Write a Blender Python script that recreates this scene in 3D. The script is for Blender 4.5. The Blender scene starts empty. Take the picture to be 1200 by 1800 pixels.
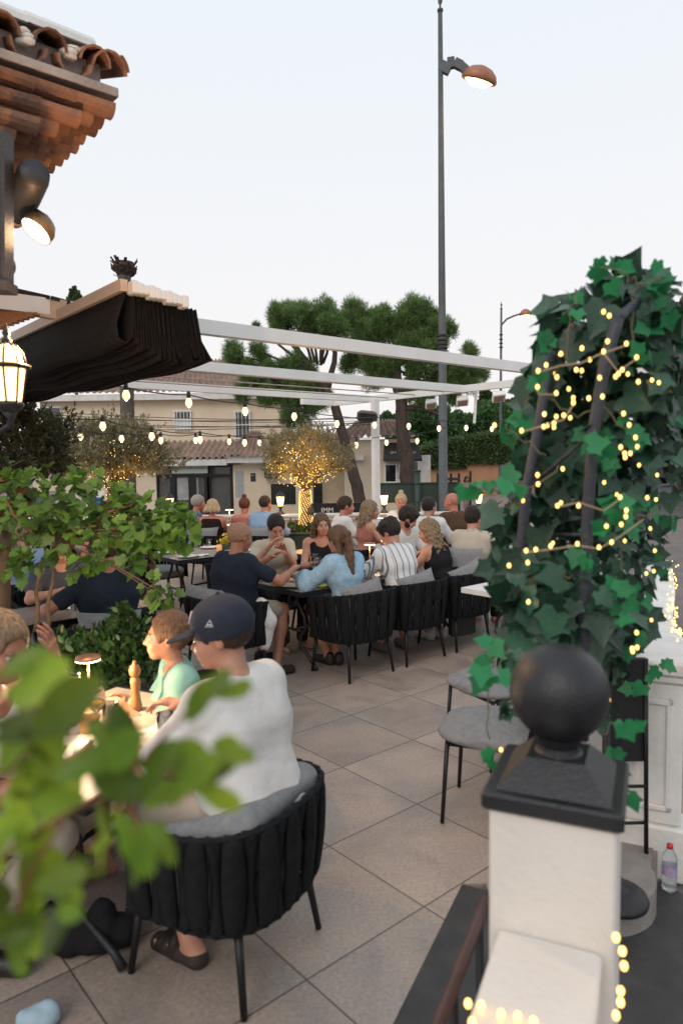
import bpy, math, random
import numpy as np
from mathutils import Vector, Matrix, noise as mnoise
S = bpy.context.scene
R = math.radians
rng = np.random.default_rng(7)
random.seed(7)

# ---------------------------------------------------------------- camera
cam_d = bpy.data.cameras.new("camera")
cam = bpy.data.objects.new("camera", cam_d)
S.collection.objects.link(cam)
H = 1.9
FPX, PITCH, ROLL = 1232.9, 0.0733, -0.0142      # focal length in px of an 1800 px tall frame
_f = np.array([0, math.cos(PITCH), -math.sin(PITCH)])
_r = np.array([1.0, 0, 0]); _u = np.cross(_r, _f)
_r2 = math.cos(ROLL) * _r + math.sin(ROLL) * _u
_u2 = -math.sin(ROLL) * _r + math.cos(ROLL) * _u
m = Matrix(((_r2[0], _u2[0], -_f[0], 0), (_r2[1], _u2[1], -_f[1], 0), (_r2[2], _u2[2], -_f[2], H), (0, 0, 0, 1)))
cam.matrix_world = m
cam_d.sensor_fit = 'AUTO'; cam_d.sensor_width = 36
cam_d.lens = FPX / 1800 * 36
cam_d.clip_start = 0.05; cam_d.clip_end = 2000
cam_d.dof.use_dof = True; cam_d.dof.focus_distance = 10.5; cam_d.dof.aperture_fstop = 2.6
S.camera = cam

# ---------------------------------------------------------------- sky, sun, exposure
w = bpy.data.worlds.new("World"); S.world = w; w.use_nodes = True
nt = w.node_tree; nt.nodes.clear()
out = nt.nodes.new('ShaderNodeOutputWorld'); bg = nt.nodes.new('ShaderNodeBackground')
sky = nt.nodes.new('ShaderNodeTexSky'); sky.sky_type = 'NISHITA'; sky.sun_disc = False
SUN_EL, SUN_AZ = R(9), R(205)
sky.sun_elevation = SUN_EL; sky.sun_rotation = SUN_AZ
sky.air_density = 1.0; sky.dust_density = 1.6; sky.ozone_density = 2.0
hs = nt.nodes.new('ShaderNodeHueSaturation'); hs.inputs['Saturation'].default_value = 0.42
hs.inputs['Value'].default_value = 1.0
nt.links.new(sky.outputs[0], hs.inputs['Color'])
# dusk afterglow: a veil of thin high cloud evens the sky out
mxs = nt.nodes.new('ShaderNodeMix'); mxs.data_type = 'RGBA'; mxs.inputs[0].default_value = 0.92
tc = nt.nodes.new('ShaderNodeTexCoord'); sp = nt.nodes.new('ShaderNodeSeparateXYZ')
nt.links.new(tc.outputs['Generated'], sp.inputs[0])
cr = nt.nodes.new('ShaderNodeValToRGB')
cr.color_ramp.elements[0].position = 0.0; cr.color_ramp.elements[0].color = (10.3, 9.7, 9.5, 1)
cr.color_ramp.elements[1].position = 0.62; cr.color_ramp.elements[1].color = (8.8, 9.6, 10.4, 1)
e = cr.color_ramp.elements.new(0.2); e.color = (9.9, 9.8, 9.9, 1)
nt.links.new(sp.outputs['Z'], cr.inputs[0])
nt.links.new(hs.outputs[0], mxs.inputs['A']); nt.links.new(cr.outputs[0], mxs.inputs['B'])
nt.links.new(mxs.outputs['Result'], bg.inputs[0]); bg.inputs[1].default_value = 0.1
nt.links.new(bg.outputs[0], out.inputs[0])
sd = bpy.data.lights.new("sun", 'SUN'); sd.energy = 1.0; sd.angle = R(30); sd.color = (1, .87, .76)
so = bpy.data.objects.new("sun", sd); S.collection.objects.link(so)
_az = SUN_AZ; _sv = Vector((math.sin(_az) * math.cos(SUN_EL + .5), math.cos(_az) * math.cos(SUN_EL + .5), math.sin(SUN_EL + .5)))
so.rotation_euler = _sv.to_track_quat('Z', 'Y').to_euler()
S.view_settings.view_transform = 'Standard'; S.view_settings.look = 'None'
S.view_settings.exposure = 0.0; S.view_settings.gamma = 1
S.view_settings.use_curve_mapping = False
S.cycles.use_denoising = True
S.cycles.max_bounces = 8; S.cycles.transparent_max_bounces = 12
S.cycles.sample_clamp_indirect = 4

# ---------------------------------------------------------------- coordinates
UX = np.array([0.7583, 0.6519]); VX = np.array([-0.6519, 0.7583])   # directions of the terrace paving
YU = math.atan2(UX[1], UX[0])
def uv(u, v): p = u * UX + v * VX; return (float(p[0]), float(p[1]))
def ray(px, py):
    return _f + _r2 * ((px - 600) / FPX) - _u2 * ((py - 900) / FPX)
def at(px, py, d):
    """the world point seen at photo pixel (1200x1800) at depth d"""
    p = ray(px, py); p = p * (d / p[1])
    return np.array([p[0], p[1], p[2] + H])
def gz(px, py, z=0.0):
    """the world point at photo pixel on the level z"""
    p = ray(px, py); t = (z - H) / p[2]
    return np.array([p[0] * t, p[1] * t, z])

# ---------------------------------------------------------------- object helpers
def link(o): S.collection.objects.link(o); return o
def tag(o, label=None, cat=None, group=None, kind=None):
    if label: o['label'] = label
    if cat: o['category'] = cat
    if group: o['group'] = group
    if kind: o['kind'] = kind
    return o
def thing(name, label, cat, loc=(0, 0, 0), rz=0, group=None, sc=1):
    o = bpy.data.objects.new(name, None); link(o); o.empty_display_size = .1
    o.location = loc; o.rotation_euler = (0, 0, rz); o.scale = (sc, sc, sc)
    return tag(o, label, cat, group)
def copy_tree(o, parent=None):
    c = o.copy(); link(c)
    if parent is not None: c.parent = parent
    for ch in list(o.children): copy_tree(ch, c)
    return c

def rotm(rx=0, ry=0, rz=0):
    return np.array(Matrix.Rotation(rz, 3, 'Z') @ Matrix.Rotation(ry, 3, 'Y') @ Matrix.Rotation(rx, 3, 'X'))

class MB:
    """collects shapes and links them as ONE mesh object"""
    def __init__(s): s.v = []; s.f = []; s.n = 0; s.mi = []; s.cur = 0
    def add(s, v, f):
        v = np.asarray(v, float).reshape(-1, 3)
        s.v.append(v)
        f = [tuple(int(i) + s.n for i in q) for q in f]
        s.f += f; s.mi += [s.cur] * len(f); s.n += len(v); return s
    def box(s, c, size, rz=0, rx=0, ry=0, bev=0):
        x, y, z = [a / 2 for a in size]
        if bev:
            b = min(bev, x * .9, y * .9, z * .9); vs = []
            for zz, q in ((-z, b), (-z + b, 0), (z - b, 0), (z, b)):
                X, Y = x - q, y - q
                bb = b * .999
                vs += [(-X, -Y + bb, zz), (-X + bb, -Y, zz), (X - bb, -Y, zz), (X, -Y + bb, zz), (X, Y - bb, zz), (X - bb, Y, zz), (-X + bb, Y, zz), (-X, Y - bb, zz)]
            f = [tuple(range(7, -1, -1)), tuple(range(24, 32))]
            for k in range(3):
                for i in range(8):
                    j = (i + 1) % 8; f.append((k * 8 + i, k * 8 + j, k * 8 + 8 + j, k * 8 + 8 + i))
        else:
            vs = [(-x, -y, -z), (x, -y, -z), (x, y, -z), (-x, y, -z), (-x, -y, z), (x, -y, z), (x, y, z), (-x, y, z)]
            f = [(3, 2, 1, 0), (4, 5, 6, 7), (0, 1, 5, 4), (1, 2, 6, 5), (2, 3, 7, 6), (3, 0, 4, 7)]
        v = np.array(vs) @ rotm(rx, ry, rz).T + np.asarray(c, float)
        return s.add(v, f)
    def bar(s, a, b, wd, ht=None, up=(0, 0, 1)):
        """square bar from a to b"""
        ht = ht or wd
        a = np.asarray(a, float); b = np.asarray(b, float); d = b - a; d /= np.linalg.norm(d)
        up = np.asarray(up, float); sd_ = np.cross(d, up); sd_ /= np.linalg.norm(sd_); u = np.cross(sd_, d)
        vs = []
        for p in (a, b):
            for i, j in ((-1, -1), (1, -1), (1, 1), (-1, 1)): vs.append(p + sd_ * i * wd / 2 + u * j * ht / 2)
        return s.add(vs, [(3, 2, 1, 0), (4, 5, 6, 7), (0, 1, 5, 4), (1, 2, 6, 5), (2, 3, 7, 6), (3, 0, 4, 7)])
    def tube(s, pts, r, n=8, cap=True):
        pts = np.asarray(pts, float); k = len(pts)
        r = np.broadcast_to(np.asarray(r, float), (k,))
        t = np.gradient(pts, axis=0); t /= (np.linalg.norm(t, axis=1)[:, None] + 1e-12)
        ref = np.array([0, 0, 1.0]) if abs(t[0][2]) < .9 else np.array([1.0, 0, 0])
        vs = []; a = np.arange(n) * 2 * math.pi / n
        x = np.cross(t[0], ref); x /= np.linalg.norm(x)
        for i in range(k):
            x = x - t[i] * (x @ t[i]); x /= np.linalg.norm(x); y = np.cross(t[i], x)
            vs.append(pts[i] + r[i] * (np.cos(a)[:, None] * x + np.sin(a)[:, None] * y))
        f = []
        for i in range(k - 1):
            for j in range(n): q = (j + 1) % n; f.append((i * n + j, i * n + q, (i + 1) * n + q, (i + 1) * n + j))
        if cap: f.append(tuple(range(n - 1, -1, -1))); f.append(tuple(range((k - 1) * n, k * n)))
        return s.add(np.concatenate(vs), f)
    def lathe(s, prof, c=(0, 0, 0), n=20, M=None, cap=True):
        """profile [(r,z)...] round z"""
        a = np.arange(n) * 2 * math.pi / n; vs = []
        for r, z in prof: vs.append(np.stack([r * np.cos(a), r * np.sin(a), np.full(n, z)], 1))
        k = len(prof); f = []
        for i in range(k - 1):
            for j in range(n): q = (j + 1) % n; f.append((i * n + j, i * n + q, (i + 1) * n + q, (i + 1) * n + j))
        if cap:
            if prof[0][0] > 1e-5: f.append(tuple(range(n - 1, -1, -1)))
            if prof[-1][0] > 1e-5: f.append(tuple(range((k - 1) * n, k * n)))
        v = np.concatenate(vs)
        if M is not None: v = v @ np.asarray(M).T
        return s.add(v + np.asarray(c, float), f)
    def ball(s, c, r, n=12, sq=(1, 1, 1), M=None):
        m_ = max(4, n // 2); pr = [(math.sin(math.pi * i / m_), -math.cos(math.pi * i / m_)) for i in range(m_ + 1)]
        a = np.arange(n) * 2 * math.pi / n
        vs = np.concatenate([np.stack([p * np.cos(a), p * np.sin(a), np.full(n, z)], 1) for p, z in pr]) * r * np.asarray(sq)
        if M is not None: vs = vs @ np.asarray(M).T
        f = [(i * n + j, i * n + (j + 1) % n, (i + 1) * n + (j + 1) % n, (i + 1) * n + j) for i in range(m_) for j in range(n)]
        return s.add(vs + np.asarray(c, float), f)
    def build(s, name, mat, parent=None, smooth=False, world=False, mod=None):
        me = bpy.data.meshes.new(name)
        v = np.concatenate(s.v)
        if world and parent is not None:
            Mi = np.array(Matrix.LocRotScale(parent.location, parent.rotation_euler, parent.scale).inverted())
            v = v @ Mi[:3, :3].T + Mi[:3, 3]
        me.from_pydata(v.tolist(), [], s.f)
        for mt in (mat if isinstance(mat, (list, tuple)) else [mat]): me.materials.append(mt)
        if isinstance(mat, (list, tuple)): me.polygons.foreach_set('material_index', s.mi)
        if smooth: me.polygons.foreach_set('use_smooth', [True] * len(s.f))
        me.update()
        o = bpy.data.objects.new(name, me); link(o)
        if parent is not None: o.parent = parent
        if smooth == 'auto':
            md = None
            try:
                me.set_sharp_from_angle(angle=R(35))
            except Exception: pass
        return o

def fastmesh(name, V, F, mat, parent=None, smooth=False, world=False):
    """numpy quads or tris -> object"""
    V = np.asarray(V, np.float64)
    if world and parent is not None:
        Mi = np.array(Matrix.LocRotScale(parent.location, parent.rotation_euler, parent.scale).inverted())
        V = V @ Mi[:3, :3].T + Mi[:3, 3]
    me = bpy.data.meshes.new(name); k = F.shape[1]
    me.vertices.add(len(V)); me.vertices.foreach_set('co', V.astype(np.float32).ravel())
    me.loops.add(F.size); me.loops.foreach_set('vertex_index', F.astype(np.int32).ravel())
    me.polygons.add(len(F)); me.polygons.foreach_set('loop_start', np.arange(0, F.size, k, dtype=np.int32))
    if smooth: me.polygons.foreach_set('use_smooth', np.ones(len(F), bool))
    me.update(calc_edges=True); me.validate()
    me.materials.append(mat)
    o = bpy.data.objects.new(name, me); link(o)
    if parent is not None: o.parent = parent
    return o

# ---------------------------------------------------------------- materials
def mat(name, col=(.5, .5, .5), rough=.6, metal=0, emit=None, es=0, trans=0, ior=1.45, spec=None, noise=None, nscale=8, bump=0, bscale=60, stretch=None, island=0, sheen=0, sss=0, translucent=0, coat=0):
    """principled material; noise = second colour mixed in by a noise texture"""
    m_ = bpy.data.materials.new(name); m_.use_nodes = True; t = m_.node_tree; b = t.nodes['Principled BSDF']
    b.inputs['Base Color'].default_value = (*col, 1); b.inputs['Roughness'].default_value = rough; b.inputs['Metallic'].default_value = metal
    if spec is not None: b.inputs['Specular IOR Level'].default_value = spec
    if emit: b.inputs['Emission Color'].default_value = (*emit, 1); b.inputs['Emission Strength'].default_value = es
    if trans: b.inputs['Transmission Weight'].default_value = trans; b.inputs['IOR'].default_value = ior
    if sheen: b.inputs['Sheen Weight'].default_value = sheen
    if coat: b.inputs['Coat Weight'].default_value = coat
    if sss: b.inputs['Subsurface Weight'].default_value = sss; b.inputs['Subsurface Radius'].default_value = (.02, .008, .004); b.inputs['Subsurface Scale'].default_value = .5
    N = t.nodes.new; L = t.links.new
    tc_ = N('ShaderNodeTexCoord'); mp = N('ShaderNodeMapping'); L(tc_.outputs['Object'], mp.inputs[0])
    if stretch: mp.inputs['Scale'].default_value = stretch
    src = None
    if noise is not None:
        nz = N('ShaderNodeTexNoise'); nz.inputs['Scale'].default_value = nscale; nz.inputs['Detail'].default_value = 5; nz.inputs['Roughness'].default_value = .6
        L(mp.outputs[0], nz.inputs['Vector'])
        rp = N('ShaderNodeValToRGB'); rp.color_ramp.elements[0].position = .35; rp.color_ramp.elements[1].position = .65
        rp.color_ramp.elements[0].color = (*col, 1); rp.color_ramp.elements[1].color = (*noise, 1)
        L(nz.outputs['Fac'], rp.inputs[0]); src = rp.outputs[0]
    if island:
        g = N('ShaderNodeNewGeometry'); h = N('ShaderNodeHueSaturation')
        mr = N('ShaderNodeMapRange'); mr.inputs['To Min'].default_value = 1 - island; mr.inputs['To Max'].default_value = 1 + island
        L(g.outputs['Random Per Island'], mr.inputs[0]); L(mr.outputs[0], h.inputs['Value'])
        if src: L(src, h.inputs['Color'])
        else: h.inputs['Color'].default_value = (*col, 1)
        src = h.outputs[0]
    if src: L(src, b.inputs['Base Color'])
    if bump:
        nb = N('ShaderNodeTexNoise'); nb.inputs['Scale'].default_value = bscale; nb.inputs['Detail'].default_value = 4
        L(mp.outputs[0], nb.inputs['Vector'])
        bp = N('ShaderNodeBump'); bp.inputs['Strength'].default_value = bump; bp.inputs['Distance'].default_value = .01
        L(nb.outputs['Fac'], bp.inputs['Height']); L(bp.outputs[0], b.inputs['Normal'])
    if translucent:
        tl = N('ShaderNodeBsdfTranslucent'); mx = N('ShaderNodeMixShader'); mx.inputs[0].default_value = translucent
        if src: L(src, tl.inputs[0])
        else: tl.inputs[0].default_value = (*col, 1)
        o_ = t.nodes['Material Output']; L(b.outputs[0], mx.inputs[1]); L(tl.outputs[0], mx.inputs[2]); L(mx.outputs[0], o_.inputs[0])
    return m_
def srgb(r, g, b): return tuple(((c / 255) / 12.92 if c / 255 <= .04045 else ((c / 255 + .055) / 1.055) ** 2.4) for c in (r, g, b))

M = {}
M['black'] = mat('black_metal', (.012, .012, .014), .45, .3, bump=.1, bscale=90)
M['iron'] = mat('cast_iron', (.02, .02, .024), .5, .4, noise=(.035, .033, .035), bump=.25, bscale=50)
M['strap'] = mat('charcoal_strap', (.0085, .0095, .011), .85, noise=(.015, .0165, .0185), nscale=25, bump=.5, bscale=220, spec=.15)
M['cushion'] = mat('grey_cushion', (.27, .27, .27), .95, noise=(.21, .22, .23), nscale=30, bump=.7, bscale=260, spec=.2)
M['white_metal'] = mat('white_metal', (.80, .81, .80), .4, noise=(.72, .72, .71), nscale=2)
M['white_wall'] = mat('white_render', (.74, .73, .70), .8, noise=(.62, .61, .58), nscale=3, bump=.35, bscale=40)
M['cream_wall'] = mat('cream_render', (.74, .62, .47), .9, noise=(.62, .52, .39), nscale=.9, bump=.4, bscale=14)
M['terracotta'] = mat('terracotta', (.37, .17, .095), .9, noise=(.20, .12, .09), nscale=7, bump=.8, bscale=40, island=.45)
M['terracotta_old'] = mat('weathered_terracotta', (.40, .27, .21), .9, noise=(.22, .17, .145), nscale=2.2, bump=.5, bscale=12)
M['mortar'] = mat('mortar', (.42, .37, .33), .95, noise=(.3, .25, .22), nscale=8, bump=.6, bscale=50)
M['glass'] = mat('clear_glass', (1, 1, 1), .02, trans=1, ior=1.3)
M['green_glass'] = mat('green_glass', (.25, .3, .05), .05, trans=.85, ior=1.3)
M['bulb'] = mat('bulb_glow', (1, .8, .6), .3, emit=(1, .70, .42), es=1.15)
M['bulb_core'] = mat('filament_glow', (1, .9, .7), .3, emit=(1, .85, .6), es=12)
M['fairy'] = mat('fairy_glow', (1, .7, .3), .3, emit=(1, .56, .13), es=3.4)
M['wire'] = mat('black_wire', (.015, .014, .014), .6)
M['clearwire'] = mat('clear_cable', (.35, .28, .18), .4)
M['skin'] = mat('skin', (.50, .255, .17), .5, noise=(.43, .20, .135), nscale=14, sss=.12)
M['skin_tan'] = mat('tanned_skin', (.38, .17, .10), .5, noise=(.31, .13, .08), nscale=14, sss=.12)
M['skin_pink'] = mat('ruddy_skin', (.50, .21, .15), .5, noise=(.42, .15, .10), nscale=14, sss=.12)
M['eyeball'] = mat('eyeball', (.34, .31, .29), .2)
M['iris'] = mat('iris', (.03, .02, .015), .2)
M['lip'] = mat('lips', (.36, .12, .10), .5)
def hairmat(n, a, b): return mat(n, a, .55, noise=b, nscale=30, stretch=(3, 3, .35), bump=1, bscale=55, spec=.3)
M['h_black'] = hairmat('black_hair', (.012, .009, .008), (.03, .022, .018))
M['h_dark'] = hairmat('dark_brown_hair', (.03, .017, .011), (.06, .035, .022))
M['h_brown'] = hairmat('brown_hair', (.085, .045, .026), (.17, .10, .06))
M['h_dkblond'] = hairmat('dark_blond_hair', (.14, .085, .045), (.34, .24, .15))
M['h_blond'] = hairmat('blond_hair', (.36, .24, .13), (.58, .45, .30))
M['h_grey'] = hairmat('grey_hair', (.22, .2, .19), (.42, .39, .36))
M['h_red'] = hairmat('auburn_hair', (.09, .028, .018), (.15, .05, .035))
M['stubble'] = hairmat('stubble_hair', (.33, .19, .135), (.38, .24, .18))
M['wood'] = mat('light_wood', (.36, .17, .07), .5, noise=(.28, .12, .05), nscale=6, stretch=(8, 8, .6))
# ---------------------------------------------------------------- distance-field bodies
def _nets(D, org, h):
    """naive surface nets of the zero level of D"""
    s = D < 0
    nx, ny, nz = D.shape
    c = [(i, j, k) for i in (0, 1) for j in (0, 1) for k in (0, 1)]
    cnt = np.zeros((nx - 1, ny - 1, nz - 1), np.int16)
    for i, j, k in c: cnt += s[i:nx - 1 + i, j:ny - 1 + j, k:nz - 1 + k]
    act = (cnt > 0) & (cnt < 8)
    idx = np.argwhere(act)
    if not len(idx): return np.zeros((0, 3)), np.zeros((0, 4), int)
    acc = np.zeros((len(idx), 3)); n = np.zeros(len(idx))
    I, J, K = idx.T
    edges = [(a, b) for ai, a in enumerate(c) for b in c[ai + 1:] if sum(abs(x - y) for x, y in zip(a, b)) == 1]
    for a, b in edges:
        da = D[I + a[0], J + a[1], K + a[2]]; db = D[I + b[0], J + b[1], K + b[2]]
        m_ = (da < 0) != (db < 0)
        t = np.where(m_, da / (da - db + 1e-12), 0)
        for q in range(3): acc[:, q] += np.where(m_, a[q] + t * (b[q] - a[q]), 0)
        n += m_
    V = (idx + acc / n[:, None]) * h + org
    vid = -np.ones(act.shape, int); vid[I, J, K] = np.arange(len(idx))
    F = []
    for ax in range(3):
        o1, o2 = [(1, 2), (2, 0), (0, 1)][ax]
        sl = [slice(1, -1)] * 3; sl[ax] = slice(0, -1); sl2 = list(sl); sl2[ax] = slice(1, None)
        A = s[tuple(sl)]; B = s[tuple(sl2)]
        for flip, msk in ((0, A & ~B), (1, ~A & B)):
            e_ = np.argwhere(msk)
            if not len(e_): continue
            off = np.array([1, 1, 1]); off[ax] = 0; e_ = e_ + off
            d1 = np.zeros(3, int); d1[o1] = 1; d2 = np.zeros(3, int); d2[o2] = 1
            g = lambda q: vid[q[:, 0], q[:, 1], q[:, 2]]
            quad = np.stack([g(e_ - d1 - d2), g(e_ - d2), g(e_), g(e_ - d1)], 1)
            if flip: quad = quad[:, ::-1]
            F.append(quad)
    F = np.concatenate(F); F = F[(F >= 0).all(1)]
    return V, F

def cap(a, b, ra, rb=None, k=None): return ('c', np.asarray(a, float), np.asarray(b, float), ra, ra if rb is None else rb, k)
def ell(c, r, Mr=None, k=None): return ('e', np.asarray(c, float), np.asarray(r, float), np.eye(3) if Mr is None else np.asarray(Mr, float), k)
def sub(p, k=.01): return ('-', p, k)

def _dist(p, X, Y, Z):
    if p[0] == 'c':
        _, a, b, ra, rb, _k = p; d = b - a; L2 = d @ d + 1e-12
        px, py, pz = X - a[0], Y - a[1], Z - a[2]
        t = np.clip((px * d[0] + py * d[1] + pz * d[2]) / L2, 0, 1)
        return np.sqrt((px - t * d[0]) ** 2 + (py - t * d[1]) ** 2 + (pz - t * d[2]) ** 2) - (ra + (rb - ra) * t)
    _, c, r, Mr, _k = p
    q = [Mr[0, i] * (X - c[0]) + Mr[1, i] * (Y - c[1]) + Mr[2, i] * (Z - c[2]) for i in range(3)]
    k0 = np.sqrt((q[0] / r[0]) ** 2 + (q[1] / r[1]) ** 2 + (q[2] / r[2]) ** 2)
    k1 = np.sqrt((q[0] / r[0] ** 2) ** 2 + (q[1] / r[1] ** 2) ** 2 + (q[2] / r[2] ** 2) ** 2) + 1e-9
    return k0 * (k0 - 1) / k1
def _bb(p):
    if p[0] == 'c': r = max(p[3], p[4]); return np.minimum(p[1], p[2]) - r, np.maximum(p[1], p[2]) + r
    r = np.abs(p[3]) @ p[2]; return p[1] - r, p[1] + r

def sdf(prims, h=.012, k=.03, wr=0, wf=22, planes=(), seed=0):
    """smooth union of prims; planes = [(point, outward normal)] cut; wr = wrinkle depth"""
    pos = [p for p in prims if p[0] != '-']
    lo = np.min([_bb(p)[0] for p in pos], 0) - 3 * h - wr; hi = np.max([_bb(p)[1] for p in pos], 0) + 3 * h + wr
    n = np.ceil((hi - lo) / h).astype(int) + 1
    ax = [lo[i] + h * np.arange(n[i]) for i in range(3)]
    D = np.full(n, .2, np.float32); mg = .05 + k
    for p in prims:
        neg = p[0] == '-'; q = p[1] if neg else p; kk = p[2] if neg else (q[-1] if q[-1] is not None else k)
        l, u = _bb(q); i0 = np.clip(((l - mg - lo) / h).astype(int), 0, n - 1); i1 = np.clip(((u + mg - lo) / h).astype(int) + 2, 1, n)
        sl = tuple(slice(a, b) for a, b in zip(i0, i1))
        X, Y, Z = np.meshgrid(*[ax[i][sl[i]] for i in range(3)], indexing='ij', sparse=True)
        d = _dist(q, X, Y, Z); a = D[sl]
        if neg: hh = np.maximum(kk - np.abs(a + d), 0) / kk; D[sl] = np.maximum(a, -d) + hh * hh * kk * .25
        else: hh = np.maximum(kk - np.abs(a - d), 0) / kk; D[sl] = np.minimum(a, d) - hh * hh * kk * .25
    if wr or planes:
        X, Y, Z = np.meshgrid(*ax, indexing='ij', sparse=True)
        if wr:
            g = np.random.default_rng(seed + 5); W = 0; rg = wf < 100
            for i in range(7):
                v = g.normal(size=3); v /= np.linalg.norm(v); f = wf * (1 + i * .45)
                q_ = np.sin(f * (v[0] * X + v[1] * Y + v[2] * Z) + 1.9 * np.sin(9 * X + 7 * Z + i) + 1.3 * np.sin(13 * Y - 11 * Z + 2 * i) + g.uniform(0, 6)); W = W + ((2 * np.abs(q_) ** .7 - 1.2) * -.9 if rg else q_) / (1 + i * .5)
            D = D + wr * .45 * W
        for pt, nn in planes:
            D = np.maximum(D, (X - pt[0]) * nn[0] + (Y - pt[1]) * nn[1] + (Z - pt[2]) * nn[2])
    return _nets(D, lo, h)

def joinm(parts):
    V = []; F = []; n = 0
    for v, f in parts: V.append(v); F.append(f + n); n += len(v)
    return np.concatenate(V), np.concatenate(F)

# ---------------------------------------------------------------- people
def _nrm(v): v = np.asarray(v, float); return v / (np.linalg.norm(v) + 1e-12)
def hand_prims(wr_, d, pn, side, curl=.5, s=1.0, spread=1.0):
    """wrist point, finger direction d, palm normal pn (out of the palm); side +1 = thumb on +cross(d,pn)"""
    d = _nrm(d); pn = _nrm(pn - d * (pn @ d)); x = np.cross(d, pn) * side
    P = [cap(wr_ - d * .03, wr_ + d * .015, .024 * s, .025 * s)]
    for i, o in enumerate((-.03, -.011, .009, .028)):
        P.append(cap(wr_ + d * .012 + x * o * .6, wr_ + d * .082 * s + x * o * s, .0145 * s, .0115 * s, .012))
    L = (.030, .041, .045, .040)
    for i, o in enumerate((-.031, -.0105, .0105, .031)):
        b = wr_ + d * (.085 if i else .078) * s + x * o * s
        dd = _nrm(d + x * o * 3 * spread); c = curl * (.9 + .12 * ((i * 7) % 3))
        for q, l in enumerate((L[i], L[i] * .62, L[i] * .5)):
            c2 = c * (q + .6) * .62
            v = dd * math.cos(c2) + pn * math.sin(c2)
            e_ = b + v * l * s; P.append(cap(b, e_, (.0088 - q * .0007) * s, (.0083 - q * .0008) * s, .004)); b = e_
    b = wr_ + d * .022 * s + x * .030 * s + pn * .006
    v = _nrm(d * .62 + x * .75 + pn * .35); e_ = b + v * .042 * s; P.append(cap(b, e_, .0145 * s, .0105 * s, .012))
    v2 = _nrm(d * .9 + x * .25 + pn * .5); P.append(cap(e_, e_ + v2 * .034 * s, .0100 * s, .0078 * s, .004))
    return P

def head_prims(c, Hm, fem=False, beard=False):
    T = lambda x, y, z: c + Hm @ np.array([x, y, z])
    f = .94 if fem else 1.0
    P = [ell(T(0, -.012, .028), (.076 * f, .097, .092), Hm, .01), ell(T(0, .022, -.035), (.060 * f, .066, .075), Hm, .03),
         cap(T(-.022 * f, .062, -.088), T(.022 * f, .062, -.088), .021, .021, .03),
         cap(T(-.03, .068, -.035), T(.03, .068, -.035), .028, .028, .03),
         cap(T(-.026, .078, .022), T(.026, .078, .022), .013, .013, .02),
         sub(ell(T(-.030, .101, -.001), (.017, .018, .012), Hm), .016), sub(ell(T(.030, .101, -.001), (.017, .018, .012), Hm), .016),
         cap(T(0, .088, .010), T(0, .109, -.031), .0070, .0110, .012), cap(T(-.010, .095, -.036), T(.010, .095, -.036), .0085, .0085, .008),
         cap(T(-.017, .088, -.066), T(.017, .088, -.066), .0085, .0085, .010),
         sub(cap(T(-.02, .105, -.0665), T(.02, .105, -.0665), .0045), .006)]
    for s in (-1, 1):
        P += [ell(T(s * .079 * f, -.008, -.006), (.009, .019, .031), Hm @ rotm(-.15, 0, s * -.35), .008),
              sub(ell(T(s * .089 * f, -.004, -.002), (.006, .009, .015), Hm), .005)]
    return P

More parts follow.
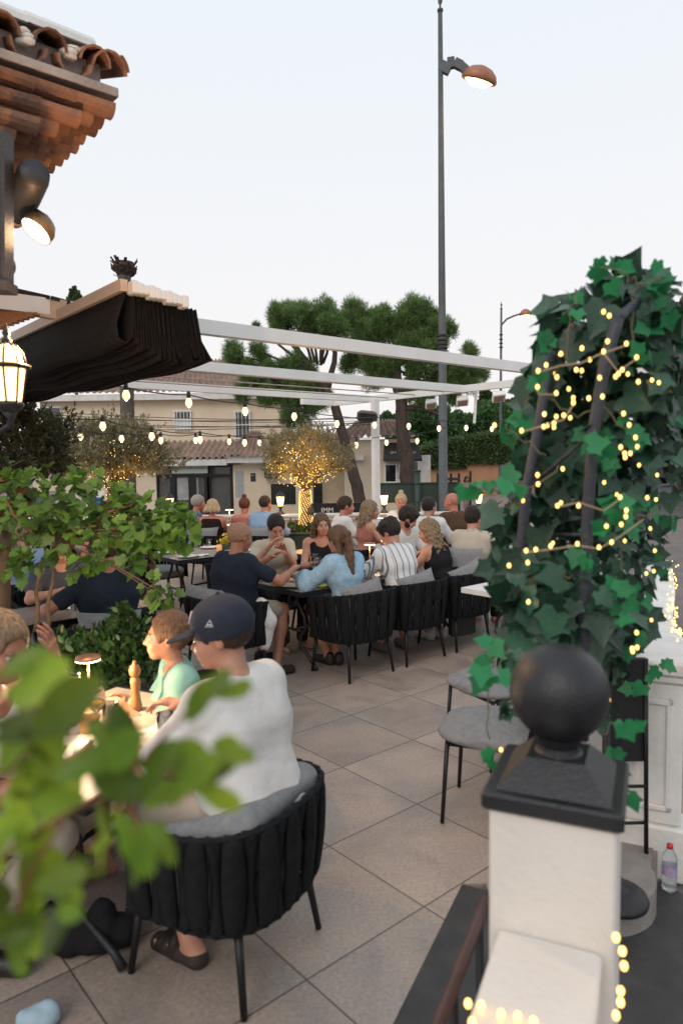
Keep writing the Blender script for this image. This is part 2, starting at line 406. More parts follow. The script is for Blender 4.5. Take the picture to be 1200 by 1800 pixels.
def hair_mesh(style, c, Hm, root, back, h, sd=0):
    """hair distance field in the head frame"""
    T = lambda x, y, z: c + Hm @ np.array([x, y, z])
    g = np.random.default_rng(sd + 11); P = []; pl = []; wr_ = .004
    t = {'crop': .006, 'short': .012, 'thick': .020, 'messy': .024}.get(style, .014)
    P = [ell(T(0, -.018, .034), (.078 + t, .097 + t, .094 + t), Hm, .02)]
    # uncover the face and the neck
    cutf = [sub(ell(T(0, .112, -.035), (.076, .078, .108), Hm), .02), sub(ell(T(0, .02, -.125), (.14, .105, .10), Hm), .02)]
    for s in (-1, 1): cutf.append(sub(ell(T(s * .088, .012, -.03), (.026, .035, .045), Hm), .012))
    if style in ('crop', 'short'): cutf.append(sub(ell(T(0, -.10, -.125), (.13, .085, .075), Hm), .02))
    P += cutf
    if style == 'horseshoe':
        P.append(sub(ell(T(0, .015, .10), (.072, .13, .085), Hm), .012)); 
    if style in ('messy', 'thick'):
        for i in range(16):
            a = g.uniform(-math.pi, math.pi); z = g.uniform(.05, .12); q = math.sqrt(max(0, 1 - ((z - .034) / .115) ** 2)) * .088
            if math.sin(a) > .3 and z < .07: continue
            P.append(ell(T(q * math.cos(a), q * math.sin(a) * 1.15 - .018, z), g.uniform(.016, .026, 3), Hm @ rotm(*g.uniform(-1, 1, 3)), .02))
    S_ = []
    if style in ('long', 'wavy', 'pony', 'curly', 'halfpony', 'bob'):
        up = Hm @ np.array([0, 0, 1.0])
    if style in ('pony', 'halfpony'):
        ax_ = [T(0, -.105, .055)]; dn = np.array([0, 0, -1.0])
        e_ = T(0, -.15, .04); p = e_.copy(); Lh = .36 if style == 'halfpony' else .14
        pts = [T(0, -.10, .06), e_]
        n_ = 5
        for i in range(n_): p = p + dn * Lh / n_ + back * .010 + np.array([.006 * math.sin(i * 2.), 0, 0]); pts.append(p.copy())
        rr = [.022, .030] + [.042 - .006 * abs(i - 1.5) for i in range(n_)]
        for i in range(len(pts) - 1): P.append(cap(pts[i], pts[i + 1], rr[i], rr[i + 1], .02))
        if style == 'halfpony':
            for s in (-1, 1):
                a = T(s * .055, -.065, .0); P.append(cap(a, a + dn * .20 + back * .05, .035, .022, .03))
    if style in ('long', 'wavy', 'curly', 'bob'):
        Lh = {'long': .24, 'wavy': .22, 'curly': .28, 'bob': .08}[style]; dn = np.array([0, 0, -1.0])
        for s in (-1, -.5, 0, .5, 1):
            a = T(s * .070, -.05 + .035 * abs(s) - .045 * (1 - abs(s)), .02); p = a; r0 = .036
            pts = [a]
            for i in range(5):
                wv = .012 * math.sin(i * 2.3 + s * 3) if style != 'long' else 0
                p = p + dn * Lh / 5 + back * (.018 if style == 'curly' else .011) + (Hm @ np.array([s * .008 + wv, 0, 0])); pts.append(p)
            for i in range(5): P.append(cap(pts[i], pts[i + 1], r0 - i * .002, r0 - (i + 1) * .002, .02))
            if style == 'curly' or style == 'wavy':
                for i in range(1, 6):
                    for _ in range(3): P.append(ell(pts[i] + g.normal(0, .022, 3), g.uniform(.012, .022, 3), np.eye(3), .01))
        wr_ = .008
    if style == 'bun':
        P.append(ell(T(0, -.06, .15), (.042, .040, .036), Hm, .012))
    V, F = sdf(P, h, .02, wr=wr_ * .8, wf=170, seed=sd)
    return V, F

def _ik(a, b, l1, l2, pole):
    d = b - a; L = np.linalg.norm(d); Lm = min(L, (l1 + l2) * .995); dn = d / L
    x = (l1 * l1 - l2 * l2 + Lm * Lm) / (2 * Lm); y = math.sqrt(max(l1 * l1 - x * x, 1e-6))
    p = pole - dn * (pole @ dn); p = _nrm(p)
    return a + dn * x + p * y, a + dn * Lm

def person(label, loc, yaw, skin='skin', hair=('short', 'h_dark'), top=('tee', None, .55), bottom=('shorts', None), lean=.12, side=0.0,
           head=(0, 0, 0), hl=(-.22, .42, .76), hr=(.22, .42, .76), girth=1.0, sc=1.0, seat=.47, h=.013, fem=False, face=True,
           legs=None, shoes=None, curl=.5, seed=0, child=1.0, group=None, palm=(0, 0, -1), twist=0, extra=None, pole=None, bare=False):
    """a seated (or standing) person, local frame: x right, y forward. yaw turns y."""
    t = thing('person', label, 'person', loc, yaw, group, sc)
    s_ = np.array([math.sin(side) , math.sin(lean), math.cos(lean) * math.cos(side)]); s_ = _nrm(s_)
    Pv = np.array([0, -.02, seat + .10]) if legs != 'stand' else np.array([0, 0, .93])
    tw = rotm(0, 0, twist)
    rt = tw @ np.array([1.0, 0, 0]); rt = _nrm(rt - s_ * (rt @ s_)); fw = np.cross(s_, rt)
    at_ = lambda x, y, z: Pv + rt * x + fw * y + s_ * z
    w_ = (.88 if fem else 1.0) * girth
    sh = .165 * (.9 if fem else 1) * (1 + (girth - 1) * .3)
    tor = [cap(at_(-.075, 0, -.01), at_(.075, 0, -.01), .118 * w_, None, .04), cap(at_(-.055 * w_, .01, .12), at_(.055 * w_, .01, .12), .105 * w_ * (1.06 if girth > 1.05 else .96), None, .05),
           cap(at_(-.085 * w_, .0, .29), at_(.085 * w_, .0, .29), .108 * w_, None, .06), cap(at_(-.12 * w_, -.005, .39), at_(.12 * w_, -.005, .39), .078, None, .05),
           cap(at_(-sh, -.005, .425), at_(sh, -.005, .425), .056, None, .04)]
    if girth > 1.05: tor.append(ell(at_(0, .06, .12), (.15 * girth, .13 * girth, .15), None, .05))
    if fem: tor += [ell(at_(x, .085, .27), (.06, .055, .06), None, .03) for x in (-.065, .065)]
    neck0 = at_(0, -.01, .43); hc = at_(0, .0, .50) + np.array([0, .02, .0]) + s_ * .115 * .3 + np.array([0, .012, .085])
    Hm = tw @ rotm(0, 0, head[0]) @ rotm(-head[1] - lean * .4, 0, 0) @ rotm(0, head[2], 0)
    neck1 = hc + Hm @ np.array([0, -.022, -.06])
    nk = [cap(neck0, neck1, .056 if not fem else .046, .052 if not fem else .043, .03)]
    # arms
    arms = []; hands = []; slv = []
    l1, l2 = .285 * child, .25 * child
    frac = top[2] if len(top) > 2 else .55
    for sgn, tgt in ((-1, hl), (1, hr)):
        a = at_(sgn * (sh + .012), -.005, .40)
        tg = np.asarray(tgt, float)
        if pole is not None: po = np.array([pole[0] * sgn, pole[1], pole[2]])
        else: po = np.array([sgn * .8, -.5, -1.0])
        e_, wz = _ik(a, tg, l1, l2, po)
        fr = _nrm(wz - e_)
        up_ = [cap(a, e_, .051 * (w_ if w_ < 1.1 else 1.1), .040, .03), cap(e_, e_ + (wz - e_) * .35, .040, .038, .02), cap(e_ + (wz - e_) * .3, wz, .038, .024, .02)]
        arms += up_
        pn = np.asarray(palm, float)
        if abs(fr @ pn) > .9: pn = pn + np.array([0, -.5, .0])
        hands.append(sdf(hand_prims(wz + fr * .01, fr, pn, sgn * (1 if True else -1), curl, .95 * (.9 if fem else 1)), h=.0055, k=.008))
        tt = frac
        pts = []
        if tt <= 1: slv.append(cap(a, a + (e_ - a) * tt, .058, .064 if tt < .9 else .056, .03))
        else:
            slv.append(cap(a, e_, .064, .058, .03)); slv.append(cap(e_, e_ + (wz - e_) * (tt - 1), .056, .044 if top[0] != 'puff' else .075, .03))
            if top[0] == 'puff': slv.append(ell(e_ + (wz - e_) * (tt - 1) * .72, (.072, .072, .072), None, .04))
    # legs
    lg = []; pant = []; feet = []
    if legs == 'stand': L = [((s * .085, 0, .92), (s * .09, .03 + .08 * s, .5), (s * .09, -.02 + .18 * s, .09)) for s in (-1, 1)]
    else:
        d_ = legs or ((-.13, .45, .07, -.11, .42), (.13, .45, .07, .11, .42))
        L = []
        for s, q in zip((-1, 1), d_):
            hp = np.array([s * .088, .0, seat + .085]); L.append((hp, (q[0], q[1], seat + .055), (q[3], q[4], .085)))
    br = bottom[0]
    for (hp, kn, an) in L:
        hp, kn, an = [np.asarray(q, float) for q in (hp, kn, an)]
        lg += [cap(hp, kn, .080 * w_, .056, .04), cap(kn, kn + (an - kn) * .35, .054, .055, .03), cap(kn + (an - kn) * .3, an, .056, .034, .03)]
        ft = _nrm(np.array([(kn - hp)[0], max(.05, (kn - hp)[1]), 0])) if legs != 'stand' else np.array([0, 1.0, 0])
        heel = np.array([an[0], an[1], .035]) - ft * .03; toe = np.array([an[0], an[1], .028]) + ft * .15
        lg += [cap(an, heel, .034, .030, .02), cap(heel, toe, .032, .022, .02)]
        feet.append((heel, toe, an))
        fr = {'shorts': .82, 'trousers': 2, 'skirt': .9, 'bare': 0, 'short_shorts': .5}[br]
        if fr:
            pant.append(cap(hp, hp + (kn - hp) * min(fr, 1), .098 * w_, .082 if fr < 1 else .072, .04))
            if fr > 1: pant += [cap(kn, an + np.array([0, 0, .02]), .070, .056, .03)]
    body = [sdf(tor + nk + arms + lg, h, .03), sdf(nk + head_prims(hc, Hm, fem), .0065 if face else .008, .012)] + hands
    V, F = joinm(body)
    b = fastmesh('body', V, F, M[skin], t, True)
    # clothes
    loose = {'tee': .010, 'shirt': .014, 'puff': .022, 'tank': .006, 'dress': .008, 'polo': .010}.get(top[0], .01)
    def infl(p, r):
        if p[0] == 'c': return ('c', p[1], p[2], p[3] + r, p[4] + r, p[5])
        return ('e', p[1], p[2] + r, p[3], p[4])
    if top[1]:
        tp = [infl(p, loose) for p in tor]
        if top[0] in ('tank',): tp = [infl(p, loose) for p in tor[:4] + tor[5:]]
        else: tp += [infl(p, loose - .010) for p in slv]
        if top[0] in ('shirt', 'puff', 'polo'):
            tp.append(cap(neck0, neck0 + (neck1 - neck0) * .42, .066 if not fem else .055, .062 if not fem else .052, .012))
            cuts = [sub(cap(neck0 + (neck1 - neck0) * .3, neck1 + (neck1 - neck0) * .6, .055, .060), .006), sub(ell(hc + Hm @ np.array([0, .07, -.15]), (.035, .05, .075), Hm), .02)]
        else:
            q = .078 if top[0] == 'tank' else .060
            cuts = [sub(cap(at_(0, .02, .455 - (.02 if top[0] == 'tank' else 0)), at_(0, .05, .60), q, q + .03), .012)]
            if top[0] == 'tank': cuts += [sub(ell(at_(s * .215, 0, .40), (.055, .11, .12)), .02) for s in (-1, 1)]
        pl = []
        for sgn, i in ((-1, 0), (1, 1)):
            pass
        V, F = sdf(tp + cuts, h, .03, wr=.0030 + loose * .10, wf=15, seed=seed, planes=[(at_(0, 0, -.10), -s_)])
        fastmesh('shirt' if top[0] != 'dress' else 'dress', V, F, top[1], t, True)
    if bottom[1] and pant:
        V, F = sdf([infl(tor[0], .006)] + pant, h, .03, wr=.006, wf=22, seed=seed + 1, planes=[((0, 0, Pv[2] + .10), (0, 0, 1))] if legs != 'stand' else ())
        fastmesh('trousers' if br == 'trousers' else br.split('_')[-1], V, F, bottom[1], t, True)
    if hair[0] != 'bald':
        V, F = hair_mesh(hair[0], hc, Hm, None, -fw * 1.0, .0075, seed)
        if len(V): fastmesh('hair', V, F, M[hair[1]], t, True)
    if extra:
        T = lambda x, y, z: hc + Hm @ np.array([x, y, z])
        V, F = sdf([ell(T(0, .024, -.052), (.066, .068, .068), Hm), cap(T(-.068, -.01, -.03), T(-.068, -.01, .0), .014), cap(T(.068, -.01, -.03), T(.068, -.01, .0), .014), cap(T(-.022, .094, -.052), T(.022, .094, -.052), .008), sub(ell(T(0, .085, -.015), (.052, .06, .036), Hm), .008), sub(cap(T(-.014, .105, -.066), T(.014, .105, -.066), .010), .004)], .0065, .012, wr=.002, wf=200)
        fastmesh('beard', V, F, M[extra], t, True)
    if shoes:
        for heel, toe, an in feet:
            V, F = sdf([cap(heel + (0, 0, .01), toe + (0, 0, .008), .044, .038), cap(heel, heel + (0, 0, .05), .042, .042)], .009, .02, planes=[((0, 0, .004), (0, 0, -1))])
            fastmesh('shoe', V, F, shoes, t, True)
    if face:
        T = lambda x, y, z: hc + Hm @ np.array([x, y, z])
        for s in (-1, 1):
            mb = MB(); mb.ball(T(s * .030, .0805, -.001), .0125, 12); mb.cur = 1; mb.ball(T(s * .030, .0885, -.001), .0062, 8); mb.build('eye', [M['eyeball'], M['iris']], t, True)
            mb = MB(); mb.tube([T(s * .014, .094, .018), T(s * .032, .0935, .023), T(s * .048, .083, .018)], [.0028, .0036, .002], 6); mb.build('eyebrow', M[hair[1]] if hair[0] != 'bald' else M['h_dark'], t, True)
        mb = MB(); mb.ball(T(0, .0925, -.064), 1, 12, (.021, .0065, .0045), Hm); mb.ball(T(0, .0915, -.0715), 1, 12, (.018, .0065, .005), Hm); mb.build('lips', M['lip'], t, True)
    t['_hc'] = [float(x) for x in hc]
    return t, hc, Hm, at_

def cloth(name, a, b=None, **k):
    k.setdefault('spec', .2); return mat(name, a, .9, noise=b or tuple(c * .8 for c in a), nscale=k.pop('nscale', 6), bump=.35, bscale=160, **k)
# ---------------------------------------------------------------- the ground
def tile_material():
    m_ = bpy.data.materials.new('terrace_tiles'); m_.use_nodes = True; t = m_.node_tree; b = t.nodes['Principled BSDF']; N = t.nodes.new; L = t.links.new
    tc_ = N('ShaderNodeTexCoord')
    def dot(x, y):
        n = N('ShaderNodeVectorMath'); n.operation = 'DOT_PRODUCT'; n.inputs[1].default_value = (x, y, 0); L(tc_.outputs['Object'], n.inputs[0]); return n.outputs['Value']
    def ma(op, a, b_=None, c=None):
        n = N('ShaderNodeMath'); n.operation = op
        for i, q in enumerate((a, b_, c)):
            if q is None: continue
            if hasattr(q, 'is_linked'): L(q, n.inputs[i])
            else: n.inputs[i].default_value = q
        return n.outputs[0]
    s = .6325
    u = ma('DIVIDE', ma('SUBTRACT', dot(UX[0], UX[1]), .2125 - 40 * s), s); v = ma('DIVIDE', ma('SUBTRACT', dot(VX[0], VX[1]), .055 - 40 * s), s)
    def line(q):
        f = ma('FRACT', q); d = ma('MINIMUM', f, ma('SUBTRACT', 1.0, f)); return ma('SUBTRACT', 1.0, ma('SMOOTH_MIN', ma('MULTIPLY', d, 110.0), 1.0, .1))
    gl = ma('MAXIMUM', line(u), line(v)); gl = ma('MAXIMUM', gl, 0.0)
    cb = N('ShaderNodeCombineXYZ'); L(ma('FLOOR', u), cb.inputs[0]); L(ma('FLOOR', v), cb.inputs[1])
    wn = N('ShaderNodeTexWhiteNoise'); L(cb.outputs[0], wn.inputs['Vector'])
    ad = N('ShaderNodeVectorMath'); ad.operation = 'MULTIPLY_ADD'; L(wn.outputs['Color'], ad.inputs[0]); ad.inputs[1].default_value = (9, 9, 9); L(tc_.outputs['Object'], ad.inputs[2])
    n1 = N('ShaderNodeTexNoise'); n1.inputs['Scale'].default_value = 2.2; n1.inputs['Detail'].default_value = 7; n1.inputs['Roughness'].default_value = .62; n1.inputs['Distortion'].default_value = .6; L(ad.outputs[0], n1.inputs['Vector'])
    n2 = N('ShaderNodeTexNoise'); n2.inputs['Scale'].default_value = .75; n2.inputs['Detail'].default_value = 3; L(tc_.outputs['Object'], n2.inputs['Vector'])
    n3 = N('ShaderNodeTexNoise'); n3.inputs['Scale'].default_value = 60; n3.inputs['Detail'].default_value = 3; L(tc_.outputs['Object'], n3.inputs['Vector'])
    r1 = N('ShaderNodeValToRGB'); L(n1.outputs['Fac'], r1.inputs[0])
    e = r1.color_ramp.elements; e[0].position = .33; e[0].color = (.25, .207, .178, 1); e[1].position = .68; e[1].color = (.385, .305, .25, 1)
    e2 = r1.color_ramp.elements.new(.5); e2.color = (.33, .268, .226, 1)
    # weathered blue-grey patches
    r2 = N('ShaderNodeValToRGB'); L(n2.outputs['Fac'], r2.inputs[0]); r2.color_ramp.elements[0].position = .52; r2.color_ramp.elements[1].position = .60
    mx = N('ShaderNodeMix'); mx.data_type = 'RGBA'; L(ma('MULTIPLY', r2.outputs[0], .36), mx.inputs[0]); L(r1.outputs[0], mx.inputs['A']); mx.inputs['B'].default_value = (.17, .185, .185, 1)
    hs_ = N('ShaderNodeHueSaturation'); L(mx.outputs['Result'], hs_.inputs['Color']); 
    L(ma('ADD', ma('MULTIPLY', wn.outputs['Value'], .16), ma('MULTIPLY_ADD', n3.outputs['Fac'], .8, .54)), hs_.inputs['Value'])
    mx2 = N('ShaderNodeMix'); mx2.data_type = 'RGBA'; L(gl, mx2.inputs[0]); L(hs_.outputs[0], mx2.inputs['A']); mx2.inputs['B'].default_value = (.035, .03, .028, 1)
    L(mx2.outputs['Result'], b.inputs['Base Color']); b.inputs['Roughness'].default_value = .55
    L(ma('MULTIPLY_ADD', n1.outputs['Fac'], .35, .32), b.inputs['Roughness'])
    bp = N('ShaderNodeBump'); bp.inputs['Strength'].default_value = .35; bp.inputs['Distance'].default_value = .004
    L(ma('SUBTRACT', ma('MULTIPLY', n3.outputs['Fac'], .5), ma('MULTIPLY', gl, 1.5)), bp.inputs['Height']); L(bp.outputs[0], b.inputs['Normal'])
    return m_
M['tiles'] = tile_material()
M['asphalt'] = mat('asphalt', (.085, .082, .080), .9, noise=(.062, .06, .058), nscale=1.2, bump=.5, bscale=90)
M['pavement'] = mat('pavement', (.20, .165, .15), .9, noise=(.14, .125, .12), nscale=1.6, bump=.4, bscale=60)
M['street'] = mat('pink_street', (.26, .195, .17), .9, noise=(.20, .155, .14), nscale=.8, bump=.4, bscale=30)
M['dark_stone'] = mat('dark_stone', (.06, .057, .055), .75, noise=(.035, .034, .034), nscale=5, bump=.4, bscale=60)
M['pale_stone'] = mat('pale_stone', (.28, .26, .235), .8, noise=(.20, .19, .175), nscale=5, bump=.4, bscale=60)

def gh(x, y):
    """street level outside the terrace: falls towards the buildings, climbs to the right"""
    s = np.clip((y - 15) / 17, 0, 1); s = s * s * (3 - 2 * s)
    k = 1 - np.clip((x - 4) / 9, 0, 1)
    far = np.clip((y - 45) / 60, 0, 1)
    return -.15 - .5 * s * k + .055 * np.maximum(0, x - 5) * np.clip(y / 25, 0, 1) + 1.2 * far
def ground_sheet():
    xs = np.concatenate([[-900, -300, -120, -70], np.arange(-50, 60, 2.0), [80, 130, 320, 900]]); ys = np.concatenate([[-60, -30, -15], np.arange(-8, 70, 2.0), [80, 100, 140, 220, 400, 1200]])
    X, Y = np.meshgrid(xs, ys, indexing='ij'); V = np.stack([X, Y, gh(X, Y) - .012], -1).reshape(-1, 3)
    n, k = len(xs), len(ys); I, J = np.meshgrid(np.arange(n - 1), np.arange(k - 1), indexing='ij'); a = (I * k + J).ravel()
    o = fastmesh('ground', V, np.stack([a, a + k, a + k + 1, a + 1], 1), M['pavement'], None, True); tag(o, kind='structure')
ground_sheet()
def strip_sheet(name, path, wd, mt, dz, kind='structure'):
    """a road or path following the ground"""
    V = []; 
    for (x, y), (nx, ny) in zip(path, [(path[min(i + 1, len(path) - 1)][0] - path[max(i - 1, 0)][0], path[min(i + 1, len(path) - 1)][1] - path[max(i - 1, 0)][1]) for i in range(len(path))]):
        L = math.hypot(nx, ny); px, py = ny / L, -nx / L
        for q in (-1, -.5, 0, .5, 1):
            X, Y = x + px * wd * q / 2, y + py * wd * q / 2; V.append((X, Y, float(gh(np.float64(X), np.float64(Y))) + dz))
    F = []
    for i in range(len(path) - 1):
        for j in range(4): a = i * 5 + j; F.append((a, a + 5, a + 6, a + 1))
    V = np.array(V); F = np.array(F); o = fastmesh(name, V, F, mt); tag(o, kind=kind); return o
def dens(pts, n=14):
    o = []
    for a, b in zip(pts[:-1], pts[1:]):
        for i in range(n): o.append((a[0] + (b[0] - a[0]) * i / n, a[1] + (b[1] - a[1]) * i / n))
    return o + [pts[-1]]
strip_sheet('road', dens([(-50, 24), (-10, 23.5), (8, 24), (14, 30), (17, 46), (18, 70)], 14), 8, M['asphalt'], .012)
strip_sheet('street', dens([(2.5, 17), (4.3, 26), (7, 36), (10, 46)], 12), 5.5, M['street'], .03)
strip_sheet('road', dens([(5.3, -2), (6.3, 6), (8.6, 12), (12, 20), (15, 30)], 10), 3.0, M['asphalt'], .02)

# raised terrace: paved slab, its stone nosing towards the steps
def poly_slab(name, pts, z0, z1, mt, kind='structure'):
    n = len(pts); mb = MB(); mb.add([(x, y, z0) for x, y in pts] + [(x, y, z1) for x, y in pts], [tuple(range(n - 1, -1, -1)), tuple(range(n, 2 * n))] + [(i, (i + 1) % n, n + (i + 1) % n, n + i) for i in range(n)])
    o = mb.build(name, mt); tag(o, kind=kind); return o
e0 = gz(690, 1800); e1 = gz(812, 1553); dd_ = (e1 - e0)[:2] / np.linalg.norm((e1 - e0)[:2]); e9 = e0[:2] - dd_ * 3
TE = [(-9.5, -3.0), (float(e9[0]), float(e9[1])), (float(e1[0]), float(e1[1])), (1.05, 3.0), (1.85, 3.45), (3.6, 7.4), (4.6, 10.5), (4.6, 14.9), (-9.5, 14.9)]
poly_slab('terrace_floor', TE, -.4, 0, M['tiles'])
e9, e0_, e1_ = e9, e0[:2], e1[:2]
nrm_ = np.array([dd_[1], -dd_[0]])
poly_slab('stone_step', [tuple(e9), tuple(e9 + nrm_ * .30), tuple(e1_ + nrm_ * .30 + dd_ * .0), tuple(e1_)], -.4, -.004, M['dark_stone'])
# rounded stone ledge under the gate end of the wall
lg_ = [(.70, 2.1)]
cx_, cy_ = 1.13, 2.66
pts = [(.62, 3.0), (.62, 2.84)] + [(1.12 + .28 * math.cos(a), 3.10 + .28 * math.sin(a)) for a in np.linspace(-math.pi / 2, 0, 11)] + [(1.56, 3.42), (1.2, 3.5), (1.05, 3.2)]
poly_slab('stone_step', pts, -.4, .010, M['pale_stone'])
pts2 = [(.4, 2.3), (.62, 1.0), (2.2, .6), (2.6, 3.2), (1.9, 3.6), (1.5, 2.9), (1.42, 2.5), (1.2, 2.22), (.8, 2.2)]
poly_slab('landing', [(.10, -1.5), (1.5, -1.5), (1.62, 3.0), (1.5, 3.2), (1.2, 3.3), (.5, 2.9)], -.35, -.125, M['dark_stone'])
strip = strip_sheet('pavement', dens([(2.6, 0), (2.75, 3.4), (4.2, 7.2), (5.4, 11)], 8), 1.7, M['pavement'], .035)

# ---------------------------------------------------------------- roofs with barrel tiles
def barrel_roof(name, e0, e1, r0, r1, mt, parent, tw=.24, rows=14, amp=.06, world=True, seed=0, sub_=6):
    """eave e0->e1, ridge r0->r1"""
    e0, e1, r0, r1 = [np.asarray(q, float) for q in (e0, e1, r0, r1)]
    W = np.linalg.norm(e1 - e0); nc = int(W / tw); nu = nc * sub_ + 1; g = np.random.default_rng(seed)
    up = np.cross(e1 - e0, r0 - e0); up /= np.linalg.norm(up); up = up * (1 if up[2] > 0 else -1)
    us = np.linspace(0, 1, nu); ph = us * nc * 2 * math.pi
    prof = np.where(np.sin(ph) > 0, np.sin(ph) ** .8 if False else np.abs(np.sin(ph)) ** .7, -.55 * np.abs(np.sin(ph)) ** .7)
    V = []; vs = []
    for r in range(rows):
        vs += [(r / rows, .0), ((r + 1) / rows - 1e-4, -.035)]
    jit = g.normal(0, .008, (rows, nc + 1))
    for k, (v, dz) in enumerate(vs):
        base = e0 + (e1 - e0) * us[:, None]; top = r0 + (r1 - r0) * us[:, None]
        j = jit[k // 2][np.minimum((us * nc + .25).astype(int), nc)]
        V.append(base + (top - base) * v + up * (prof * amp + dz + .035 + j)[:, None])
    V = np.concatenate(V); kk = len(vs); I, J = np.meshgrid(np.arange(kk - 1), np.arange(nu - 1), indexing='ij'); a = (I * nu + J).ravel()
    return fastmesh(name, V, np.stack([a, a + 1, a + nu + 1, a + nu], 1), mt, parent, False, world)

def window_part(parent, c, wd, ht, y, grille=None, name='window', frame=M['white_metal'], glass=None, shut=0):
    """a window on a wall facing the camera (-y side at y)"""
    mb = MB(); x, z = c
    for sx in (-1, 1): mb.box((x + sx * (wd / 2 - .03), y - .03, z), (.06, .06, ht))
    for sz in (-1, 1): mb.box((x, y - .03, z + sz * (ht / 2 - .03)), (wd - .12, .06, .06))
    f = mb.build(name, frame, parent, world=True)
    g = MB(); g.box((x, y - .012, z), (wd - .1, .02, ht - .1)); gl = g.build('pane', glass or M['dark_glass'], None, world=False); gl.parent = f
    gl.matrix_parent_inverse = Matrix.Translation(-Vector(parent.location))
    if shut:
        g = MB(); g.box((x, y - .035, z - ht * .18), (wd - .1, .02, ht * .55)); s_ = g.build('shutter', M['white_metal'], None); s_.parent = f; s_.matrix_parent_inverse = Matrix.Translation(-Vector(parent.location))
    if grille:
        g = MB(); n = max(3, int(wd / .14))
        for i in range(n + 1): g.box((x - wd / 2 + wd * i / n, y - .13, z), (.022, .022, ht + .1))
        for sz in (-1, 0, 1): g.box((x, y - .13, z + sz * ht / 2), (wd + .05, .018, .03))
        o = g.build('grille', M['white_metal'], None); o.parent = f; o.matrix_parent_inverse = Matrix.Translation(-Vector(parent.location))
    return f
M['dark_glass'] = mat('window_glass', (.02, .022, .024), .08, spec=.8)
M['shop_glass'] = mat('shop_glass', (.055, .055, .058), .06, spec=.9, noise=(.11, .105, .10), nscale=.9)

# two-storey house with the shop, across the road
YB = 31.0
def hx(px): return (px - 600) / FPX * YB
def hz(px, py): return float(at(px, py, YB)[2])
b1 = thing('building', 'cream two-storey house with tiled roofs and a glazed shopfront across the road', 'house', (-7, YB, -.7))
x0, x1 = hx(78), hx(496)
ze = hz(250, 700)
mb = MB(); mb.box(((x0 + x1) / 2, YB + 4, (ze - .8) / 2 - .2), (x1 - x0, 8, ze + .75 + .4)); mb.build('wall', M['cream_wall'], b1, world=True)
mb = MB(); mb.box(((x0 + x1) / 2, YB - .14, ze + .02), (x1 - x0 + 1.3, .5, .26)); mb.build('cornice', M['white_wall'], b1, world=True)
zr = hz(250, 648) 
barrel_roof('roof', (x0 - .7, YB - .45, ze + .2), (x1 + .6, YB - .45, ze + .2), (x0 + 1.4, YB + 4, ze + 2.2), (x1 - 1.8, YB + 4, ze + 2.2), M['terracotta_old'], b1, .27, 13, .075)
barrel_roof('roof', (x1 + .6, YB - .45, ze + .2), (x1 + .6, YB + 8.4, ze + .2), (x1 - 1.8, YB + 4, ze + 2.2), (x1 - 1.8, YB + 4.1, ze + 2.2), M['terracotta_old'], b1, .27, 13, .075)
mb = MB(); mb.box((x0 + 3, YB + 4.6, ze + 2.3), (.7, .6, 1.1)); mb.build('chimney', M['cream_wall'], b1, world=True)
window_part(b1, (hx(326), hz(326, 739)), hx(341) - hx(311), .82, YB, True, shut=1)
window_part(b1, (hx(430), hz(430, 747)), hx(444) - hx(417), 1.2, YB, True)
window_part(b1, (hx(97), hz(97, 745)), .9, 1.5, YB, False)
# ground floor block standing proud, with its own roof
yg = YB - 2.2
def gx(px): return (px - 600) / FPX * yg
def gzz(px, py): return float(at(px, py, yg)[2])
zg = gzz(350, 818); zlo = -.75
gx0, gx1 = gx(60), gx(618)
dx0, dx1 = gx(276), gx(411)
wallseg = [(gx0, dx0), (dx1, gx1)]
for a, b_ in wallseg:
    mb = MB(); mb.box(((a + b_) / 2, yg + 1.08, (zlo + zg) / 2), (b_ - a, 2.2, zg - zlo)); mb.build('wall', M['cream_wall'], b1, world=True)
for (a, b_, dz) in ((gx0 - .3, gx(403), 0), (gx(403) + .01, gx(470), .09), (gx(470) + .01, gx1 + .4, 0)):
    mb = MB(); mb.box(((a + b_) / 2, yg - .1, zg + .12 + dz), (b_ - a, .7, .26)); mb.build('fascia', M['white_wall'], b1, world=True)
barrel_roof('roof', (gx0 - .3, yg - .5, zg + .25), (gx(405), yg - .5, zg + .25), (gx0 - .3, YB + .0, zg + 1.05), (gx(405), YB, zg + 1.05), M['terracotta_old'], b1, .25, 8, .075, seed=3)
barrel_roof('roof', (gx(400), yg - .6, zg + .33), (gx(476), yg - .6, zg + .33), (gx(432), YB + .5, zg + 1.6), (gx(446), YB + .5, zg + 1.6), M['terracotta_old'], b1, .25, 9, .075, seed=4)
barrel_roof('roof', (gx(476), yg - .5, zg + .25), (gx1 + .4, yg - .5, zg + .25), (gx(476), YB, zg + 1.35), (gx1 + .4, YB, zg + 1.35), M['terracotta_old'], b1, .25, 8, .075, seed=5)
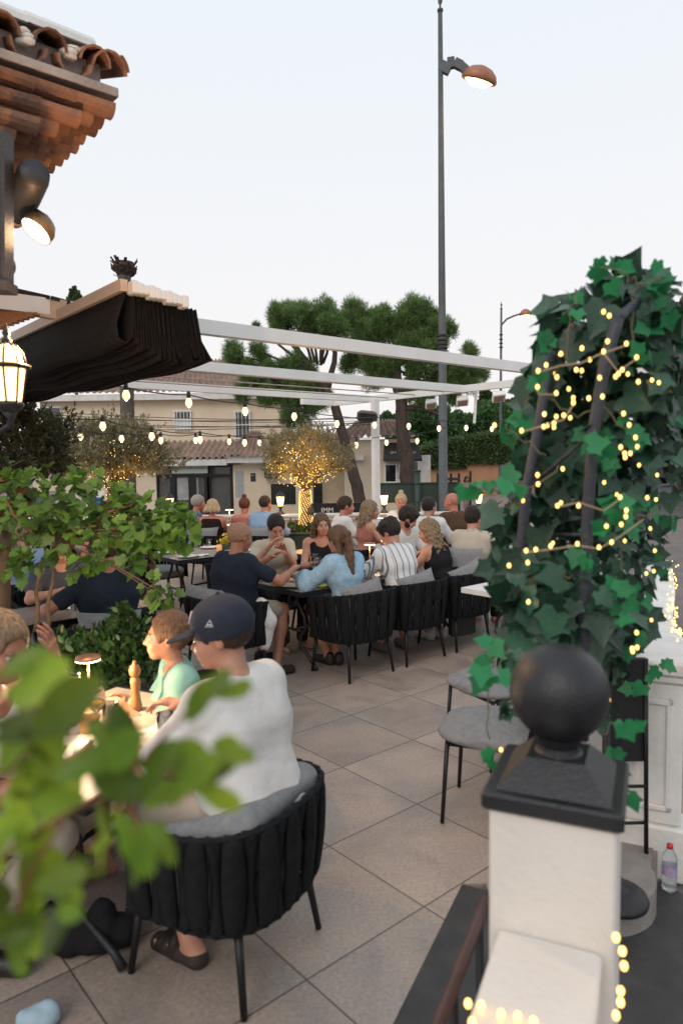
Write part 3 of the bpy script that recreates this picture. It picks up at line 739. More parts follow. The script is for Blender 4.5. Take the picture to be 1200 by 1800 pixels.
# shopfront
mb = MB(); mb.box(((dx0 + dx1) / 2, yg + .9, (zlo + zg) / 2), (dx1 - dx0, .05, zg - zlo)); mb.build('shop_interior', mat('shop_interior', (.10, .085, .075), .9, noise=(.035, .032, .032), nscale=1.1), b1, world=True)
fr = MB(); zb, ztr = zlo, gzz(350, 836)
for px in (276, 304, 338, 364, 367.5, 408): fr.box((gx(px), yg + .12, (zb + zg) / 2), (.13 if px not in (304, 364) else .2, .12, zg - zb))
for px in (338,): fr.box((gx(px), yg + .11, (zb + ztr) / 2), (.30, .12, ztr - zb))
for z_ in (zg - .03, ztr): fr.box(((dx0 + dx1) / 2, yg + .115, z_), (dx1 - dx0, .12, .10))
fr.build('shop_frame', M['black'], b1, world=True)
mb = MB(); mb.box(((dx0 + dx1) / 2, yg + .17, (zb + zg) / 2), (dx1 - dx0, .02, zg - zb)); mb.build('pane', mat('shop_pane', (.55, .55, .55), .03, trans=.85, ior=1.35), b1, world=True)
for px, py, w_, h_ in ((341 - 20, 858, .45, 1.0), (345, 856, .16, .8)):
    mb = MB(); mb.box((gx(px), yg + .14, gzz(px, py)), (w_, .01, h_)); mb.build('poster', mat('pale_poster', (.42, .43, .42), .8, noise=(.3, .31, .32), nscale=3), b1, world=True)
mb = MB(); mb.box((gx(335), yg + .02, gzz(335, 824)), (gx(367) - gx(304), .05, gzz(335, 816) - gzz(335, 832))); sg = mb.build('shop_sign', mat('sign_board', (.62, .70, .62), .6), b1, world=True)
M['ink'] = mat('dark_ink', (.03, .035, .035), .7)
def text(body, loc, size, mt, parent, name='lettering', rz=0, rx=math.pi / 2, ext=.004, al='CENTER'):
    c = bpy.data.curves.new(name, 'FONT'); c.body = body; c.size = size; c.align_x = al; c.align_y = 'CENTER'; c.extrude = ext
    o = bpy.data.objects.new(name, c); link(o); me_ = bpy.data.meshes.new_from_object(o); bpy.data.objects.remove(o); me_.materials.clear(); me_.materials.append(mt); me_.name = name; o = bpy.data.objects.new(name, me_); link(o)
    o.parent = parent; o.matrix_parent_inverse = Matrix.Identity(4) 
    o.location = Vector(loc) - Vector(parent.location); o.rotation_euler = (rx, 0, rz)
    return o
text('INTERNATIONAL MARBELLA', (gx(335), yg - .008, gzz(335, 823)), .125, M['ink'], b1)
mb = MB(); mb.box((gx(446), yg - .03, gzz(446, 839)), (.2, .03, .34)); mb.build('house_number_plate', M['ink'], b1, world=True)
text('Nº 3', (gx(446), yg - .05, gzz(446, 836)), .07, M['white_wall'], b1)
mb = MB(); mb.box((gx(422), yg - .02, gzz(422, 851)), (.34, .03, 1.1)); mb.build('notice_board', mat('notice_board', (.40, .42, .42), .6, noise=(.3, .33, .34), nscale=9), b1, world=True)
mb = MB(); mb.box((gx(522), yg - .02, gzz(522, 868)), (gx(567) - gx(477), .06, gzz(1, 850) - gzz(1, 886))); wf_ = mb.build('window', M['dark_glass'], b1, world=True)
mb = MB(); mb.box((gx(478), yg - .22, gzz(478, 826)), (.5, .4, .62)); mb.build('air_conditioner', M['ink'], b1, world=True)
tv_ = MB()
ax_ = hx(428); az = hz(428, 600)
tv_.tube([(ax_, YB + 1, ze + .8), (ax_, YB + 1, hz(428, 606))], .02, 6); tv_.tube([(ax_ - .35, YB + 1, hz(428, 610)), (ax_ + .4, YB + 1, hz(428, 613))], .014, 5)
for q in (-.3, -.1, .1, .35): tv_.tube([(ax_ + q, YB + 1, hz(428, 618)), (ax_ + q, YB + 1, hz(428, 606))], .01, 5)
tv_.build('antenna', M['iron'], b1, world=True)

# smaller house to its right with the dark canopies
YC = 27.0
def cx2(px): return (px - 600) / FPX * YC
def cz2(px, py): return float(at(px, py, YC)[2])
b2 = thing('building', 'low cream house with a hipped tile roof and dark window canopies', 'house', (2, YC, -.6))
ze2 = cz2(670, 772); xa, xb = cx2(606), cx2(735)
xa2 = cx2(606)
mb = MB(); mb.box(((xa2 + xb) / 2, YC + 2.5, (ze2 - .7) / 2), (xb - xa2, 5, ze2 + .7)); mb.build('wall', M['cream_wall'], b2, world=True)
mb = MB(); mb.box(((cx2(460) + xa2) / 2 - .0, YC + 2.9, (cz2(500, 806) - .7) / 2), (xa2 - cx2(575), 4, cz2(500, 806) + .7)); mb.build('wall', M['cream_wall'], b2, world=True)
barrel_roof('roof', (xa - .35, YC - .4, ze2 + .05), (xb - .2, YC - .4, ze2 + .05), (cx2(640), YC + 2.4, ze2 + .85), (cx2(700), YC + 2.4, ze2 + .85), M['terracotta_old'], b2, .26, 8, .08, seed=6)
barrel_roof('roof', (xb - .2, YC - .4, ze2 + .05), (xb - .2, YC + 5.4, ze2 + .05), (cx2(700), YC + 2.4, ze2 + .85), (cx2(701), YC + 2.5, ze2 + .85), M['terracotta_old'], b2, .26, 8, .08, seed=7)
mb = MB(); mb.box((cx2(735) + .25, YC + 1.6, (cz2(735, 800) - .7) / 2), (.5, 3, cz2(735, 800) + .7)); mb.build('pillar', M['white_wall'], b2, world=True)
M['canvas'] = mat('dark_canvas', (.028, .024, .024), .8, bump=.2)
for (pa, pb, txt) in ((676, 704, 'BM'), (715, 735, 'W')):
    a, b_ = cx2(pa), cx2(pb); zt = cz2(pa, 778); zbm = cz2(pa, 811)
    mb = MB(); mb.add([(a, YC - .02, zt), (b_, YC - .02, zt), (b_ + .08, YC - .75, zbm + .1), (a - .08, YC - .75, zbm + .1), (a - .08, YC - .75, zbm), (b_ + .08, YC - .75, zbm), (a, YC - .02, zbm + .1), (b_, YC - .02, zbm + .1)],
                      [(0, 1, 2, 3), (3, 2, 5, 4), (0, 3, 4, 6), (1, 7, 5, 2)]); mb.build('canopy', M['canvas'], b2, world=True)
    text(txt, ((a + b_) / 2, YC - .62, zbm + .32), .17, M['mortar'], b2, rx=math.pi / 2 - .75)
for pa, py, w_, h_ in ((687, 832, .5, .75), (712, 832, .5, .75), (730, 830, .3, .9)):
    window_part(b2, (cx2(pa), cz2(pa, py)), w_, h_, YC)
mb = MB(); mb.box((cx2(627), YC - .15, cz2(627, 805)), (.55, .3, .18)); pb_ = mb.build('window_box', M['white_wall'], b2, world=True)

# orange garden wall with clipped hedge above it
M['orange'] = mat('orange_render', (.44, .24, .13), .9, noise=(.36, .19, .10), nscale=1.2, bump=.3, bscale=20)
YO = 40.0
def ox(px): return (px - 600) / FPX * YO
def oz(px, py): return float(at(px, py, YO)[2])
gw = thing('garden_wall', 'orange rendered garden wall stepping up under the clipped hedge', 'wall', (8, YO, -.4))
mb = MB(); mb.box(((ox(730) + ox(818)) / 2, YO + .2, (oz(1, 824) - 1) / 2), (ox(818) - ox(730), .4, oz(770, 824) + 1)); mb.box(((ox(818) + ox(1000)) / 2 + .003, YO + .2, (oz(850, 815) - 1) / 2), (ox(1000) - ox(818), .4, oz(850, 815) + 1)); mb.build('wall', M['orange'], gw, world=True)

# ---------------------------------------------------------------- foliage tools
def place(tmpl, faces, pos, axis, nrm, size):
    """copies of a leaf template (x across, y along, z normal) -> V, F arrays"""
    axis = axis / (np.linalg.norm(axis, axis=1)[:, None] + 1e-9)
    nrm = nrm - axis * (nrm * axis).sum(1)[:, None]; nrm /= (np.linalg.norm(nrm, axis=1)[:, None] + 1e-9)
    x = np.cross(axis, nrm); T_ = np.asarray(tmpl, float); n = len(pos)
    V = pos[:, None, :] + size[:, None, None] * (T_[None, :, 0:1] * x[:, None, :] + T_[None, :, 1:2] * axis[:, None, :] + T_[None, :, 2:3] * nrm[:, None, :])
    F = np.asarray(faces)[None] + (np.arange(n) * len(T_))[:, None, None]
    return V.reshape(-1, 3), F.reshape(-1, np.asarray(faces).shape[1])
LEAF4 = [(0, 0, 0), (.5, .5, .06), (0, 1, 0), (-.5, .5, .06)]; F4 = [(0, 1, 2, 3)]
THIN4 = [(0, 0, 0), (.12, .5, .02), (0, 1, 0), (-.12, .5, .02)]
NEED = [(-.05, 0, 0), (.05, 0, 0), (0, 1, 0)]; F3 = [(0, 1, 2)]
def sph(n): v = rng.normal(size=(n, 3)); return v / np.linalg.norm(v, axis=1)[:, None]
M['pine'] = mat('pine_needles', (.11, .19, .06), .7, noise=(.20, .31, .10), nscale=2.6, island=.6, translucent=.45)
M['olive'] = mat('olive_leaves', (.33, .29, .17), .7, noise=(.22, .21, .12), nscale=1.5, island=.4, translucent=.3)
M['olive_dark'] = mat('dark_olive_leaves', (.06, .075, .04), .7, noise=(.10, .085, .04), nscale=1.5, island=.4, translucent=.25)
M['hedge'] = mat('hedge_leaves', (.05, .09, .028), .75, noise=(.075, .12, .035), nscale=.6, island=.35, translucent=.2)
M['tree_far'] = mat('broad_leaves', (.045, .11, .032), .75, noise=(.065, .15, .04), nscale=.5, island=.35, translucent=.2)
M['bark'] = mat('pine_bark', (.085, .055, .045), .95, noise=(.04, .028, .025), nscale=9, stretch=(1, 1, .3), bump=1, bscale=25)
M['bark_grey'] = mat('grey_bark', (.13, .11, .09), .95, noise=(.07, .06, .05), nscale=9, stretch=(1, 1, .3), bump=1, bscale=25)
M['stem'] = mat('brown_stem', (.13, .085, .05), .8)

def crown(name, clumps, mt, parent, per=900, size=.2, tmpl=NEED, faces=F3, up=.3, fill=.5, world=True):
    P_, A_, N_, S_ = [], [], [], []
    for c, r in clumps:
        c = np.asarray(c, float); r = np.broadcast_to(np.asarray(r, float), (3,)); n = int(per * (r.mean() ** 2) * 4)
        d = sph(n); rad = rng.uniform(fill, 1.0, n) ** .6
        lump = 1 + .22 * np.sin(d[:, 0] * 5 + c[0] * 3) * np.cos(d[:, 2] * 6 + c[1])
        p = c + d * r * (rad * lump)[:, None]
        P_.append(p); A_.append(d + rng.normal(0, .5, (n, 3)) + np.array([0, 0, up])); N_.append(sph(n) + np.array([0, 0, .5])); S_.append(size * rng.uniform(.6, 1.3, n))
    V, F = place(tmpl, faces, np.concatenate(P_), np.concatenate(A_), np.concatenate(N_), np.concatenate(S_))
    return fastmesh(name, V, F, mt, parent, False, world)

def limb(mb, pts, r0, r1, n=8, wob=.0):
    pts = np.asarray(pts, float); k = len(pts); q = []
    for i in range(k - 1):
        for j in range(4): q.append(pts[i] + (pts[i + 1] - pts[i]) * j / 4)
    q.append(pts[-1]); q = np.array(q); q[1:-1] += rng.normal(0, wob, (len(q) - 2, 3)); mb.tube(q, np.linspace(r0, r1, len(q)), n)

# hedge on the garden wall
hd = thing('hedge', 'long clipped green hedge on top of the orange wall', 'hedge', (8, YO, 1.4))
n = 30000; X = rng.uniform(ox(722), ox(1010), n); T_ = rng.uniform(0, 1, n)
def htop(x): return np.interp(x, [ox(722), ox(760), ox(830), ox(900), ox(1010)], [oz(722, 800), oz(760, 783), oz(830, 768), oz(900, 760), oz(1010, 750)])
zb_ = np.where(X < ox(818), oz(770, 824), oz(850, 815)); zt_ = htop(X)
face_ = rng.uniform(0, 1, n) < .72
P_ = np.stack([X, np.where(face_, YO - .1 + rng.normal(0, .06, n), YO + rng.uniform(0, 1.6, n)), np.where(face_, zb_ + (zt_ - zb_) * T_, zt_ + rng.normal(0, .08, n))], 1)
V, F = place(LEAF4, F4, P_, sph(n) + (0, -.6, .3), sph(n) + (0, -1, .5), rng.uniform(.09, .17, n)); fastmesh('foliage', V, F, M['hedge'], hd, False, True)
mb = MB(); 
for a, b_, zz in ((722, 818, 824), (818, 1010, 815)):
    xs_ = np.linspace(ox(a), ox(b_), 12)
    for q in range(11): mb.box(((xs_[q] + xs_[q + 1]) / 2, YO + .85, (oz(800, zz) + htop(xs_[q])) / 2), (xs_[1] - xs_[0], 1.75, htop(xs_[q]) - oz(800, zz) - .1))
mb.build('inner_growth', M['hedge'], hd, world=True)

# trees beyond
def blob_tree(label, px, py, d, clumps, mt, trunk=True, per=500, size=.22, group='trees beyond the hedge', tmpl=LEAF4, faces=F4, name='tree', base=None, tr=.2):
    b = at(px, py, d); zb = -.5 if base is None else base
    t = thing(name, label, 'tree', (b[0], d, zb), group=group)
    cl = [((at(x, y, d + dy)), r) for x, y, dy, r in clumps]
    crown('crown', cl, mt, t, per, size, tmpl, faces)
    mb = MB(); top = np.mean([c for c, r in cl], 0); limb(mb, [(b[0], d, zb), (b[0] * .5 + top[0] * .5, d, (zb + top[2]) / 2), tuple(top)], tr, tr * .4)
    for c, r in cl: limb(mb, [((b[0] + top[0]) / 2, d, (zb + top[2]) / 2), tuple(c)], tr * .4, .03, 6)
    mb.build('trunk', M['bark'], t, True, True); return t
blob_tree('round dark green tree between the pines and the big lamp post', 745, 860, 46, [(720, 770, 0, 1.5), (750, 755, 0, 1.6), (745, 780, 1, 1.5), (780, 768, 0, 1.3), (715, 790, -1, 1.1)], M['tree_far'])
blob_tree('bushy green tree right of the big lamp post above the hedge', 830, 860, 48, [(815, 765, 0, 1.4), (845, 758, 0, 1.5), (870, 745, 1, 1.5), (890, 765, 0, 1.3)], M['tree_far'])
blob_tree('slim dark cypress above the hedge', 852, 860, 52, [(852, 700, 0, (.35, .35, .8)), (852, 722, 0, (.6, .6, 1.1)), (852, 745, 0, (.8, .8, 1.2))], M['hedge'], per=900)
blob_tree('pale green tree half hidden behind the ivy above the hedge', 930, 860, 50, [(905, 735, 0, 1.3), (930, 728, 0, 1.3), (955, 735, 0, 1.6), (925, 760, 0, 1.6)], M['olive_dark'], size=.3)
blob_tree('dark leafy tree at the right edge beside the road', 1190, 850, 26, [(1200, 590, 0, 1.3), (1215, 660, 0, 1.9), (1190, 700, 1, 1.4), (1230, 740, 0, 2.0), (1185, 760, 0, 1.1)], M['olive_dark'], size=.24, base=.6)
blob_tree('small far tree just right of the low house', 690, 800, 60, [(683, 745, 0, .9), (672, 748, 0, .7)], M['tree_far'])
blob_tree('small far cypress tips showing over the awning', 131, 700, 60, [(130, 526, 0, (.35, .35, .9)), (136, 531, 0, (.3, .3, .7)), (132, 560, 0, (.8, .8, 2))], M['hedge'], per=900)
for q, (lab, px, d) in enumerate((('low orange-roofed villa far up the hill', 920, 70),)):
    b3 = thing('building', lab, 'house', tuple(at(px, 730, d) - (0, 0, 3)))
    c = at(px, 712, d); mb = MB(); mb.box((c[0], d, c[2] - 1.5), (5, 3, 3.2)); mb.build('wall', M['orange'], b3, world=True)
    mb = MB(); mb.box((c[0], d, c[2] + .15), (5.5, 3.4, .25)); mb.build('roof', M['terracotta_old'], b3, world=True)

# the umbrella pines
def pine(label, base, trunk, clumps, d, limbs, name='pine_tree', r0=.30):
    b = at(*base, d); t = thing(name, label, 'tree', (b[0], d, -.5), group='umbrella pines across the road')
    cl = []
    for x, y, dy, r in clumps:
        c_ = at(x, y, d + dy)
        for q in range(8): o_ = sph(1)[0] * r * .66; f_ = rng.uniform(.38, .68); cl.append((c_ + o_, (r * f_, r * f_, r * f_ * 1.15)))
    crown('crown', cl, M['pine'], t, 2700, .15, up=.5, fill=.06)
    core = [(c, np.asarray(r) * .62) for c, r in cl]
    mb = MB(); tp = [np.array([b[0], d, -.5])] + [at(x, y, d) for x, y in trunk]
    limb(mb, tp, r0 * .85, r0 * .5, 12, .02)
    for l in limbs: limb(mb, [at(x, y, d + z) for x, y, z in l], .12, .05, 7, .03)
    mid = tp[-1]
    for c, r in cl[::8]: limb(mb, [mid + (c - mid) * .25, c], .06, .025, 6, .04)
    mb.build('trunk', M['bark'], t, True, True); return t
pine('left umbrella pine with a crooked trunk leaning to the right', (643, 905), [(625, 850), (612, 800), (598, 750), (585, 705), (560, 665)],
     [(492, 548, 0, .42), (505, 560, .5, .45), (520, 548, -.3, .40), (488, 572, 0, .35), (565, 545, 0, .45), (560, 575, .4, .5), (575, 560, -.4, .42), (590, 575, 0, .5), (540, 570, 0, .36),
      (452, 615, 0, .30), (459, 632, 0, .30), (408, 622, 0, .38), (425, 632, .3, .33), (432, 650, 0, .33), (448, 668, 0, .42), (470, 690, 0, .45), (433, 690, 0, .38), (510, 640, 0, .42), (495, 660, .5, .45), (525, 680, 0, .5), (500, 700, 0, .4),
      (545, 655, .3, .45), (560, 690, 0, .5), (535, 715, 0, .42), (510, 730, 0, .38), (530, 745, 0, .33), (478, 640, -.4, .28), (452, 575, .2, .16)], 24,
     [[(585, 705, 0), (540, 725, 0), (515, 720, 0)], [(575, 690, 0), (540, 640, 0), (510, 600, 0), (500, 570, 0)], [(570, 680, 0), (500, 670, 0), (440, 655, 0)], [(575, 690, 0), (590, 620, 0), (575, 570, 0)]], r0=.26)
pine('right umbrella pine with a thick upright trunk behind the lamp post', (722, 905), [(716, 850), (712, 800), (706, 740), (702, 690), (690, 650)],
     [(615, 550, 0, .48), (635, 560, .4, .5), (622, 580, 0, .5), (645, 590, -.3, .5), (670, 565, 0, .5), (660, 590, 0, .45), (690, 590, .4, .55), (710, 570, 0, .45), (722, 540, 0, .45), (738, 548, 0, .40), (730, 570, .3, .5), (750, 590, 0, .5), (765, 565, 0, .42), (780, 580, 0, .40), (755, 610, -.3, .5), (720, 610, 0, .55),
      (650, 630, 0, .5), (620, 645, .4, .48), (680, 640, 0, .45), (740, 640, 0, .5), (775, 635, 0, .42), (790, 650, 0, .4), (820, 655, 0, .42), (840, 655, 0, .35), (822, 620, 0, .30), (800, 675, 0, .38), (830, 680, 0, .30), (765, 665, 0, .42), (720, 690, 0, .40), (745, 700, 0, .35), (655, 665, 0, .38), (790, 700, .3, .33)], 24.5,
     [[(704, 720, 0), (730, 715, 0), (760, 725, 0), (780, 730, 0)], [(700, 680, 0), (650, 640, 0), (625, 600, 0)], [(700, 680, 0), (740, 650, 0), (800, 660, 0)], [(700, 690, 0), (700, 630, 0), (730, 580, 0)]], r0=.34)

# bare palm trunk with its topped crown
pd = 22.0; pb0 = at(226, 870, pd); pt0 = at(219, 486, pd)
pt_ = thing('palm_trunk', 'tall bare palm trunk with a cut ragged top', 'tree', (pb0[0], pd, -.5))
mb = MB(); zz = np.linspace(-.5, pt0[2], 60); mb.tube([(pb0[0] + (pt0[0] - pb0[0]) * (z_ + .5) / (pt0[2] + .5), pd, z_) for z_ in zz], [.225 + .012 * (i % 2) - .0006 * i for i in range(60)], 14)
mb.build('trunk', M['bark_grey'], pt_, True, True)
mb = MB(); mb.lathe([(.19, 0), (.27, .12), (.33, .3), (.30, .42), (.1, .46)], pt0, 14)
for i in range(60):
    a = rng.uniform(0, 6.28); z_ = rng.uniform(.02, .42); rr = .27 + .08 * z_
    c = pt0 + (rr * math.cos(a), rr * math.sin(a), z_); mb.bar(c, c + (.10 * math.cos(a), .10 * math.sin(a), rng.uniform(.04, .16)), .09, .02, up=(math.cos(a), math.sin(a), .1))
mb.build('cut_crown', M['bark'], pt_, world=True)

# ---------------------------------------------------------------- street lamps
M['lamp_post'] = mat('grey_green_paint', (.095, .105, .108), .6, noise=(.07, .078, .08), nscale=6, bump=.2)
M['lamp_hood'] = mat('rusty_copper_hood', (.42, .17, .09), .5, noise=(.30, .13, .08), nscale=9, metal=.3)
M['street_glow'] = mat('street_lamp_glow', (1, .8, .5), .3, emit=(1, .58, .25), es=9)
def street_lamp(label, px, pyb, pyt, d, r0, r1, arm, base_z, tilt=0):
    t0 = at(px, pyt, d); b0 = at(px + 6 if px < 800 else px - 2, pyb, d)
    t = thing('street_lamp', label, 'street lamp', (b0[0], d, base_z), group='street lamps')
    ax = lambda z: b0[0] + (t0[0] - b0[0]) * (z - base_z) / (t0[2] - base_z)
    mb = MB(); z0, z1 = base_z, t0[2] - .35 * r1 / .07
    mb.tube([(ax(z), d, z) for z in (z0, z0 + .8, z0 + .81, (z0 + z1) / 2, z1)], [r0 * 1.5, r0 * 1.4, r0, (r0 + r1) / 2, r1], 14); mb.build('pole', M['lamp_post'], t, True, True)
    if r0 > .08:
        for i, py in enumerate((590, 598, 605, 612)):
            z_ = at(777, py, d)[2]; mb = MB(); mb.lathe([(r0 * .8, -.03), (r0 * 1.12, -.02), (r0 * 1.12, .02), (r0 * .8, .03)], (ax(z_), d, z_), 14); mb.build('collar', M['iron'], t, world=True)
    mb = MB(); q = r1 * 1.0; zt = z1
    mb.lathe([(q * 1.3, -.02), (q * 1.3, .03), (q * .5, .06), (q * .4, .12), (q * 1.0, .19), (q * 1.0, .24), (q * .5, .29), (q * .2, .36), (.002, .42)], (ax(zt), d, zt), 12); mb.build('finial', M['lamp_post'], t, True, True)
    s = arm['s']; p = [at(x, y, d - (i * .02)) for i, (x, y) in enumerate(arm['path'])]
    mb = MB(); k = len(p)
    for i in range(k - 1): mb.bar(p[i], p[i + 1] + (p[i + 1] - p[i]) * .06, .09 * s * (1.6 if arm.get('flat') else 1), (.26 if arm.get('flat') else .10) * s * (1 - .10 * i), up=(0, 0, 1))
    mb.build('arm', M['lamp_post'], t, world=True)
    c = at(*arm['head'], d - .08); Mr = rotm(arm.get('rx', -.10), arm.get('ry', -.22), 0)
    mb = MB(); hw = arm['hw']
    mb.lathe([(hw, -.02 * s), (hw * 1.03, .03 * s), (hw * .92, .14 * s), (hw * .62, .25 * s), (hw * .2, .31 * s), (.002, .315 * s)], c, 20, Mr, cap=False)
    mb.lathe([(hw * .98, -.015 * s), (hw * .84, -.04 * s), (hw * .80, -.02 * s)], c, 20, Mr, cap=False); mb.build('lamp_shade', M['lamp_hood'], t, True, True)
    mb = MB(); mb.lathe([(.001, -.14 * s), (hw * .45, -.115 * s), (hw * .82, -.02 * s), (hw * .82, .02 * s)], c, 20, Mr, cap=False); mb.build('lens', M['street_glow'], t, True, True)
    return t
street_lamp('tall grey street lamp with a ball finial rising behind the pergola', 773, 905, -2, 17.0, .115, .052,
            dict(path=[(778, 128), (786, 112), (798, 110), (810, 116), (819, 124)], head=(841, 141), s=.95, hw=.41, flat=True, rx=.32, ry=.28), -.3)
street_lamp('slim distant street lamp beside the ivy with a curved arm', 880.5, 800, 534, 40, .10, .055,
            dict(path=[(881, 571), (890, 561), (902, 555.5), (913, 552)], head=(923, 553), s=1.0, hw=.31, ry=-.05, rx=.1), -.4)

# ---------------------------------------------------------------- pergola
ZP = 3.1
pg = thing('pergola', 'white metal pergola frame spanning the terrace', 'pergola', (*uv(9.5, 10.2), 0))
for v_, u0 in ((5.6, -1.5), (7.9, -1.5), (10.2, -1.5)):
    a = np.array([*uv(u0, v_), ZP]); b_ = np.array([*uv(9.55 if v_ > 6 else 12, v_), ZP])
    mb = MB(); mb.bar(a, b_, .10, .125); mb.build('beam', M['white_metal'], pg, world=True)
mb = MB(); mb.bar(np.array([*uv(9.55, 3.4), ZP - .003]), np.array([*uv(9.55, 11.3), ZP - .003]), .09, .115); mb.build('side_beam', M['white_metal'], pg, world=True)
mb = MB(); mb.bar(np.array([*uv(8.7, 11.3), ZP - .003]), np.array([*uv(9.5, 11.3), ZP - .003]), .09, .115); mb.build('beam', M['white_metal'], pg, world=True)
pp = at(661, 905, 13.4)
mb = MB(); mb.box((pp[0], 13.4, ZP / 2 - .03), (.115, .115, ZP - .06), rz=YU); mb.box((pp[0], 13.4, .03), (.2, .2, .02), rz=YU); mb.build('post', M['white_metal'], pg, world=True)
mb = MB(); mb.box((*uv(9.55, 3.5), ZP / 2 - .03), (.115, .115, ZP - .06), rz=YU); mb.build('post', M['white_metal'], pg, world=True)
for k in range(3):
    v_ = 8.3 + k * .5
    mb = MB(); mb.tube([(*uv(-1, 7.9 + .35 + k * .7), ZP - .02 + k * .0), (*uv(9.5, 7.9 + .35 + k * .7), ZP - .02)], .010, 6); mb.build('tension_cable', M['mortar'], pg, world=True)
c = at(838, 700, 12.2); mb = MB(); mb.bar(at(836.5, 688, 12.2), at(836, 744, 12.2) - (.03, 0, 0), .05, .04, up=(1, 0, 0)); mb.build('drop_bracket', M['white_metal'], pg, world=True)
for i in range(3):
    px, py, dd, lab = [(757, 711, 13.0, 'left of the three floodlights under the pergola side beam'), (812, 706, 12.2, 'middle of the three floodlights under the pergola side beam'), (876, 698, 11.2, 'right of the three floodlights under the pergola side beam')][i]
    c = at(px, py, dd); t = thing('floodlight', 'small white square floodlight, ' + lab, 'floodlight', tuple(c), group='floodlights under the pergola beam')
    mb = MB(); mb.box((0, 0, 0), (.20, .08, .17), rx=.85, ry=-.1, bev=.01); mb.build('housing', M['white_metal'], t)
    mb = MB(); mb.box((0, -.028, -.032), (.155, .012, .12), rx=.85, ry=-.1); mb.build('lens', mat('floodlight_lens', (.30, .20, .14), .3), t)
    mb = MB(); mb.bar((0, .0, .07), (0, .0, .17), .03); mb.bar((-.09, 0, .09), (.09, 0, .09), .02); mb.build('bracket', M['white_metal'], t)
c = at(645, 732, 13.0); t = thing('wall_speaker', 'dark rounded loudspeaker fixed to the pergola corner post', 'loudspeaker', tuple(c))
mb = MB(); mb.box((0, 0, 0), (.38, .22, .20), ry=.1, rx=.25, bev=.05); mb.build('cabinet', mat('brown_speaker', (.09, .075, .065), .6), t)
mb = MB(); mb.box((0, -.112, -.02), (.32, .012, .14), ry=.1, rx=.25); mb.build('grille', M['iron'], t); mb = MB(); mb.bar((.1, 0, 0), (.17, .35, .0), .03); mb.build('bracket', M['iron'], t)

# ---------------------------------------------------------------- retracted awning
aw = thing('folded_awning', 'black fabric roof awning gathered in folds on its runners', 'awning', tuple(at(225, 505, 4.6)))
M['fabric'] = mat('black_awning_fabric', (.010, .0095, .0095), .85, noise=(.020, .017, .016), nscale=30, bump=.5, bscale=120, spec=.15)
c0 = at(232, 520, 4.6)
U3 = np.array([UX[0], UX[1], 0]); V3 = np.array([VX[0], VX[1], 0])
LA = 5.0   # length of the folds along V
# each fold: a hanging loop of cloth, profile in (U, z), extruded along V
nf = 14; prof = []
step = .026
for i in range(nf):
    u0 = i * step; dep = .43 - .012 * abs(i - 5) + .02 * math.sin(i * 2.1); 
    sk = .012 * i
    for q in range(9):
        a = q / 8; ang = math.pi * a
        # down one side, round the bottom, up the other
        prof.append((u0 + sk * .5 + step * (.08 + .84 * a) + (.0 + .10 * (i / nf)) * math.sin(math.pi * a), -.01 - dep * (1 - abs(2 * a - 1) ** 3.2) - i * .008))
prof = [(-.02, 0), (-.06, -.12), (-.11, -.27), (-.095, -.36), (-.04, -.385), (.0, -.34), (.01, -.1)] + [(p + .02, z_) for p, z_ in prof] + [(nf * step + .12, -.30), (nf * step + .22, -.45), (nf * step + .03, -.47)]
prof = np.array(prof); kv = 26; V = []
for j in range(kv + 1):
    s_ = j / kv * LA; sag = .05 * math.sin(j * .8) * .3 + .03 * math.sin(math.pi * min(1, s_ / 2.5))
    wob = .004 * np.sin(np.arange(len(prof)) * 1.3 + j * .5)
    V.append(c0 + np.array([0, 0, .085]) + prof[:, :1] * U3 + V3 * s_ + np.array([0, 0, 1.0]) * (prof[:, 1:2] - sag * (prof[:, 1:2] < -.2)) + (wob[:, None] * U3))
V = np.concatenate(V); kp = len(prof); I, J = np.meshgrid(np.arange(kv), np.arange(kp - 1), indexing='ij'); a = (I * kp + J).ravel()
ob = fastmesh('fabric', V, np.stack([a, a + 1, a + kp + 1, a + kp], 1), M['fabric'], aw, True, True)
md = ob.modifiers.new('thickness', 'SOLIDIFY'); md.thickness = .004
for i in range(10):
    mb = MB(); c = c0 + U3 * (.0 + i * step * 1.5) + np.array([0, 0, .045 - .005 * i]) - V3 * .02; mb.box(c, (.045, .10, .085 - (i % 3) * .012), rz=YU, bev=.008); mb.build('runner', M['white_metal'], aw, world=True)
M['tan_beam'] = mat('cream_beam', (.62, .50, .40), .5, noise=(.55, .43, .34), nscale=3)
mb = MB(); mb.bar(c0 + U3 * -.05 + np.array([0, 0, .06]), c0 + V3 * LA - U3 * .05 + np.array([0, 0, .06]), .05, .075); mb.build('lead_bar', M['tan_beam'], aw, world=True)
# beam and panelled soffit that carry it
sb = thing('awning_support', 'cream painted beam and slatted soffit carrying the folded awning', 'beam', tuple(at(0, 530, 5.2)))
a_, b_ = at(-160, 500, 5.3), at(118, 548, 5.5)
mb = MB(); mb.bar(a_, b_, .09, .15); mb.build('beam', M['tan_beam'], sb, world=True)
p = [at(-160, 478, 5.35), at(0, 508, 5.4), at(40, 516, 5.45), at(90, 527, 5.5), at(124, 536, 5.55)]; mb = MB()
for i in range(4): mb.bar(p[i], p[i + 1], .16, .03)
mb.build('flashing', M['iron'], sb, world=True)
mb = MB(); q0 = at(-200, 560, 4.6); 
for i in range(9):
    o_ = at(-150, 548 + i * 6, 5.2 - i * .05); e_ = at(68 - i * 9, 553 + i * 3.2, 5.3 - i * .05); mb.bar(o_, e_, .07, .018)
mb.build('soffit_slats', M['wood'], sb, world=True)

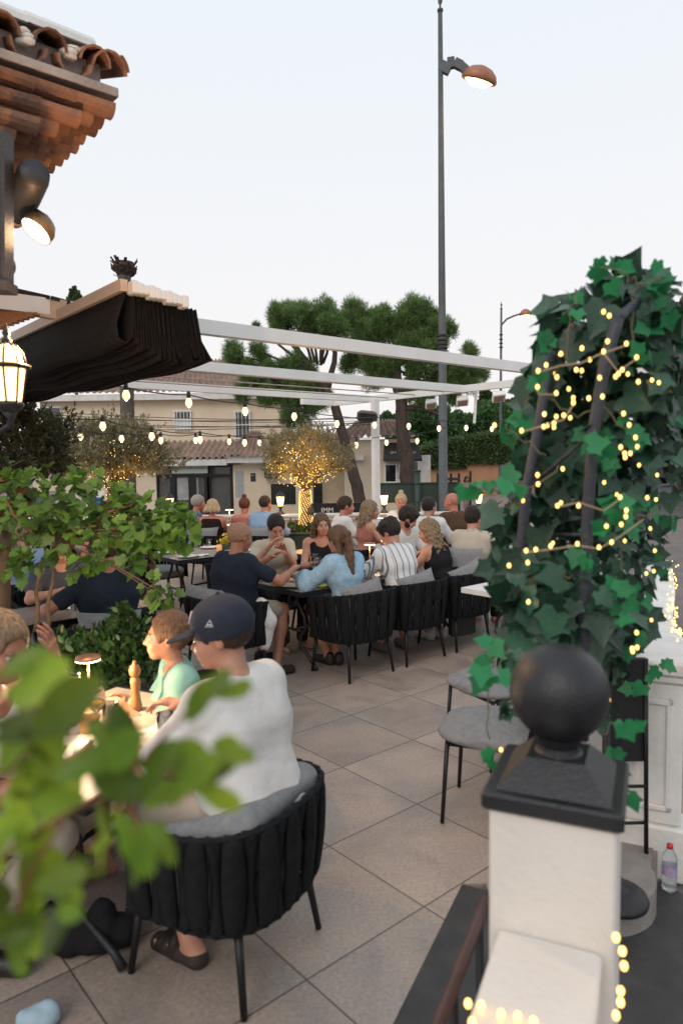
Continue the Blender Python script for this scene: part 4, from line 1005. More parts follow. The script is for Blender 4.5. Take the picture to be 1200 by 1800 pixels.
# ---------------------------------------------------------------- restaurant eave, top left
ev = thing('tiled_eave', 'terracotta tiled roof corner with stepped clay corbels', 'roof', tuple(at(150, 180, 4.0)))
C = at(188, 128, 4.0); UU = -U3
NU = 9
tw = .235
def halftube(mb, a, b, r, up, ang=(0, math.pi), n=8, th=.012, flare=0):
    a = np.asarray(a, float); b = np.asarray(b, float); d = _nrm(b - a); up = _nrm(up - d * (up @ d)); x = np.cross(d, up)
    th_ = np.linspace(ang[0], ang[1], n); V = []
    for p, rr in ((a, r), (b, r * (1 - flare))):
        for q in (rr, rr - th): V.append(p + q * (np.cos(th_)[:, None] * x + np.sin(th_)[:, None] * up))
    V = np.concatenate(V); f = []
    for i in range(n - 1): f += [(i, i + 1, 2 * n + i + 1, 2 * n + i), (n + i, 3 * n + i, 3 * n + i + 1, n + i + 1), (i, n + i, n + i + 1, i + 1), (2 * n + i, 2 * n + i + 1, 3 * n + i + 1, 3 * n + i)]
    f += [(0, 2 * n, 3 * n, n), (n - 1, 2 * n - 1, 4 * n - 1, 3 * n - 1)]
    mb.add(V, f)
zz1 = np.array([0, 0, 1.0]); slope = _nrm(V3 + np.array([0, 0, .35]))
tiles = MB(); chan = MB(); white = MB()
for i in range(NU):
    p = C + UU * (i * tw + .06)
    for r_ in range(4):
        a = p + slope * (r_ * .36) + zz1 * .03; halftube(tiles, a, a + slope * .42, .088, zz1, flare=.12)
    a = p + UU * tw / 2; halftube(chan, a - V3 * .03, a + slope * 1.5, .095, -zz1, flare=.05)
    halftube(white, a - V3 * .01 + zz1 * .015, a + slope * .05 + zz1 * .015, .10, zz1, th=.035)
tiles.build('cover_tile', M['terracotta'], ev, world=True); chan.build('channel_tile', M['terracotta'], ev, world=True); pass
# verge: cover tiles up the slope edge painted white and blue
vg = MB(); vb = MB()
for r_ in range(5):
    a = C + U3 * .02 + slope * r_ * .36 + zz1 * .02
    halftube(vg if r_ % 2 == 0 else vb, a, a + slope * .42, .10, zz1, flare=.1)
    halftube(vb if r_ % 2 else vg, a + UU * .0 - zz1 * .0, a + slope * .40, .112, zz1, ang=(.2, 1.0), th=.02)
vg.build('verge_tile', M['terracotta'], ev, world=True)
M['blue_glaze'] = mat('blue_glaze', (.12, .17, .32), .35, noise=(.36, .40, .46), nscale=5)
for r_ in range(8):
    a = C + UU * (r_ * .34 + .02) + V3 * .16 + zz1 * .155; rt_ = MB(); halftube(rt_, a, a + UU * .36, .085, zz1, flare=-.08, th=.02); rt_.build('ridge_tile', M['white_wall'], ev, world=True)
    if r_ not in (0,): rb_ = MB(); halftube(rb_, a + UU * .02, a + UU * .35, .097, zz1, ang=(.5, 1.5), th=.015); rb_.build('glazed_strip', M['blue_glaze'], ev, world=True)
mb = MB(); a0 = C + UU * .0 + V3 * .09 - zz1 * .07; b0_ = a0 + slope * 1.6
mb.add([a0, a0 + UU * 2.4, b0_ + UU * 2.4, b0_, a0 + zz1 * .15, a0 + UU * 2.4 + zz1 * .15, b0_ + UU * 2.4 + zz1 * .12, b0_ + zz1 * .12], [(3, 2, 1, 0), (4, 5, 6, 7), (0, 1, 5, 4), (1, 2, 6, 5), (2, 3, 7, 6), (3, 0, 4, 7)]); mb.build('roof_bed', M['mortar'], ev, world=True)
for i in range(NU):
    p = C + UU * (i * tw + .06 + tw / 2); mb = MB(); g_ = np.random.default_rng(i)
    for k in range(3): mb.ball(p + zz1 * (.028 + .022 * k) + V3 * .03 + UU * g_.uniform(-.03, .03), .036, 10, (g_.uniform(.9, 1.5), g_.uniform(.8, 1.2), g_.uniform(.4, .7)))
    mb.build('mortar_joint', M['white_wall'], ev, True, True)
# board and stepped corbel tiles under both edges
mb = MB(); n_ = 22
mb.bar(C + U3 * .05 - zz1 * .10 + V3 * .05, C + UU * 2.4 - zz1 * .10 + V3 * .05, .16, .045); mb.bar(C - zz1 * .10 - U3 * .0 + V3 * .14, C - zz1 * .10 + V3 * 2.6, .10, .04)
mb.build('mortar_course', M['mortar'], ev, world=True)
rows_ = 12
for r_ in range(rows_):
    cb = MB(); z_ = -.165 - .050 * r_; inn = -.03 + .100 * r_; g_ = np.random.default_rng(r_)
    for i in range(19):
        a = C + V3 * (i * .135 + (r_ % 2) * .067 + .02) + UU * (inn + g_.uniform(-.012, .012)) + zz1 * z_; [halftube(cb, a + UU * (k_ * .21) + zz1 * g_.uniform(-.006, .006), a + UU * (k_ * .21 + .235), .066, -zz1, th=.014, n=8, flare=.16) for k_ in range(9 if i == 0 else 2)]
    cb.build('corbel_tile', M['terracotta'], ev, world=True)
    fl = MB(); q = inn + .07; a0 = C + UU * q + V3 * .13 + zz1 * (z_ + .004); bb = a0 + V3 * 2.55
    fl.add([a0, a0 + UU * 1.9, bb + UU * 1.9, bb, a0 + zz1 * .042, a0 + UU * 1.9 + zz1 * .042, bb + UU * 1.9 + zz1 * .042, bb + zz1 * .042], [(3, 2, 1, 0), (4, 5, 6, 7), (0, 1, 5, 4), (1, 2, 6, 5), (2, 3, 7, 6), (3, 0, 4, 7)])
    fl.build('mortar_course', M['mortar'], ev, world=True)
wl = MB(); q = .85; a0 = C + UU * q + V3 * q; 
wl.box(a0 + UU * 1.0 + V3 * 1.0 - zz1 * 1.9, (2, 2, 2.6), rz=YU); 
# left corner post and lamps
cp = thing('corner_post', 'dark metal post at the restaurant corner, left edge', 'post', tuple(at(2, 400, 3.4)))
mb = MB(); a = at(4, 235, 3.4); b_ = at(4, 512, 3.4); mb.bar(a, b_, .075, .08, up=(0, 1, 0)); mb.bar(at(13, 272, 3.39), at(14, 500, 3.39), .018, .09, up=(0, 1, 0)); mb.bar(at(3, 497, 3.38), at(3, 514, 3.38), .10, .12, up=(0, 1, 0)); mb.build('post', M['iron'], cp, world=True)
sk = thing('spotlight_drum', 'dark cylindrical spotlight under the tiled eave', 'spotlight', tuple(at(45, 340, 3.6)))
mb = MB(); a = at(58, 312, 3.5); b_ = at(30, 372, 3.75); mb.tube([a + (b_ - a) * q for q in (-.15, 0, .5, 1)], [.068, .076, .079, .070], 20); mb.build('housing', mat('grey_drum', (.035, .037, .042), .5, metal=.3), sk, True, True)
mb = MB(); a2 = b_ + (a - b_) * .02; mb.tube([b_ + (b_ - a) * .02, b_ + (b_ - a) * .25], [.069, .05], 20); mb.build('rim', mat('tan_rim', (.16, .12, .08), .5), sk, True, True)
mb = MB(); mb.bar(at(8, 330, 3.5), at(45, 338, 3.6), .03); mb.build('bracket', M['iron'], sk, world=True)
gl_ = thing('gooseneck_lamp', 'small dome lamp glowing white below the dark drum', 'lamp', tuple(at(62, 395, 3.6)))
mb = MB(); d_ = _nrm(np.array([-.42, -.45, -.75])); zc = -d_; xx = _nrm(np.cross(zc, (0, 1, 0))); Mr = np.stack([xx, np.cross(zc, xx), zc], 1); c = at(67, 403, 3.6)
mb.lathe([(.078, -.02), (.082, -.015), (.080, .02), (.062, .055), (.035, .075), (.028, .08)], c, 20, Mr, cap=False); mb.build('lamp_shade', mat('brass_shade', (.20, .13, .06), .4, metal=.6), gl_, True, True)
mb = MB(); mb.lathe([(.001, -.018), (.076, -.016), (.076, -.010)], c, 20, Mr, cap=False); mb.build('bulb', mat('lamp_glow', (1, .9, .8), .3, emit=(1, .82, .62), es=6), gl_, True, True)
mb = MB(); mb.tube([c + zc * .07, at(62, 375, 3.6)], [.026, .026], 12); mb.tube([at(62, 375, 3.6), at(61, 360, 3.6), at(58, 345, 3.6)], .008, 8); mb.build('holder', M['iron'], gl_, True, True)
wb = thing('round_wall_lamp', 'small dark round lamp fitting on the corner post', 'lamp', tuple(at(14, 470, 3.5)))
mb = MB(); mb.ball(at(13, 467, 3.5), .048, 16, (.8, 1, 1.1)); mb.build('housing', M['iron'], wb, True, True); mb = MB(); mb.ball(at(20, 484, 3.5), .007, 8); mb.build('bulb', M['fairy'], wb, True, True)
# ---------------------------------------------------------------- terrace parapet and lanterns
M['coping'] = mat('cream_coping', (.66, .62, .56), .6, noise=(.58, .54, .48), nscale=4)
par = thing('parapet', 'low cream parapet with a moulded coping along the far side of the terrace', 'wall', (-1.5, 14.2, 0))
mb = MB(); mb.box((-2.6, 14.2, .36), (13, .22, .72)); mb.build('wall', M['cream_wall'], par, world=True)
mb = MB(); mb.box((-2.6, 14.2, .745), (13.1, .34, .05)); mb.box((-2.6, 14.2, .80), (13.2, .40, .055), bev=.012); mb.build('coping', M['coping'], par, world=True)
M['lantern_glow'] = mat('lantern_glass', (1, .8, .5), .4, emit=(1, .60, .26), es=3.0)
M['lantern_core'] = mat('lantern_flame', (1, .9, .6), .4, emit=(1, .80, .5), es=10)
def lantern(label, c, s=1.0, group=None, hang=False, power=6):
    t = thing('lantern', label, 'lantern', tuple(c), 0, group, s)
    if not hang:
        mb = MB(); mb.lathe([(.085, 0), (.085, .015), (.05, .03), (.03, .06), (.024, .10), (.04, .125), (.05, .14)], n=12); mb.build('base', M['iron'], t, True)
    z = .14
    g = MB(); g.lathe([(.045, z), (.072, z + .17)], n=6, cap=True); g.build('glass', M['lantern_glow'], t)
    g = MB(); g.ball((0, 0, z + .09), .026, 10, (1, 1, 1.5)); g.build('bulb', M['lantern_core'], t, True)
    f = MB(); 
    for i in range(6):
        a = i * math.pi / 3; f.tube([(.047 * math.cos(a), .047 * math.sin(a), z - .005), (.075 * math.cos(a), .075 * math.sin(a), z + .175)], .0055, 5)
    f.lathe([(.04, z - .012), (.052, z - .008), (.05, z + .004)], n=6); f.lathe([(.092, z + .17), (.096, z + .18), (.06, z + .225), (.03, z + .245), (.012, z + .25), (.016, z + .265), (.002, z + .29)], n=6); f.build('frame', M['iron'], t)
    ld = bpy.data.lights.new('lantern_light', 'POINT'); ld.energy = power; ld.color = (1, .6, .3); ld.shadow_soft_size = .08
    lo_ = bpy.data.objects.new('lantern_light', ld); link(lo_); lo_.parent = t; lo_.location = (0, -.14, z + .08)
    return t
for px, py, lab in ((299, 893, 'small lit lantern on the parapet left of the shop door'), (493, 895, 'small lit lantern on the parapet left of the glowing olive trunk'),
                    (675, 895, 'small lit lantern on the parapet just right of the white pergola post'), (841, 899, 'small lit lantern on the parapet beside the ivy')):
    c = at(px, py, 14.2); lantern(lab, (c[0], 14.2, .83), 1.15, 'lanterns along the parapet', power=5)

# big hanging lantern, left edge
hl_ = thing('hanging_lantern', 'large glowing lantern with a ribbed dome hanging at the left edge under the awning', 'lantern', tuple(at(15, 705, 2.9)))
c = at(15, 660, 2.9)
g = MB(); g.lathe([(.048, -.105), (.070, .03), (.070, .031)], c, 8, cap=True); g.lathe([(.066, .045), (.058, .085), (.036, .115), (.01, .13)], c, 8, cap=True); g.build('glass', M['lantern_glow'], hl_, world=True)
g = MB(); g.ball(c - (0, 0, .03), .032, 12, (1, 1, 1.6)); g.build('bulb', M['lantern_core'], hl_, True, True)
f = MB(); 
for i in range(8):
    a = i * math.pi / 4 + .2; cs, sn = math.cos(a), math.sin(a)
    f.tube([c + (r * cs, r * sn, z) for r, z in ((.050, -.11), (.073, .03), (.069, .05), (.060, .088), (.037, .118), (.01, .134))], .0042, 5)
f.lathe([(.076, .026), (.088, .030), (.088, .040), (.072, .046)], c, 16); f.lathe([(.03, -.15), (.045, -.135), (.058, -.118), (.050, -.106), (.04, -.106)], c, 12); f.lathe([(.012, .125), (.022, .14), (.010, .155), (.016, .17), (.010, .19), (.002, .21)], c, 12)
f.lathe([(.004, -.22), (.016, -.20), (.008, -.175), (.03, -.15)], c, 12); f.build('frame', M['iron'], hl_, True, True)
mb = MB(); mb.tube([c + (0, 0, -.2), c + (-.12, .1, -.24), c + (-.30, .3, -.14), c + (-.5, .5, -.1)], .012, 8); mb.build('arm', M['iron'], hl_, True, True)
ld = bpy.data.lights.new('lantern_light', 'POINT'); ld.energy = 60; ld.color = (1, .55, .25); ld.shadow_soft_size = .06
lo_ = bpy.data.objects.new('lantern_light', ld); link(lo_); lo_.location = c + (.10, .12, .18)
lo_.parent = hl_; lo_.matrix_parent_inverse = Matrix.Translation(-Vector(hl_.location))

# ---------------------------------------------------------------- festoon lights
def festoon(label, pts, sag, px_bulbs, name='string_lights'):
    """pts: world anchor points; px_bulbs: (px,py,d)"""
    t = thing(name, label, 'string lights', tuple(pts[0]), group='festoon strings over the terrace')
    wp = []
    for a, b_ in zip(pts[:-1], pts[1:]):
        a, b_ = np.asarray(a, float), np.asarray(b_, float)
        for i in range(12): q = i / 12; wp.append(a + (b_ - a) * q - np.array([0, 0, sag * 4 * q * (1 - q)]))
    wp.append(np.asarray(pts[-1], float)); wp = np.array(wp)
    mb = MB(); mb.tube(wp, .007, 5); mb.build('cable', M['wire'], t, world=True)
    for (x, y, d) in px_bulbs:
        c = at(x, y, d); 
        mb = MB(); mb.lathe([(.016, .028), (.023, .018), (.035, -.010), (.040, -.032), (.036, -.056), (.022, -.072), (.003, -.078)], c + (0, 0, .03), 14); b_ = mb.build('bulb', M['bulb'], t, True, True)
        mb = MB(); mb.tube([c + (0, 0, .02), c + (0, 0, -.035)], [.006, .012], 8); mb.ball(c + (0, 0, -.03), .020, 10, (1, 1, 1.3)); o = mb.build('filament', M['bulb_core'], None, True); o.parent = b_; o.matrix_parent_inverse = Matrix.Translation(-Vector(t.location))
        mb = MB(); mb.lathe([(.010, .13), (.020, .12), (.023, .075), (.024, .052), (.018, .05)], c, 10); mb.build('socket', M['wire'], t, True, True)
A = []
def bd(px, py, d): return (px, py + 1, d)
b1s = [bd(222, 694, 7.0), bd(332, 707, 7.9), bd(431, 722, 8.8), bd(517, 731, 9.8), bd(592, 744, 10.6), bd(658, 746, 11.6), bd(718, 748, 12.2), bd(771, 752, 12.8), bd(819, 751, 13.3), bd(864, 753, 13.8)]
festoon('front festoon string of large bulbs from the awning to beyond the lamp post', [at(40, 640, 6.0)] + [at(x, y - 14, d) for x, y, d in b1s] + [at(930, 735, 14.5)], .02, b1s)
b2s = [bd(70, 742, 8.2), bd(181, 748, 8.4), bd(267, 766, 9.2), bd(352, 772, 10.4), bd(430, 777, 11.2), bd(500, 782, 11.6), bd(564, 782, 12), bd(626, 781, 12.6), bd(679, 777, 13), bd(733, 774, 13.5)]
festoon('middle festoon string crossing in front of the two-storey house', [at(20, 700, 7.6)] + [at(x, y - 13, d) for x, y, d in b2s] + [at(800, 745, 14)], .03, b2s)
b3s = [bd(64, 757, 9.5), bd(142, 766, 10), bd(214, 770, 10.4), bd(283, 773, 11), bd(344, 773, 11.8), bd(403, 775, 12.5), bd(456, 777, 13), bd(506, 774, 13.6), bd(556, 771, 14)]
festoon('farthest festoon string of small bulbs behind the others', [at(20, 740, 9.2)] + [at(x, y - 11, d) for x, y, d in b3s] + [at(640, 735, 14.4)], .03, b3s)
ow = thing('overhead_cables', 'thin utility cables strung across the house front', 'cables', tuple(at(250, 735, 20)))
for i, (y0_, y1_) in enumerate(((722, 741), (727, 745), (732, 738), (738, 752), (745, 747), (752, 748))):
    mb = MB(); a = at(60, y0_, 20); b_ = at(660, y1_ - 6, 20); mb.tube([a + (b_ - a) * q - np.array([0, 0, .5 * q * (1 - q)]) for q in np.linspace(0, 1, 14)], .009, 4); mb.build('cable', M['wire'], ow, world=True)

# ---------------------------------------------------------------- furniture
def woven_chair(label, loc, yaw, group='woven tub chairs at the tables', name='dining_chair'):
    t = thing(name, label, 'chair', loc, yaw, group)
    # plan curve, s in [0,1] from the left arm round the back to the right arm
    def plan(s, k=1.0):
        a = math.pi * (1.0 + s) ; ex = .72
        x = .335 * k * math.copysign(abs(math.cos(a)) ** ex, math.cos(a)); y = -.33 * k * abs(math.sin(a)) ** ex
        return np.array([x, y + .02])
    # straight arm section in front of the curve
    def P(s, k=1.0):
        if s < .16: b_ = plan(0, k); return np.array([b_[0], b_[1] + (.16 - s) / .16 * .20])
        if s > .84: b_ = plan(1, k); return np.array([b_[0], b_[1] + (s - .84) / .16 * .20])
        return plan((s - .16) / .68, k)
    N = 25; ztop = lambda s: .70 + .065 * math.sin(math.pi * s) ** 1.2; zbot = lambda s: .345
    V = []; F = []; n = 0
    ss = np.linspace(0, 1, 400); pp_ = np.array([P(q) for q in ss]); L = np.concatenate([[0], np.cumsum(np.linalg.norm(np.diff(pp_, axis=0), axis=1))]); S_of = lambda l: float(np.interp(l, L, ss)); T_ = L[-1]
    for i in range(N):
        lc = (i + .5) / N * T_; out = 1 if i % 2 else -1
        rows = 13; pts = []
        for r in range(rows):
            q = r / (rows - 1); wv = math.sin(math.pi * q)
            wdt = (T_ / N) * (.52 + (.16 * wv if out > 0 else -.20 * wv)) * (1.0)
            z = (ztop(S_of(lc)) + .014) * (1 - q) + (zbot(0) - .008) * q; k = 1.055 - .09 * q
            off = out * .012 * wv + .010 - .006 * (1 if q < .01 or q > .99 else 0)
            l0, l1 = lc - wdt * .92, lc + wdt * .92
            row = []
            for l, o2 in ((l0, -.003), ((l0 + l1) / 2, .006), (l1, -.003)):
                s = S_of(min(max(l, 0), T_)); p = P(s, k); p2 = P(min(s + .01, 1), k) - P(max(s - .01, 0), k); nn = np.array([p2[1], -p2[0]]); nn /= np.linalg.norm(nn) + 1e-9
                row.append((p, nn, off + o2))
            for sgn in (1, -1):
                rr = row if sgn == 1 else row[::-1]
                for p, nn, o in rr: pts.append((*(p + nn * (o + (.0 if sgn == 1 else -.018))), z))
        V += pts
        for r in range(rows - 1):
            for j in range(6): F.append((n + r * 6 + j, n + r * 6 + (j + 1) % 6, n + (r + 1) * 6 + (j + 1) % 6, n + (r + 1) * 6 + j))
        F.append((n + 5, n + 4, n + 1, n)); F.append((n + 4, n + 3, n + 2, n + 1)); m_ = n + (rows - 1) * 6; F.append((m_, m_ + 1, m_ + 4, m_ + 5)); F.append((m_ + 1, m_ + 2, m_ + 3, m_ + 4))
        n += rows * 6
    fastmesh('woven_back', V, np.array(F), M['strap'], t, True)
    mb = MB(); mb.tube([(*P(s, 1.055), ztop(s) + .002) for s in np.linspace(0, 1, 44)], .010, 8); mb.tube([(*P(s, .965), .345) for s in np.linspace(0, 1, 44)], .009, 8); mb.build('rail', M['strap'], t, True)
    V, F = sdf([ell((x, y, .425), (.25, .24, .045), None, .08) for x in (-.06, .06) for y in (-.02, .08)] , .016, .06); fastmesh('seat_cushion', V, F, M['cushion'], t, True)
    mb = MB(); mb.box((0, .02, .365), (.5, .5, .035), bev=.01); mb.build('seat_frame', M['black'], t)
    for sx in (-1, 1):
        for sy in (-1, 1):
            mb = MB(); mb.tube([(sx * .225, sy * .215 + .02, .37), (sx * .262, sy * .255 + .015, .004)], [.0165, .0125], 10); mb.build('leg', M['black'], t, True)
    return t
chair0 = None
def put_chair(label, x, y, yaw, grp='woven tub chairs at the tables'):
    global chair0
    if chair0 is None: chair0 = woven_chair(label, (x, y, 0), yaw, grp); return chair0
    c = copy_tree(chair0); c.location = (x, y, 0); c.rotation_euler = (0, 0, yaw); c['label'] = label; c['group'] = grp; return c
def pillow(label, loc, rot, sc=1.0, m_=None, name='cushion'):
    nn = 12; g = np.linspace(-1, 1, nn); X, Y = np.meshgrid(g, g, indexing='ij')
    th = .055 * ((1 - X ** 4) * (1 - Y ** 4)) ** .6; pin = 1 - .06 * (1 - np.abs(X * Y))
    rr = np.random.default_rng(int(abs(loc[0] * 997 + loc[1] * 31))); th = th * (1 + .12 * np.sin(X * 3 + rr.uniform(0, 6)) * np.cos(Y * 4 + rr.uniform(0, 6)))
    a = np.stack([X * .225 * (1 - .10 * (1 - Y ** 2)), Y * .175 * (1 - .10 * (1 - X ** 2)), th], -1).reshape(-1, 3); b_ = a * (1, 1, -1)
    V = np.concatenate([a, b_]); I, J = np.meshgrid(np.arange(nn - 1), np.arange(nn - 1), indexing='ij'); k = (I * nn + J).ravel(); F = np.stack([k, k + nn, k + nn + 1, k + 1], 1)
    F = np.concatenate([F, (F + nn * nn)[:, ::-1]]); Mr = rotm(*rot); o = fastmesh(name, V @ Mr.T * sc, F, m_ or M['cushion'], None, True); o.location = loc; tag(o, label, 'cushion', 'scatter cushions on the chairs'); return o

def mosaic():
    m_ = bpy.data.materials.new('mosaic_top'); m_.use_nodes = True; t = m_.node_tree; b = t.nodes['Principled BSDF']; N = t.nodes.new; L = t.links.new
    tc_ = N('ShaderNodeTexCoord'); ck = N('ShaderNodeTexChecker'); ck.inputs['Scale'].default_value = 34; L(tc_.outputs['Object'], ck.inputs['Vector']); ck.inputs['Color1'].default_value = (.035, .032, .03, 1); ck.inputs['Color2'].default_value = (.40, .37, .33, 1)
    nz = N('ShaderNodeTexNoise'); nz.inputs['Scale'].default_value = 7; L(tc_.outputs['Object'], nz.inputs['Vector'])
    mx = N('ShaderNodeMix'); mx.data_type = 'RGBA'; mr = N('ShaderNodeMapRange'); mr.inputs['To Min'].default_value = .0; mr.inputs['To Max'].default_value = .6; L(nz.outputs['Fac'], mr.inputs[0]); L(mr.outputs[0], mx.inputs[0]); L(ck.outputs[0], mx.inputs['A']); mx.inputs['B'].default_value = (.19, .16, .14, 1); L(mx.outputs['Result'], b.inputs['Base Color']); b.inputs['Roughness'].default_value = .28; return m_
M['mosaic'] = mosaic()
M['lamplit_mosaic'] = mat('lamplit_top', (.50, .45, .38), .35, noise=(.36, .32, .27), nscale=9)  # near table top: the lamp's light is put into this paler colour
def table(label, c, sx, sy, yaw, top=None, edge=None, group='mosaic tables with cast iron legs', z=.75):
    t = thing('dining_table', label, 'table', (c[0], c[1], 0), yaw, group)
    mb = MB(); mb.box((0, 0, z - .010), (sx - .03, sy - .03, .02)); mb.build('tabletop', top or M['mosaic'], t)
    mb = MB()
    for s in (-1, 1): mb.box((0, s * (sy / 2 - .0075), z - .018), (sx, .015, .045)); mb.box((s * (sx / 2 - .0075), 0, z - .018), (.015, sy - .03, .045))
    mb.box((0, 0, z - .035), (sx - .04, sy - .04, .02)); mb.build('edge', edge or M['black'], t)
    for a in (-1, 1):
        for b_ in (-1, 1):
            mb = MB(); X = a * (sx / 2 - .20); Yb = b_ * (sy / 2 - .06)
            mb.tube([(X, b_ * .05, .70), (X, b_ * .07, .58), (X, b_ * .16, .47), (X, b_ * .17, .36), (X, b_ * .09, .28), (X, b_ * .10, .20), (X, b_ * (sy / 2 - .10), .06), (X, Yb, .012)], [.017, .016, .015, .015, .015, .015, .016, .02], 8)
            mb.build('leg', M['iron'], t, True)
    mb = MB(); mb.tube([(-(sx / 2 - .2), 0, .33), (0, 0, .36), (sx / 2 - .2, 0, .33)], .013, 8)
    for a in (-1, 1): mb.tube([(a * (sx / 2 - .2), -.1, .33), (a * (sx / 2 - .2), .1, .33)], .013, 8); mb.tube([(a * (sx / 2 - .2), -.2, .69), (a * (sx / 2 - .2), .2, .69)], .013, 8)
    mb.build('stretcher', M['iron'], t, True)
    return t
FV = YU; FU = YU - math.pi / 2; FMV = YU + math.pi; FMU = YU + math.pi / 2

def uvz(u, v, z): x, y = uv(u, v); return (x, y, z)
# tables
table('long mosaic table in the middle of the terrace with pizza and bottles', uv(4.82, 5.20), 2.3, .76, YU)
table('empty mosaic table laid for dinner left of the bald man', uv(4.75, 7.95), 1.75, 1.0, YU)
table('mosaic table behind the ivy hedge leaves on the left between two men', uv(2.0, 5.58), 1.1, .72, YU)
NA = math.atan2(.89, .455)     # yaw of the near table group
ta = np.array([-.89, .455]); tb = np.array([.455, .89])
tcn = np.array([-1.03, 2.93])
table('near table glowing under the small lamp, behind the blurred leaves', tuple(tcn), 1.0, .85, NA, M['lamplit_mosaic'])
table('white topped table behind the ivy on the right', (1.62, 6.15), .8, .8, YU, M['white_wall'], M['white_wall'], 'white tables on the right')
table('far table at the parapet behind the bald man', (-1.35, 12.2), 1.6, .7, 0.1)
table('far table in front of the brown polo man', (1.35, 10.6), 1.6, .7, YU)
table('table in front of the man in the beige shirt', (2.1, 8.7), 1.2, .7, YU)
table('table behind the woman in black partly hidden by people', (-.15, 9.0), 1.1, .7, YU)

# ---------------------------------------------------------------- tableware
M['ceramic'] = mat('white_ceramic', (.72, .70, .66), .25, coat=.4)
M['paper'] = mat('napkin', (.70, .69, .66), .9)
M['pizza'] = mat('pizza', (.42, .13, .05), .6, noise=(.62, .38, .15), nscale=28, bump=.6, bscale=60)
M['steel'] = mat('cutlery', (.6, .6, .6), .25, metal=1)
M['copper'] = mat('copper_lamp', (.42, .22, .12), .35, metal=.8)
M['led'] = mat('led_disc', (1, .95, .85), .3, emit=(1, .78, .48), es=14)
M['candle'] = mat('candle_jar', (.55, .25, .08), .4, emit=(1, .5, .15), es=.5)
def T3(u, v, z=.752): return np.array(uvz(u, v, z))
GN = {}
def small(name, label, cat, c, rz=0, group=None, sc=1): return thing(name, label, cat, tuple(c), rz, group, sc)
def wine_glass(label, c, wine=None, s=1.0):
    t = small('wine_glass', label, 'glass', c, 0, 'wine glasses on the tables', s)
    mb = MB(); mb.lathe([(.034, .001), (.034, .003), (.005, .008), (.004, .085), (.012, .095), (.036, .125), (.041, .150), (.036, .195), (.031, .225), (.0298, .225), (.0345, .195), (.039, .150), (.034, .127), (.010, .099), (.001, .097)], n=20, cap=False); mb.build('bowl', M['glass'], t, True)
    if wine: mb = MB(); mb.lathe([(.001, .100), (.010, .1015), (.0325, .128), (.0365, .140), (.001, .140)], n=20, cap=False); mb.build('wine', wine, t, True)
    return t
M['white_wine'] = mat('white_wine', (.85, .65, .2), .05, trans=.7, ior=1.33); M['red_wine'] = mat('red_wine', (.22, .01, .02), .05, trans=.4, ior=1.33)
def tumbler(label, c, liquid=None):
    t = small('tumbler', label, 'glass', c, 0, 'tumblers on the tables')
    mb = MB(); mb.lathe([(.028, .001), (.036, .10), (.034, .10), (.0265, .008), (.001, .008)], n=18, cap=False); mb.build('glass', M['glass'], t, True)
    if liquid: mb = MB(); mb.lathe([(.001, .010), (.026, .010), (.031, .065), (.001, .065)], n=18, cap=False); mb.build('drink', liquid, t, True)
def bottle(label, c, m_, lab=True, neck=None):
    t = small('bottle', label, 'bottle', c, 0, 'bottles on the tables')
    mb = MB(); mb.lathe([(.036, 0), (.038, .01), (.038, .16), (.034, .19), (.016, .225), (.0135, .25), (.0135, .29), (.016, .292), (.016, .302), (.012, .303)], n=20); mb.build('body', m_, t, True)
    if lab: mb = MB(); mb.lathe([(.0386, .05), (.0386, .13)], n=20, cap=False); mb.build('paper_label', M['ink'], t, True)
    mb = MB(); mb.lathe([(.0150, .235), (.0148, .286), (.0168, .290), (.0168, .304), (.001, .305)], n=16, cap=False); mb.build('foil', neck or M['steel'], t, True)
def carafe(label, c, m_=None, s=1.0):
    t = small('carafe', label, 'carafe', c, 0, 'glass carafes on the tables', s)
    mb = MB(); mb.lathe([(.042, 0), (.045, .01), (.044, .10), (.030, .15), (.019, .18), (.019, .21), (.027, .235), (.025, .235), (.017, .21), (.017, .18), (.028, .15), (.042, .10), (.042, .006), (.001, .006)], n=20, cap=False); mb.build('body', m_ or M['glass'], t, True)
    mb = MB(); mb.lathe([(.001, .008), (.0415, .008), (.0415, .10), (.001, .10)], n=20, cap=False); mb.build('water', M['white_wine'] if m_ is None and s < 1 else M['glass'], t, True)
def plate(label, c, r=.13, m_=None):
    t = small('plate', label, 'plate', c, 0, 'plates on the tables'); mb = MB(); mb.lathe([(r * .6, .0), (r * .66, .004), (r, .018), (r, .021), (r * .64, .009), (.001, .007)], n=28); mb.build('dish', m_ or M['ceramic'], t, True); return t
def napkin(label, c, rz):
    nn = 9; g = np.linspace(-1, 1, nn); X, Y = np.meshgrid(g, g, indexing='ij'); Z = .012 + .010 * np.sin(X * 4 + c[0] * 9) * np.cos(Y * 3 + c[1] * 5); V = np.stack([X * .085, Y * .06, Z], -1).reshape(-1, 3); I, J = np.meshgrid(np.arange(nn - 1), np.arange(nn - 1), indexing='ij'); k = (I * nn + J).ravel()
    o = fastmesh('napkin', V @ rotm(0, 0, rz).T, np.stack([k, k + nn, k + nn + 1, k + 1], 1), M['paper'], None, True); o.location = c; m2 = o.modifiers.new('t', 'SOLIDIFY'); m2.thickness = .006; tag(o, label, 'napkin', 'napkins on the tables')
